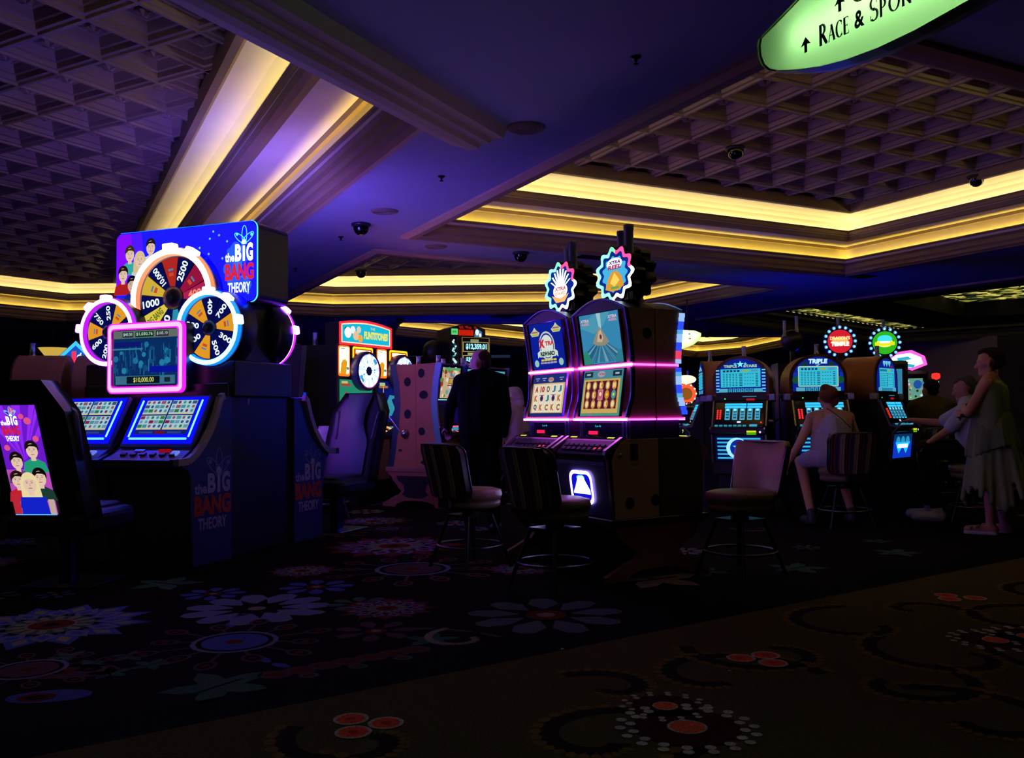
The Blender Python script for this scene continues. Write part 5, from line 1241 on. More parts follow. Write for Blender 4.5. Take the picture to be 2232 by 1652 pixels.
# ---- small lit machines further back
def scr_jet(m, w_, L): m.rect(-w_, w_, .05, L - .03, H('1024b0', .8), -.01); m.rect(-w_ * .7, -w_ * .4, L * .3, L * .95, H('d8c860', .9), -.012); m.disc(w_ * .3, L * .5, w_ * .5, H('1830e0', .9), -.0115, 20, rz=L * .4); m.rect(-w_ * .2, w_ * .2, L * .25, L * .55, H('60c8d0', .8), -.012)
def lamp_base(t): m = MB(); m.box(-.24, .24, -.26, -.24, .90, .94, H('40a8ff', 1.6), EMIT); m.build('edge_light', t); candle(t, .2, .2, 1.62, .14)
upright('small blue lit slot machine far behind the two-sided wheel machine', (-3.52, 14.8, 0), 5, None, .5, 1.62, scr_jet, lamp_base)
def scr_red(m, w_, L): m.rect(-w_, w_, L * .0 + .03, L * .42, H('e0d8c0', .8), -.01); m.rect(-w_, w_, L * .42, L * .5, H('d02010', .9), -.01); [m.rect(-w_ + .02 + i * .08, -w_ + .09 + i * .08, .05 + k * .05, .09 + k * .05, H('403830', .4), -.011) for i in range(4) for k in range(4)]
def ring_top(t):
    m = MB(); m.lathe([(0, .05), (.17, .05), (.18, 0), (0, 0)], BLK, 24, (0, .0, 1.42), 'y', SATIN); tp = m.build('topper', t)
    m = MB(); m.ring(0, 1.42, .10, .17, (1.6, .12, .04), -.005, 30); m.disc(0, 1.42, .095, H('a06020', .8), -.005, 20)
    for i in range(12): a = 2 * math.pi * i / 12; m.disc(.165 * math.cos(a), 1.42 + .165 * math.sin(a), .016, (1.8, 1.4, 1.2), -.006, 8)
    m.disc(0, 1.66, .17, (1.8, 1.3, .8), -.005, 24, rz=.075); m.build('topper_face', tp); candle(t, -.06, .2, 1.6, .22, .02); candle(t, .06, .2, 1.6, .22, .02)
    m = MB(); m.box(-.15, .15, .0, .1, 1.5, 1.72, H('302018'), SATIN, .02); m.build('topper_back', t)
upright('slot machine with a glowing red ring wheel and white oval sign, far behind the ring', (2.92, 14.9, 0), 2, None, .5, 1.3, scr_red, ring_top)
def one_top(t):
    M0 = Matrix.Translation((0, .05, 1.93)) @ Matrix.Rotation(R_(45), 4, 'Y')
    m = MB(M0); m.box(-.17, .17, 0, .1, -.17, .17, BLK, SATIN); tp = m.build('topper', t)
    m = MB(M0.copy()); m.rect(-.165, .165, -.165, .165, H('40c0ff', 1.2), -.002); m.rect(-.12, .12, -.12, .12, H('1858d0', .9), -.004); m.M = Matrix.Translation((0, .04, 1.93)); m.text('1', -.045, .01, -.09, .09, H('ff3050', 1.2), -.002, .06); m.text('¢', .02, .08, -.05, .07, H('e0f0ff', 1.2), -.002, .04); m.build('topper_face', tp)
upright('slot machine with a tilted square blue topper reading 1 cent, behind the neon wheels', (-5.92, 12.0, 0), -10, None, .56, 1.6, scr_blue, one_top)
def dark_top(t): m = MB(); m.lathe([(0, .08), (.12, .08), (.14, 0), (0, -.02)], BLK, 20, (0, .1, 2.0), 'y', SATIN); m.box(-.03, .03, .1, .16, 1.7, 1.9, BLK, SATIN); m.build('topper', t); candle(t, -.05, .16, 2.1, .2, .022); candle(t, .1, .16, 2.05, .2, .022)
upright('slot machine with a dark unlit topper and two candles, behind the three star machine', (3.55, 11.3, 0), 185, None, .5, 1.7, None, dark_top)

def added_blue_top(t):  # added glowing block, kept out of sight, to turn the far soffit blue
    m = MB(); m.box(-.3, .3, .05, .3, 1.28, 1.62, BLK, SATIN, .02); tp = m.build('topper', t)
    m = MB(); m.rect(-.28, .28, 1.3, 1.6, (.02, .06, 60.0), .045); m.M = panel((0, .305, 0), (-1, 0, 0), (0, 0, 1)); m.rect(-.28, .28, 1.3, 1.6, (.02, .06, 60.0), 0); m.build('topper_face', tp)
upright('added unseen slot machine glowing blue onto the soffit, behind the bulb-ringed toppers', (4.3, 13.6, 0), 190, None, .6, 1.3, None, added_blue_top)
upright('added unseen slot machine glowing blue onto the soffit, beyond the jackpot machine', (-1.35, 18.6, 0), 10, None, .6, 1.3, None, added_blue_top)
# ================================================================ seating
CRM = H('74694f')
def striped(m, x0, x1, z0, z1, ycurve, n=22):
    cols = ['5a2a2e', '2b3350', '8a7a62', '2a2220', '6a3428', '35506a', '9a8868', '241c1c', '4a2030', '7a6a50']
    for i in range(n):
        a, b = x0 + (x1 - x0) * i / n, x0 + (x1 - x0) * (i + 1) / n; K_ = 8
        for k in range(K_):
            za, zb = z0 + (z1 - z0) * k / K_, z0 + (z1 - z0) * (k + 1) / K_
            m.add([(a, ycurve(za, a), za), (b, ycurve(za, b), za), (b, ycurve(zb, b), zb), (a, ycurve(zb, a), zb)], [(3, 2, 1, 0), (0, 1, 2, 3)][:1] if False else [(0, 1, 2, 3)], H(cols[(i * 7) % 10]), CLOTH, True)
def slot_stool(label, loc, heading, group, w_=.21):
    # faces +y: seat to the front, upholstered back at -y
    t = thing('slot_stool', label, 'stool', loc, heading, group)
    m = MB(); se = lambda r, z: (r, z)
    m.lathe([(0, .455), (.19, .455), (.215, .47), (.222, .50), (.212, .515), (.225, .525), (.235, .555), (.228, .59), (.18, .605), (0, .61)], CRM, 28, (0, .02, 0), 'z', LEATHER); m.build('seat', t)
    yb = lambda z, x: -.215 - .10 * ((z - .5) / .45) ** 1.2 * (1 if z > .5 else 0) + .16 * (x / .21) ** 2 * .45 - .02
    out = rrect(-.205, .205, .54, .955, .07, 6)
    m = MB(); n = len(out)
    fr_ = [(x * (1 + .10 * (z - .54) / .42), yb(z, x) + .05, z) for x, z in out]; bk = [(x * (1 + .10 * (z - .54) / .42), yb(z, x), z) for x, z in out]
    m.add(fr_ + bk, [(i, (i + 1) % n, n + (i + 1) % n, n + i) for i in range(n)], H('15131a'), SATIN, True)
    # cream inner cushion face
    gx, gz = 8, 8; V = []; Fq = []
    for j in range(gz + 1):
        for i in range(gx + 1):
            z = .545 + .405 * j / gz; x = (-.198 + .396 * i / gx) * (1 + .10 * (z - .54) / .42); e = min(i, gx - i, j, gz - j); V.append((x, yb(z, x) + .05 + (.03 if e > 1 else .024 if e == 1 else .004), z))
    for j in range(gz):
        for i in range(gx): q = j * (gx + 1) + i; Fq.append((q, q + gx + 1, q + gx + 2, q + 1))
    m.add(V, Fq, CRM, LEATHER, True); bkr = m.build('backrest', t)
    m = MB(); cols = ['5a2a2e', '2b3350', '8a7a62', '2a2220', '6a3428', '35506a', '9a8868', '241c1c', '4a2030', '7a6a50']; N = 34; KZ = 8
    for i in range(N):
        a, b = -.2 + .4 * i / N, -.2 + .4 * (i + 1) / N
        for k in range(KZ):
            za, zb = .548 + .40 * k / KZ, .548 + .40 * (k + 1) / KZ
            f = lambda x, z: (x * (1 + .10 * (z - .54) / .42) * (.92 if z < .57 or z > .93 else 1), yb(z, x) - .006, z)
            m.add([f(a, za), f(b, za), f(b, zb), f(a, zb)], [(0, 1, 2, 3)], H(cols[(i * 7) % 10]), CLOTH, True)
    m.build('striped_back_panel', bkr)
    m = MB(); m.tube(fr_ + [], .009, H('6a6a74'), 6, True, mat=METAL); m.build('back_frame', t)
    m = MB(); m.box(-.06, .06, -.23, -.17, .47, .60, H('14121a'), SATIN, .006); m.build('back_bracket', t)
    m = MB(); m.lathe([(.06, .40), (.06, .455)], H('14121a'), 16, (0, .02, 0), 'z', SATIN); m.box(-.12, .12, -.1, .14, .39, .405, H('14121a'), SATIN); m.build('swivel', t)
    for sx in (-1, 1):
        for sy in (-1, 1):
            m = MB(); m.tube([(sx * .11, .02 + sy * .11, .395), (sx * .16, .02 + sy * .16, .2), (sx * .21, .02 + sy * .21, .0)], .014, H('14121a'), 8, mat=SATIN); m.build('leg', t)
    m = MB(); m.tube([(.24 * math.cos(2 * math.pi * i / 28), .02 + .24 * math.sin(2 * math.pi * i / 28), .17) for i in range(28)], .010, H('5a5a62'), 8, True, mat=METAL); m.build('foot_ring', t)
    for o in list(t.children) + list(bkr.children):
        for v in o.data.vertices: v.co.z *= .94
    return t
gs = 'slot stools'
s1 = slot_stool('slot stool with striped back in front of the XTRA REWARD machine', (-.33, 6.5, 0), 48, gs)
dup(s1, (.25, 5.70, 0), 48, 'slot stool with striped back in front of the lit badge, nearest the camera')
dup(s1, (1.56, 6.10, 0), 236, 'slot stool showing its cream leather back, right of the starburst pod')
dup(s1, (3.18, 8.55, 0), 0, 'slot stool with dark striped back under the woman in the white tank top')
dup(s1, (4.57, 8.78, 0), -62, 'slot stool under the grey-haired man at the diamond machine')
dup(s1, (4.95, 10.35, 0), 10, 'slot stool under the dark-haired man in the olive shirt')
dup(s1, (-2.05, 9.8, 0), -20, 'slot stool with the pale jacket over it, behind the two-sided wheel machine')
dup(s1, (.05, 11.0, 0), -64, 'slot stool under the fair-haired person behind the man in black')
dup(s1, (5.6, 10.62, 0), -10, 'slot stool under the seated person in the pale top')
# draped jacket
m = MB(); V = []; Fq = []
for j in range(9):
    for i in range(13):
        a = -math.pi * .5 + math.pi * i / 12; z = .70 + .30 * j / 8; r = .20 - .05 * j / 8 + .012 * math.sin(5 * a + j); V.append((r * math.sin(a) * (1.1 - .05 * j), -.33 - .04 * math.cos(a) * (1 + .3 * math.sin(3 * a)) - (0 if j < 7 else .0), z))
for j in range(8):
    for i in range(12): q = j * 13 + i; Fq.append((q, q + 1, q + 14, q + 13))
m.add(V, Fq, H('8f8c86'), CLOTH, True)
V2 = [(x, y + .15 if True else y, z) for x, y, z in V]; m.add(V2, [f[::-1] for f in Fq], H('8f8c86'), CLOTH, True)
top1 = V[8 * 13:]; top2 = V2[8 * 13:]
m.add(top1 + top2, [(i, i + 1, 13 + i + 1, 13 + i) for i in range(12)], H('8f8c86'), CLOTH, True)
tag(m.build('jacket', loc=(-2.05, 9.8, 0), rz=R_(20)), 'pale jacket draped over a stool back behind the two-sided wheel machine', 'jacket')

NAVYL = H('0e0d16'); BLKL = H('101016')
def game_chair(label, loc, heading, group):
    # faces +y
    t = thing('gaming_chair', label, 'chair', loc, heading, group)
    m = MB(); m.box(-.25, .25, -.18, .30, 0, .012, H('4a4c58'), METAL, .004); m.build('floor_plate', t)
    m = MB(); m.box(-.045, .045, -.05, .05, .012, .36, H('3c4a6a'), METAL, .01); m.build('pedestal', t)
    m = MB(); m.box(-.29, .29, -.26, .34, .34, .50, BLKL, LEATHER, .05); m.box(-.2, .2, -.2, .30, .46, .53, NAVYL, LEATHER, .03); m.build('seat', t)
    def sec(z):   # back centre y and half width
        k = (z - .45) / .9
        return -.22 - .26 * k - .06 * k * k, (.30 if z < 1.12 else .30 - .5 * (z - 1.12)) if z < 1.2 else .17 - .1 * (z - 1.2)
    def sheet(hwf, yo, z0, z1, col, bow, nz=14, nx=10, flip=False):
        m = MB(); V = []; Fq = []
        for j in range(nz + 1):
            z = z0 + (z1 - z0) * j / nz; y, w_ = sec(z); w_ = hwf(z, w_)
            for i in range(nx + 1):
                u = -1 + 2 * i / nx; V.append((w_ * u, y + yo + bow * u * u * (1 - .3 * (j / nz)), z))
        for j in range(nz):
            for i in range(nx): q = j * (nx + 1) + i; f = (q, q + nx + 1, q + nx + 2, q + 1); Fq.append(f[::-1] if flip else f)
        m.add(V, Fq, col, LEATHER, True); return m, V, nx, nz
    full = lambda z, w_: min(w_, .30) if z < 1.1 else w_
    m, V, nx, nz = sheet(lambda z, w_: (.29 if z < 1.15 else .29 - (z - 1.15) * .55) , 0.03, .45, 1.34, BLKL, .10)
    m2, V2, _, _ = sheet(lambda z, w_: (.29 if z < 1.15 else .29 - (z - 1.15) * .55), -.09, .45, 1.34, BLKL, .03, flip=True)
    b = len(m.v); m.add([tuple(v) for v in m2.v], [[i for i in f] for f in [tuple(x) for x in m2.f]], BLKL, LEATHER, True)
    W = nx + 1
    per = [j * W for j in range(nz + 1)] + [nz * W + i for i in range(1, W)] + [j * W + nx for j in range(nz - 1, -1, -1)] + [i for i in range(nx - 1, 0, -1)]
    n = len(per); m.f += [[per[i], per[(i + 1) % n], b + per[(i + 1) % n], b + per[i]] for i in range(n)]; m.c += [BLKL] * n; m.m += [LEATHER] * n; m.s += [True] * n
    br = m.build('backrest', t)
    def strap(z, w_):
        return .19 if z < .85 else .19 - .09 * math.sin(min(1, (z - .85) / .25) * math.pi / 2) + (.04 * max(0, (z - 1.15) / .15) if z > 1.15 else 0)
    m, _, _, _ = sheet(strap, .075, .5, 1.33, NAVYL, .02, 18, 8)
    m.build('back_cushion', br)
    m, _, _, _ = sheet(lambda z, w_: .20, .072, .66, .675, BLKL, .02, 2, 8); m.build('seam', br)
    for sx in (-1, 1):
        m = MB(); m.caps((sx * .25, -.42, 1.12), (sx * .23, -.34, .86), .06, .07, NAVYL, 10, LEATHER); m.build('wing', br)
    return t, sec
gc = 'bucket gaming chairs'
gch, sec_ = game_chair('black bucket gaming chair with a lit picture panel on its back', (-2.98, 6.0, 0), 6, gc)
g2 = dup(gch, (-1.73, 8.75, 0), 203, 'navy and black bucket gaming chair facing the camera behind the wheel machine')
# lit picture panel on the back of the near chair
za, zb = .50, 1.19
pa, pb = Vector((0, sec_(za)[0] - .105, za)), Vector((0, sec_(zb)[0] - .115, zb)); L = (pb - pa).length
fr = panel(pa, (1, 0, 0), pb - pa)
m = MB(fr); m.box(-.17, .17, 0, .03, -.03, L + .03, BLK, SATIN, .01); pp = m.build('picture_frame', gch)
m = MB(fr.copy()); hw = .14
m.rect(-hw, hw, 0, L, H('6a18c8', 1.0), -.003)
for i in range(9):
    a, b = R_(20 + 16 * i), R_(28 + 16 * i); P = [(0, L * .5)] + [(max(-hw, min(hw, 1.2 * math.cos(q) * .35)), min(L, L * .5 + 1.2 * math.sin(q) * .42)) for q in (a, b)]; m.shape(P, H('8a28e8', 1.1), -.004)
m.rect(-hw, hw, 0, L * .42, H('c050c0', .9), -.0035)
for x, z, r in ((-.02, L * .95, .02), (.07, L * .86, .024), (.035, L * .9, .018), (.1, L * .7, .02), (-.1, L * .62, .02)): m.disc(x, z, r, H('e05088', 1.0), -.0045, 12)
logo(m, -.105, .01, L * .68, L * .98, (1.3, 1.4, 1.5), H('d01830', 1.1), H('58d8ff', 1.2), EMIT, -.005)
portrait(m, .06, L * .60, .2, H('241c20', .4), SK, H('20a078', .9), -.006); portrait(m, -.055, L * .50, .2, H('201818', .4), SK, H('7a3a90', .9), -.0075)
portrait(m, .075, L * .35, .21, H('101010', .3), SK, H('204038', .8), -.009); portrait(m, -.075, L * .33, .2, H('3a1a18', .4), SK, H('c82030', .95), -.0105); portrait(m, .0, L * .30, .23, H('e8d8a0', 1.0), SK, H('2030c8', .8), -.012, long=True)
m.shape([(-.09, 0), (.1, 0), (.09, L * .17), (-.08, L * .17)], H('1424d0', .9), -.0135); m.rect(-hw, -.09, 0, L * .2, H('c02838', .95), -.0136); m.rect(.1, hw, 0, L * .15, H('c8b0a0', .9), -.0136)
m.rect(-hw, hw, 0, .008, H('58a8ff', 1.3), -.014)
m.build('picture_panel', pp)
# ================================================================ people
def blobmesh(name, parent, build, col, mat, vox=.010, smooth=4):
    m = MB(); build(m)
    o = m.build(name, parent)
    o.data.materials.clear(); mm = MATS[mat].copy(); mm.name = name + '_material'
    nt = mm.node_tree
    for n in nt.nodes:
        if n.type == 'ATTRIBUTE':
            rgb = nt.nodes.new('ShaderNodeRGB'); rgb.outputs[0].default_value = (*col, 1)
            for l in list(n.outputs['Color'].links): nt.links.new(rgb.outputs[0], l.to_socket)
            break
    o.data.materials.append(mm)
    for p in o.data.polygons: p.material_index = 0
    r = o.modifiers.new('Remesh', 'REMESH'); r.mode = 'VOXEL'; r.voxel_size = vox; r.use_smooth_shade = True
    s = o.modifiers.new('Smooth', 'SMOOTH'); s.iterations = smooth; s.factor = .5
    return o
def V(*a): return Vector(a)
def hand(m, wr, d, palm_n, L=.18, curl=.5, thumb_side=1):
    # palm and five separate fingers; d points along the hand, palm_n out of the palm
    d = Vector(d).normalized(); pn = Vector(palm_n); pn = (pn - d * pn.dot(d)).normalized(); s = d.cross(pn) * thumb_side
    wr = Vector(wr); k0 = wr + d * L * .5
    m.caps(wr, wr + d * L * .2, .026, .030)
    for i, (off, ln, r) in enumerate(((.030, .40, .0085), (.010, .45, .009), (-.010, .42, .0088), (-.029, .33, .0078))):
        kn = k0 + s * off; m.caps(wr + s * off * .5 + d * .02, kn, .016, .013)
        a = curl * (.8 + .15 * i); d1 = (d * math.cos(a) + pn * math.sin(a)); d2 = (d * math.cos(a * 2) + pn * math.sin(a * 2)); d3 = (d * math.cos(a * 2.7) + pn * math.sin(a * 2.7))
        p1 = kn + d1 * L * ln * .45; p2 = p1 + d2 * L * ln * .32; p3 = p2 + d3 * L * ln * .23
        m.caps(kn, p1, r * 1.08, r); m.caps(p1, p2, r, r * .92); m.caps(p2, p3, r * .92, r * .8)
    t0 = wr + d * L * .12 + s * .024; t1 = t0 + (d * .7 + s * .75 + pn * .2).normalized() * L * .24; t2 = t1 + (d * .95 + s * .2 + pn * .4).normalized() * L * .17
    m.caps(t0, t1, .015, .0105); m.caps(t1, t2, .0105, .0085)
def head(m, c, f, up=(0, 0, 1), k=1.0):
    # skull, jaw, nose, lips, brow, ears; f is the facing direction
    c = Vector(c); f = Vector(f).normalized(); u = Vector(up); s = f.cross(u).normalized(); u = s.cross(f)
    P = lambda a, b, z: c + (f * a + s * b + u * z) * k
    m.ball(P(-.012, 0, .035), (.088 * k, .088 * k, .092 * k)); m.ball(P(.012, 0, .0), (.078 * k, .078 * k, .092 * k))
    m.caps(P(.02, 0, -.06), P(.062, 0, -.092), .056 * k, .030 * k)
    m.caps(P(.0, .045, -.055), P(.055, .018, -.09), .030 * k, .022 * k); m.caps(P(.0, -.045, -.055), P(.055, -.018, -.09), .030 * k, .022 * k)
    m.caps(P(.082, 0, .008), P(.108, 0, -.030), .009 * k, .014 * k)
    m.caps(P(.092, .009, -.034), P(.092, -.009, -.034), .010 * k, .010 * k)
    m.caps(P(.082, .02, -.062), P(.082, -.02, -.062), .008 * k, .008 * k); m.caps(P(.080, .017, -.073), P(.080, -.017, -.073), .008 * k, .008 * k)
    for b in (-1, 1):
        m.caps(P(.083, b * .012, .026), P(.070, b * .045, .024), .009 * k, .010 * k)
        m.ball(P(-.005, b * .086, -.01), (.018 * k, .014 * k, .032 * k)); m.ball(P(.062, b * .033, -.022), (.02 * k, .02 * k, .018 * k))
def eyes(t, c, f, up=(0, 0, 1), k=1.0):
    c = Vector(c); f = Vector(f).normalized(); u = Vector(up); s = f.cross(u).normalized(); u = s.cross(f)
    m = MB()
    for b in (-1, 1): m.ball(c + (f * .074 + s * b * .032 + u * .006) * k, .012 * k, H('c8c4c0'), 10, SATIN); m.ball(c + (f * .083 + s * b * .032 + u * .006) * k, .0055 * k, H('20180f'), 8, SATIN)
    m.build('eyes', t)
def torso(m, J, g=0.0, w_=1.0):
    for s in 'LR': m.caps(J['hip' + s], J['sh' + s].lerp(J['chest'], .42), (.105 + g) * w_, (.095 + g) * w_)
    m.caps(J['pel'], J['chest'], (.125 + g) * w_, (.13 + g) * w_); m.caps(J['shL'], J['shR'], .06 + g, .06 + g)
    m.caps(J['chest'], J['neck'], (.11 + g) * w_, .062 + g); 
    for s in 'LR': m.caps(J['neck'].lerp(J['sh' + s], .1), J['sh' + s], .055 + g, .058 + g)
def arm(m, J, s, g=0.0, to=1.0, k=1.0):
    a, b, c = J['sh' + s], J['el' + s], J['wr' + s]
    if to >= 1: m.caps(a, b, (.052 + g) * k, (.042 + g) * k); m.caps(b, b.lerp(c, (to - 1)), (.043 + g) * k, ((.043 * (2 - to) + .028 * (to - 1)) + g) * k)
    else: m.caps(a, a.lerp(b, to), (.054 + g) * k, (.046 + g) * k)
def leg(m, J, s, g=0.0, to=2.0, k=1.0):
    a, b, c = J['hip' + s], J['kn' + s], J['an' + s]
    m.caps(a, b if to >= 1 else a.lerp(b, to), (.09 + g) * k, (.06 + g) * k)
    if to > 1: m.caps(b, b.lerp(c, to - 1), (.058 + g) * k, ((.058 * (2 - to) + .038 * (to - 1)) + g) * k)
def foot(m, J, s, g=0.0):
    an, to = J['an' + s], J['to' + s]; heel = an + (an - to).normalized() * .03; heel.z = .045 + to.z - .04
    m.caps(an, heel, .038 + g, .04 + g); m.caps(heel, to, .038 + g, .034 + g)
def person(label, loc, heading, J, face, skin, wear, hair, hands, group=None, eye=True, hk=1.0):
    t = thing('person', label, 'person', loc, heading, group)
    def body(m):
        torso(m, J); m.caps(J['neck'], J['head'] - V(0, 0, .05), .052, .05); head(m, J['head'], face, k=hk)
        for s in 'LR':
            arm(m, J, s, 0, 2.0); leg(m, J, s); foot(m, J, s); d, pn, cu, ts = hands[s]; hand(m, J['wr' + s], d, pn, curl=cu, thumb_side=ts)
    blobmesh('body', t, body, skin, SKIN, .0075, 3)
    for nm, col, mat, fn, vx in wear:
        if nm in ('shoes', 'sandals'):
            for q in 'LR': blobmesh(nm[:-1], t, lambda m, q=q: fn(m, q), col, mat, vx, 4)
        else: blobmesh(nm, t, fn, col, mat, vx, 4)
    blobmesh('hair', t, hair, hair.col, CLOTH, .008, 2)
    if eye: eyes(t, J['head'], face, k=hk)
    return t
def hairfn(col, c, f, parts, up=(0, 0, 1)):
    c = Vector(c); f = Vector(f).normalized(); u = Vector(up); s = f.cross(u).normalized()
    def fn(m):
        for a, b, z, r in parts: m.ball(c + f * a + s * b + u * z, r)
    fn.col = col; return fn
SKIN_A, SKIN_B = H('b88a74'), H('a87560')
SHORT = [(-.03, 0, .055, (.09, .09, .082)), (-.055, 0, .0, (.062, .086, .075)), (.015, 0, .095, (.065, .07, .04))]
# --- standing man in black (frame: x right, y forward of the scene, faces left and away)
J = dict(pel=V(0, 0, .98), chest=V(.0, .0, 1.30), neck=V(0, .0, 1.47), head=V(-.01, .02, 1.59), shL=V(-.185, -.01, 1.41), shR=V(.185, .02, 1.41),
         elL=V(-.30, .08, 1.16), wrL=V(-.33, .28, .98), elR=V(.23, .02, 1.13), wrR=V(.20, .12, .90), hipL=V(-.09, 0, .95), hipR=V(.09, 0, .95), knL=V(-.1, .02, .50), knR=V(.1, .02, .50),
         anL=V(-.11, 0, .09), anR=V(.11, 0, .09), toL=V(-.14, .17, .045), toR=V(.14, .17, .045))
fc = V(-.86, .36, -.06)
BLKC = H('0c0b10')
def w_shirt(m): torso(m, J, .022); [arm(m, J, s, .016, 1.92) for s in 'LR']; m.caps(J['neck'] - V(0, 0, .03), J['neck'] + V(0, 0, .02), .068, .064)
def w_pants(m): [leg(m, J, s, .022, 1.97) for s in 'LR']; m.caps(J['hipL'], J['hipR'], .125, .125); m.caps(J['pel'], J['pel'] + V(0, 0, .08), .14, .14)
def w_shoes(m, s): foot(m, J, s, .009)
_ms = aty(1050, 1000, 8.3)
person('person standing in black jacket and trousers, back turned, face lit pink', (_ms.x, 8.3, 0), 0, J, fc, H('b98a86'),
       [('jacket', BLKC, CLOTH, w_shirt, .012), ('trousers', H('0a0a0d'), CLOTH, w_pants, .012), ('shoes', H('0a0808'), LEATHER, w_shoes, .009)],
       hairfn(H('3a2a22'), J['head'], fc, [(-.034, 0, .045, (.082, .088, .07)), (-.06, 0, -.01, (.055, .082, .06))]), dict(L=(V(-.05, .8, -.5), V(0, -.3, -.9), .45, 1), R=(V(-.1, .3, -1), V(-1, 0, 0), .4, -1)))
# --- seated figures (faces +y, pelvis at the origin)
def seatJ(tk=1.0, lean=.0, z=.70, knee=.42, foot_y=.36, spread=.12, fz=.10):
    return dict(pel=V(0, 0, z), chest=V(0, lean * .5, z + .33 * tk), neck=V(0, lean * .9, z + .50 * tk), head=V(0, lean + .03, z + .50 * tk + .135), shL=V(-.18, lean * .8, z + .44 * tk), shR=V(.18, lean * .8, z + .44 * tk),
                hipL=V(-.09, .02, z - .0), hipR=V(.09, .02, z), knL=V(-spread, knee, z + .02), knR=V(spread, knee, z + .02), anL=V(-spread, foot_y, fz + .08), anR=V(spread, foot_y, fz + .08), toL=V(-spread - .02, foot_y + .17, fz + .03), toR=V(spread + .02, foot_y + .17, fz + .03))
J2 = seatJ(tk=.84, lean=.07, z=.67); J2.update(elL=V(-.31, .02, .80), wrL=V(-.43, .08, .58), elR=V(.28, .14, .86), wrR=V(.2, .38, .90), anL=V(-.22, .02, .13), toL=V(-.24, .17, .045), knL=V(-.2, .36, .60), anR=V(.2, .10, .13), toR=V(.22, .25, .045), knR=V(.18, .38, .60))
def j2_top(m): torso(m, dict(J2, neck=J2['neck'] - V(0, 0, .06), shL=J2['shL'] + V(.04, 0, -.04), shR=J2['shR'] - V(.04, 0, .04)), .014)
def j2_short(m): [leg(m, J2, s, .02, .75) for s in 'LR']; m.caps(J2['hipL'], J2['hipR'], .13, .13)
def j2_shoe(m, s): foot(m, J2, s, .008)
f2 = V(.15, .95, -.1)
pw = person('person seated in white tank top with hair pinned up, back turned', (3.10, 8.62, 0), 0, J2, f2, SKIN_A,
       [('tank_top', H('b0aab8'), CLOTH, j2_top, .012), ('shorts', H('a8a4b8'), CLOTH, j2_short, .012), ('shoes', H('3a3840'), LEATHER, j2_shoe, .009)],
       hairfn(H('6a4428'), J2['head'], f2, [(-.03, 0, .04, (.093, .096, .09)), (-.085, .02, .05, (.06, .07, .06)), (-.05, -.03, .1, (.05, .06, .04)), (-.06, .05, -.03, (.04, .04, .05))]), dict(L=(V(-.35, .1, -.9), V(1, 0, 0), .35, 1), R=(V(-.2, .9, -.1), V(0, 0, -1), .4, -1)))
m = MB(); m.tube([(-.06, -.02, 1.13), (-.02, -.06, 1.10), (.06, -.085, 1.03), (.14, -.10, .94)], .004, H('15131c'), 6); m.build('bag_strap', pw)
# grey-haired man, in profile, one hand on the machine and one on his knee
J3 = seatJ(lean=.05, tk=.95, z=.70, knee=.44, foot_y=.40, spread=.13, fz=.035); J3.update(elL=V(-.22, .22, .90), wrL=V(-.16, .42, .76), elR=V(.24, .30, .97), wrR=V(.22, .56, 1.0), anL=V(-.14, .34, .12), toL=V(-.15, .53, .045), anR=V(.12, .42, .12), toR=V(.13, .60, .045))
def j3_top(m): torso(m, J3, .03); [arm(m, J3, s, .026, .82) for s in 'LR']
def j3_pant(m): [leg(m, J3, s, .03, 1.9) for s in 'LR']; m.caps(J3['hipL'], J3['hipR'], .135, .135)
def j3_shoe(m, s): foot(m, J3, s, .016)
f3 = V(-.15, .95, -.25)
person('person seated in white polo shirt, grey hair, reaching to the diamond machine', (4.56, 8.80, 0), -62, J3, f3, SKIN_B,
       [('polo_shirt', H('9aa0b4'), CLOTH, j3_top, .012), ('trousers', H('17120f'), CLOTH, j3_pant, .012), ('shoes', H('8a8c8c'), LEATHER, j3_shoe, .009)],
       hairfn(H('4a4644'), J3['head'], f3, SHORT + [(.02, 0, .075, (.07, .075, .045))]), dict(L=(V(.1, .7, -.6), V(0, -.4, -.8), .5, 1), R=(V(0, .98, -.1), V(0, -.1, -1), .35, -1)))
# dark-haired man from behind
J4 = seatJ(lean=.03, z=.70); J4.update(elL=V(-.30, .10, .90), wrL=V(-.16, .34, .86), elR=V(.30, .10, .90), wrR=V(.16, .34, .86), anL=V(-.14, .26, .24), anR=V(.14, .26, .24), toL=V(-.15, .42, .2), toR=V(.15, .42, .2))
def j4_top(m): torso(m, J4, .04, 1.08); [arm(m, J4, s, .03, .95) for s in 'LR']; m.caps(J4['pel'], J4['pel'] + V(0, 0, .1), .19, .18)
def j4_pant(m): [leg(m, J4, s, .03, 1.9) for s in 'LR']; m.caps(J4['hipL'], J4['hipR'], .135, .135)
def j4_shoe(m, s): foot(m, J4, s, .012)
f4 = V(-.1, 1, -.05)
HS = dict(L=(V(.3, .8, -.2), V(0, 0, -1), .4, 1), R=(V(-.3, .8, -.2), V(0, 0, -1), .4, -1))
person('person seated in olive shirt with short dark hair, back to the camera', (4.93, 10.42, 0), 8, J4, f4, SKIN_B,
       [('shirt', H('4a4020'), CLOTH, j4_top, .012), ('trousers', H('1a1714'), CLOTH, j4_pant, .012), ('shoes', H('14110f'), LEATHER, j4_shoe, .009)], hairfn(H('16100d'), J4['head'], f4, SHORT), HS)
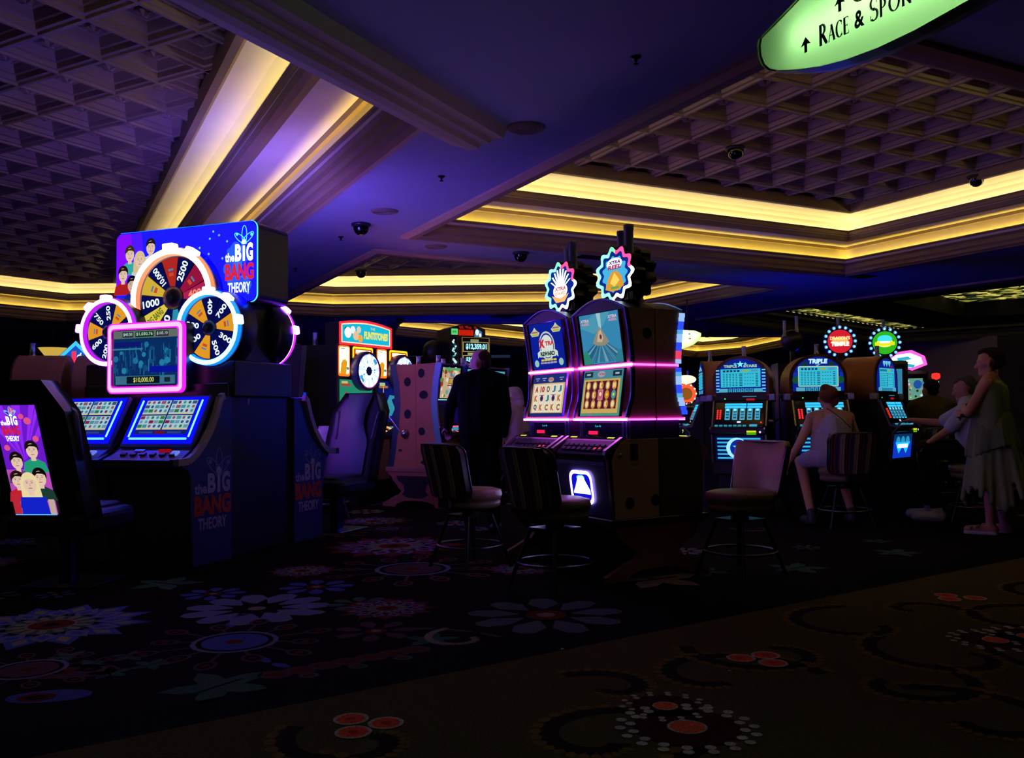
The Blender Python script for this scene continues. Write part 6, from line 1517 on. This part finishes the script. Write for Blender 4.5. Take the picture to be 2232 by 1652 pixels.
# person half hidden between them
J5 = seatJ(lean=.05, z=.68); J5.update({k: J4[k] + V(0, .02, -.03) for k in ('elL', 'wrL', 'elR', 'wrR', 'anL', 'anR', 'toL', 'toR')})
def j5_top(m): torso(m, J5, .02); [arm(m, J5, s, .02, .9) for s in 'LR']
def j5_pant(m): [leg(m, J5, s, .025, 1.9) for s in 'LR']; m.caps(J5['hipL'], J5['hipR'], .13, .13)
def j5_shoe(m, s): foot(m, J5, s, .01)
f5 = V(-.2, 1, 0)
person('person seated in pale green top, dark hair, half hidden behind the grey-haired man', (5.59, 10.70, 0), -10, J5, f5, SKIN_A,
       [('top', H('6a6a50'), CLOTH, j5_top, .012), ('trousers', H('1a1714'), CLOTH, j5_pant, .012), ('shoes', H('14110f'), LEATHER, j5_shoe, .009)],
       hairfn(H('140f0d'), J5['head'], f5, SHORT + [(-.06, 0, -.06, (.055, .085, .08))]), HS)
# fair-haired person beyond the man in black
J6 = seatJ(lean=.05, z=.68); J6.update({k: J4[k] + V(0, .02, -.03) for k in ('elL', 'wrL', 'elR', 'wrR', 'anL', 'anR', 'toL', 'toR')})
def j6_top(m): torso(m, J6, .02, 1.05); [arm(m, J6, s, .02, .95) for s in 'LR']
def j6_pant(m): [leg(m, J6, s, .025, 1.9) for s in 'LR']; m.caps(J6['hipL'], J6['hipR'], .13, .13)
def j6_shoe(m, s): foot(m, J6, s, .01)
f6 = V(.1, 1, 0)
person('person seated in pink top with shoulder-length fair hair, beyond the man in black', (.09, 11.05, 0), -64, J6, f6, SKIN_A,
       [('top', H('b0908a'), CLOTH, j6_top, .012), ('trousers', H('1a1714'), CLOTH, j6_pant, .012), ('shoes', H('14110f'), LEATHER, j6_shoe, .009)],
       hairfn(H('a08a78'), J6['head'], f6, SHORT + [(-.05, 0, -.07, (.06, .1, .1)), (-.04, 0, -.13, (.055, .1, .07))]), HS)
# standing woman, arms folded, long layered pale dress
J7 = dict(pel=V(0, 0, .94), chest=V(0, .0, 1.24), neck=V(0, .0, 1.40), head=V(.0, .02, 1.525), shL=V(-.165, .0, 1.34), shR=V(.165, .0, 1.34), elL=V(-.23, .14, 1.08), wrL=V(.0, .24, 1.12), elR=V(.23, .14, 1.06), wrR=V(-.02, .25, 1.06),
          hipL=V(-.09, 0, .90), hipR=V(.09, 0, .90), knL=V(-.09, .02, .48), knR=V(.09, -.01, .48), anL=V(-.10, .02, .085), anR=V(.10, -.05, .085), toL=V(-.12, .20, .04), toR=V(.13, .12, .04))
def j7_dress(m):
    torso(m, dict(J7, neck=J7['neck'] - V(0, 0, .07), shL=J7['shL'] + V(.03, 0, -.03), shR=J7['shR'] - V(.03, 0, .03)), .018)
    for k in range(28):
        a = 2 * math.pi * k / 28; r0, r1 = .17, .30 + .035 * math.sin(5 * a) + .02 * math.sin(11 * a)
        m.caps((r0 * .9 * math.cos(a), r0 * .75 * math.sin(a), 1.0), (r1 * math.cos(a), r1 * .85 * math.sin(a) - .03, .34 + .10 * math.sin(3 * a + .5)), .035, .026, n=8)
    m.caps((0, 0, .9), (0, -.02, .6), .17, .20)
def j7_tier(m):
    for k in range(30):
        a = 2 * math.pi * k / 30; r1 = .24 + .02 * math.sin(7 * a)
        m.caps((.15 * math.cos(a), .13 * math.sin(a), 1.06), (r1 * math.cos(a), r1 * .85 * math.sin(a), .74 + .05 * math.sin(2 * a)), .03, .022, n=8)
def j7_shoe(m, s):
    an, to = J7['an' + s], J7['to' + s]; m.caps(an + V(0, -.03, -.07), to + V(0, .0, -.028), .034, .036); m.caps(to + V(-.05, -.03, .02), to + V(.05, -.03, .02), .014, .014); m.caps(to + V(-.05, -.08, .03), to + V(.05, -.08, .03), .014, .014)
f7 = V(-.25, .96, -.12)
person('person standing in long pale green layered dress with folded arms, short brown hair', (4.29, 7.95, 0), -50, J7, f7, SKIN_B,
       [('dress', H('6f7a5c'), CLOTH, j7_dress, .014), ('tier', H('5c6650'), CLOTH, j7_tier, .012), ('sandals', H('a8a49c'), LEATHER, j7_shoe, .008)],
       hairfn(H('2a1810'), J7['head'], f7, SHORT + [(-.05, 0, .05, (.085, .095, .08)), (-.07, 0, .0, (.05, .08, .06))]), dict(L=(V(.95, .1, .1), V(0, -1, 0), .5, 1), R=(V(-.95, .1, .1), V(0, -1, 0), .5, -1)))
# ================================================================ signs and ceiling fittings
def serif(m, word, x0, x1, z0, z1, col, y, small=.78, mat=MATTE):
    W_ = dict(R=.72, A=.76, C=.74, E=.6, S=.52, P=.62, O=.8, T=.66, I=.32, N=.8)
    tot = sum(W_.get(c, .8) * (1 if i == 0 else small) for i, c in enumerate(word)); k = (x1 - x0) / tot; h = z1 - z0; cx = x0
    for i, c in enumerate(word):
        sc = 1 if i == 0 else small; w_ = W_.get(c, .8) * sc * k; hh = h * sc; ww = w_ * .9
        def L(ax, az, bx, bz, t):
            a, b = Vector((cx + ax * ww, z0 + az * hh)), Vector((cx + bx * ww, z0 + bz * hh)); d = (b - a).normalized(); e = Vector((-d.y, d.x)) * t * hh
            m.shape([tuple(a - e), tuple(b - e), tuple(b + e), tuple(a + e)], col, y, mat)
        def F(ax, az, s_=.14): L(ax - s_, az + (.015 if az < .5 else -.015), ax + s_, az + (.015 if az < .5 else -.015), .018)
        def arc(ccx, ccz, rx, rz, a0, a1, t0, t1, n=18):
            for q in range(n):
                b0, b1 = R_(a0 + (a1 - a0) * q / n), R_(a0 + (a1 - a0) * (q + 1) / n); th = t0 + (t1 - t0) * abs(math.cos((b0 + b1) / 2))
                L(ccx + rx * math.cos(b0), ccz + rz * math.sin(b0), ccx + rx * math.cos(b1), ccz + rz * math.sin(b1), th)
        TK, TN = .08, .03
        if c in 'RP': L(.2, 0, .2, 1, TK); F(.2, 0); F(.2, 1); arc(.3, .74, .42, .245, 90, -90, TN, TK); L(.2, .985, .32, .985, TN); L(.2, .5, .32, .5, TN)
        if c == 'R': L(.42, .5, .9, .03, TK); F(.92, 0, .1)
        if c == 'A': L(.08, 0, .5, 1, TN); L(.48, 1, .88, 0, TK); L(.25, .36, .72, .36, TN); F(.08, 0, .1); F(.9, 0, .12)
        if c == 'C': arc(.55, .5, .45, .49, 45, 315, TN, TK, 24); L(.87, .68, .87, .93, .02); L(.87, .08, .87, .26, .02)
        if c == 'E': L(.2, 0, .2, 1, TK); F(.2, 0); F(.2, 1); L(.2, .985, .88, .985, TN); L(.2, .51, .7, .51, TN); L(.2, .015, .92, .015, TN); L(.88, .84, .88, 1, .02); L(.92, 0, .92, .17, .02); L(.7, .43, .7, .6, .02)
        if c == 'S': arc(.5, .745, .36, .245, 40, 250, TN, TK * .8); arc(.5, .255, .40, .25, 70, -140, TN, TK * .8); L(.38, .515, .62, .485, TK * .9); L(.82, .75, .82, .98, .02); L(.14, .02, .14, .26, .02)
        if c == 'O': arc(.5, .5, .43, .49, 0, 360, TN, TK, 30)
        if c == 'T': L(.5, 0, .5, 1, TK); F(.5, 0); L(.03, .985, .97, .985, TN); L(.04, .84, .04, 1, .02); L(.96, .84, .96, 1, .02)
        if c == 'I': L(.5, 0, .5, 1, TK); F(.5, 0, .3); F(.5, 1, .3)
        if c == 'N': L(.15, 0, .15, 1, TN); L(.15, 1, .85, 0, TK); L(.85, 0, .85, 1, TN); F(.15, 0, .12); F(.1, 1, .1); F(.85, 1, .12)
        cx += w_
def sign_board(label, P, head, pts, d, texts, kcol, hang, arrows, lamp=(17, 23, 14)):
    # pts: outline in (along, height) measured from P
    t = thing('hanging_sign', label, 'sign', (P.x, P.y, 0), head - 90)
    m = MB(); nn = len(pts); m.shape(pts[::-1], H('c8d0c0'), d, SATIN)
    for i in range(nn):
        a, b = pts[i], pts[(i + 1) % nn]; m.add([(a[0], 0, a[1]), (b[0], 0, b[1]), (b[0], d, b[1]), (a[0], d, a[1])], [(0, 1, 2, 3)], H('c8d0c0'), SATIN)
    m.build('sign_case', t)
    xs_, zs_ = [p[0] for p in pts], [p[1] for p in pts]; x0_, x1_ = min(xs_), max(xs_); z0_, z1_ = min(zs_), max(zs_)
    def within(x, z):
        c = False
        for i in range(nn):
            (ax, az), (bx, bz) = pts[i], pts[(i + 1) % nn]
            if (az > z) != (bz > z) and x < (bx - ax) * (z - az) / (bz - az) + ax: c = not c
        return c
    m = MB()
    for fz, kb in ((.74, 1.0), (.42, .45)):
        zt = z0_ + fz * (z1_ - z0_); L_ = (x1_ - x0_) / 14
        for i in range(14):
            xa, xb = x0_ + L_ * i, x0_ + L_ * (i + .96)
            if all(within(x + sx * .03, zt + sz * .03) for x in (xa, xb) for sx in (-1, 1) for sz in (-1, 1)): m.box(xa, xb, d * .55, d * .75, zt - .012, zt + .012, tuple(v * kb for v in lamp), EMIT)
    m.build('fluorescent_tube', t)
    c = (sum(p[0] for p in pts) / len(pts), sum(p[1] for p in pts) / len(pts))
    m = MB(); m.shape(pts, kcol, -.003, OPAL); fc_ = m.build('sign_face', t)
    n = len(pts); m = MB(); q = [(c[0] + (p[0] - c[0]) * 1.012, c[1] + (p[1] - c[1]) * 1.02) for p in pts]
    for i in range(n):
        a, b = q[i], q[(i + 1) % n]; m.add([(a[0], -.012, a[1]), (b[0], -.012, b[1]), (b[0], d * .6, b[1]), (a[0], d * .6, a[1])], [(3, 2, 1, 0)], H('6a8a50'), SATIN)
    m.build('sign_rim', t)
    m = MB()
    for tx, x0, x1, z0, z1 in texts: m.text(tx, x0, x1, z0, z1, H('0a0f0a'), -.005, .03, mat=MATTE) if tx == '&' else serif(m, tx, x0, x1, z0, z1, H('0a0f0a'), -.005)
    for x, z, s, dr in arrows:
        A = [(0, .5), (.42, -.05), (.12, .02), (.12, -.5), (-.12, -.5), (-.12, .02), (-.42, -.05)]
        if dr == 'R': A = [(b, -a) for a, b in A]
        m.shape([(x + a * s, z + b * s) for a, b in A], H('0a0f0a'), -.005, MATTE)
    m.build('lettering', t)
    for x, z0_ in hang: m = MB(); m.lathe([(.012, z0_), (.012, SOF)], H('2a2c30'), 10, (x, d / 2, 0), 'z', METAL); m.build('hanger', t)
    return t
SP = aty(1660, 95, 3.95); SH = 152.3
ptl = lambda x, y: onpl(x, y, SP, SH)
outp = [ptl(*q) for q in ((1662, 84), (1659, 100), (1661, 122), (1668, 140), (1680, 150), (1698, 153), (1740, 151), (1790, 144), (1850, 128), (1920, 102), (2000, 64), (2115, 0))]
# mirror the lens shape about its middle for the unseen far half
xm = outp[-1][0] + .22
low = outp + [(2 * xm - x, z) for x, z in outp[::-1]]
z1e = outp[0][1]; top = [(outp[0][0] + (2 * xm - 2 * outp[0][0]) * i / 10, z1e + .22 * math.sin(math.pi * i / 10) ** .8) for i in range(1, 10)]
pts_s = low + top[::-1]
ar1, ar2 = ptl(1758, 98), ptl(1832, 8)
r0, r1 = ptl(1785, 100), ptl(2000, 8)
tz = r0[1]
bx0, bx1 = ptl(1787, 60)[0], ptl(1853, 60)[0]
def tb(x): return ptl(x, 50)[0]
hgt_ = .105
base = lambda x, y: ptl(x, y)
sgn_t = []
t0x = base(1787, 99); t1x = base(1852, 62); 
zb_ = (base(1787, 102)[1] + base(1852, 70)[1] + base(1990, 8)[1]) / 3
ht = base(1787, 65)[1] - base(1787, 102)[1]
sgn_t = [('RACE', base(1787, 80)[0], base(1854, 60)[0], zb_, zb_ + ht * 1.25), ('&', base(1864, 45)[0], base(1886, 40)[0], zb_, zb_ + ht), ('SPORTS', base(1897, 30)[0], base(1897, 30)[0] + (base(1985, 5)[0] - base(1897, 30)[0]) * 1.52, zb_, zb_ + ht * 1.25)]
sgn = sign_board('large pale green lit sign reading RACE & SPORTS with up arrows', SP, SH, pts_s, .10, sgn_t, H('b4dcae'), [(.3, z1e + .1), (2 * xm - .4, z1e + .1)],
           [(ar1[0], ar1[1], ht * .95, 'U'), (ar2[0], ar2[1], ht * .95, 'U')])
m = MB(); serif(m, 'CASINO', ar2[0] + .06, ar2[0] + .46, ar2[1] - ht * .45, ar2[1] + ht * .6, H('0a0f0a'), -.005); m.build('lettering', sgn)
m = MB(); m.lathe([(.0, -.06), (.03, -.02), (.03, .02), (0, .03)], BLK, 12, (outp[0][0] - .035, .06, z1e - .01), 'x', SATIN); m.build('end_bracket', sgn)
S2 = aty(1507, 736, 17.0)
o2 = [onpl(x, y, S2, 95) for x, y in ((1430, 735), (1445, 757), (1470, 764), (1490, 760), (1512, 751), (1524, 741), (1528, 733), (1528, 726), (1515, 721), (1490, 719), (1450, 719))]
sg2 = sign_board('small pale green hanging sign with two right arrows, behind the starburst pod', S2, 95, o2, .12, [('DARK', onpl(1462, 730, S2, 95)[0], onpl(1495, 730, S2, 95)[0], onpl(1490, 731, S2, 95)[1], onpl(1490, 725, S2, 95)[1]), ('BAR', onpl(1470, 740, S2, 95)[0], onpl(1495, 740, S2, 95)[0], onpl(1490, 741, S2, 95)[1], onpl(1490, 735, S2, 95)[1])], H('d8f0b8'),
           [(onpl(1499, 720, S2, 95)[0], onpl(1499, 719, S2, 95)[1])], [(onpl(1502, 728, S2, 95)[0], onpl(1502, 728, S2, 95)[1], .06, 'R'), (onpl(1503, 738, S2, 95)[0], onpl(1503, 738, S2, 95)[1], .06, 'R')])
def dome(label, p, r=.09):
    t = thing('dome_camera', label, 'camera', tuple(p), 0, 'ceiling dome cameras')
    m = MB(); m.lathe([(0, 0), (r * 1.25, 0), (r * 1.25, -.02), (r * 1.05, -.035), (r, -.035)], H('24222a'), 24, (0, 0, 0), 'z', SATIN); m.build('base_ring', t)
    m = MB(); m.lathe([(r, -.035), (r * .95, -.07), (r * .75, -.105), (r * .4, -.128), (0, -.135)], H('08080a'), 24, (0, 0, 0), 'z', GLASS); m.build('dome_cover', t)
    return t
dome('dome camera on the purple lit soffit, right of the blue sign', atz(787, 488, SOF))
dome('dome camera on the soffit left of the starburst toppers', atz(1135, 550, SOF))
dome('small dome camera above the wheel machines with the curved red sign', atz(872, 693, SOF))
dome('dome camera below the middle tray near its left corner', atz(787, 588, SOF + .20), .085)
dome('dome camera hanging in the coffers of the right tray', atz(1603, 322, SOF + .735))
dome('dome camera on the lit cove of the right tray', atz(2128, 384, SOF + .705), .09)
dome('small dome camera beside the small pale green hanging sign', atz(1541, 725, SOF), .11)
def sprinkler(label, p):
    t = thing('sprinkler', label, 'sprinkler', tuple(p), 0, 'ceiling sprinklers')
    m = MB(); m.lathe([(0, 0), (.035, 0), (.03, -.01), (.012, -.015), (.010, -.03), (.004, -.035), (.02, -.045), (.02, -.048), (0, -.048)], H('2a2620'), 14, (0, 0, 0), 'z', METAL); m.build('sprinkler_head', t)
for lb, q in (('sprinkler on the dark soffit left of the large green sign', (1386, 124)), ('sprinkler on the purple soffit above the round grille', (962, 384)), ('sprinkler on the soffit left of the dome camera', (743, 516)), ('sprinkler on the soffit near the lower beam edge', (644, 585))):
    sprinkler(lb, atz(*q, SOF))
def grille(label, p, r=.13):
    m = MB(); prof = [(0, -.008)]
    for k in range(6): a = r * (k + .6) / 6.5; prof += [(a, -.008), (a + r * .03, -.016), (a + r * .08, -.016), (a + r * .1, -.008)]
    prof += [(r, -.012), (r * 1.06, -.006), (r * 1.08, 0)]
    m.lathe(prof, H('7c7064'), 32, (0, 0, 0), 'z', PAINT); o = m.build('speaker_grille', loc=tuple(p)); tag(o, label, 'speaker', 'round ceiling speaker grilles')
grille('round speaker grille on the dark blue part of the soffit', atz(1146, 278, SOF), .14); grille('round speaker grille on the purple soffit near the dome camera', atz(838, 460, SOF), .14); grille('round speaker grille near the corner of the right tray', atz(950, 537, SOF), .14)
def vent(label, p, head, w_=.6, d=.22):
    t = thing('air_vent', label, 'vent', tuple(p), head, 'ceiling air vents')
    m = MB(); frame_ = .02; m.box(-w_ / 2, w_ / 2, -d / 2, d / 2, -.012, -.001, H('14120f'), MATTE); m.build('frame', t)
    m = MB()
    for k in range(5): y = -d / 2 + .03 + k * (d - .06) / 4; m.box(-w_ / 2 + .02, w_ / 2 - .02, y - .008, y + .008, -.02, -.012, H('2c2824'), SATIN)
    m.build('louvre', t)
vent('dark air vent below the far corner of the right tray', atz(1872, 601, SOF), -27.7, .5, .28); vent('dark air vent near the starburst toppers', atz(1300, 561, SOF), -27.7, .6, .2); vent('dark air vent on the soffit above the jackpot machine', atz(1107, 687, SOF), 62, .9, .5)
vent('dark air vent on the soffit beyond the neon ringed wheels', atz(70, 697, SOF), 62, .9, .5)
# bar that edges the left tray's slanted end, with its square end
a = C1 + v2(hd(27)) * .62; b = C1 - v2(hd(27)) * 8; Lb = (b - a).length
bar = MB(panel((a.x, a.y, SOF), hd(117), (0, 0, 1)))
bar.prism([(-.02, -.055), (.16, -.125), (.24, -.125), (.26, -.10), (.34, -.10), (.36, -.075), (.46, -.075), (.50, -.001), (-.02, -.001)], 'y', -Lb, 0, H('b0a288'), PAINT)
bar.build('trim_9', kind='structure')
# pendant lamp, far left
pl = thing('pendant_lamp', 'golden inverted pendant lamp hanging beyond the brown hoods', 'lamp', tuple(aty(116, 762, 20.0).xy) + (0,), 0)
zl = aty(116, 775, 20.0).z
m = MB(); m.lathe([(.12, zl - .08), (.30, zl + .16), (.31, zl + .17)], H('e8c050', .75), 26, (0, 0, 0), 'z', EMIT); m.build('lamp_shade', pl)
m = MB(); m.lathe([(.31, zl + .17), (.2, zl + .26), (.03, zl + .32), (0, zl + .32)], H('2a2418'), 24, (0, 0, 0), 'z', SATIN); m.lathe([(.012, zl + .3), (.012, SOF)], BLK, 8, (0, 0, 0), 'z', SATIN); m.build('lamp_cap', pl)
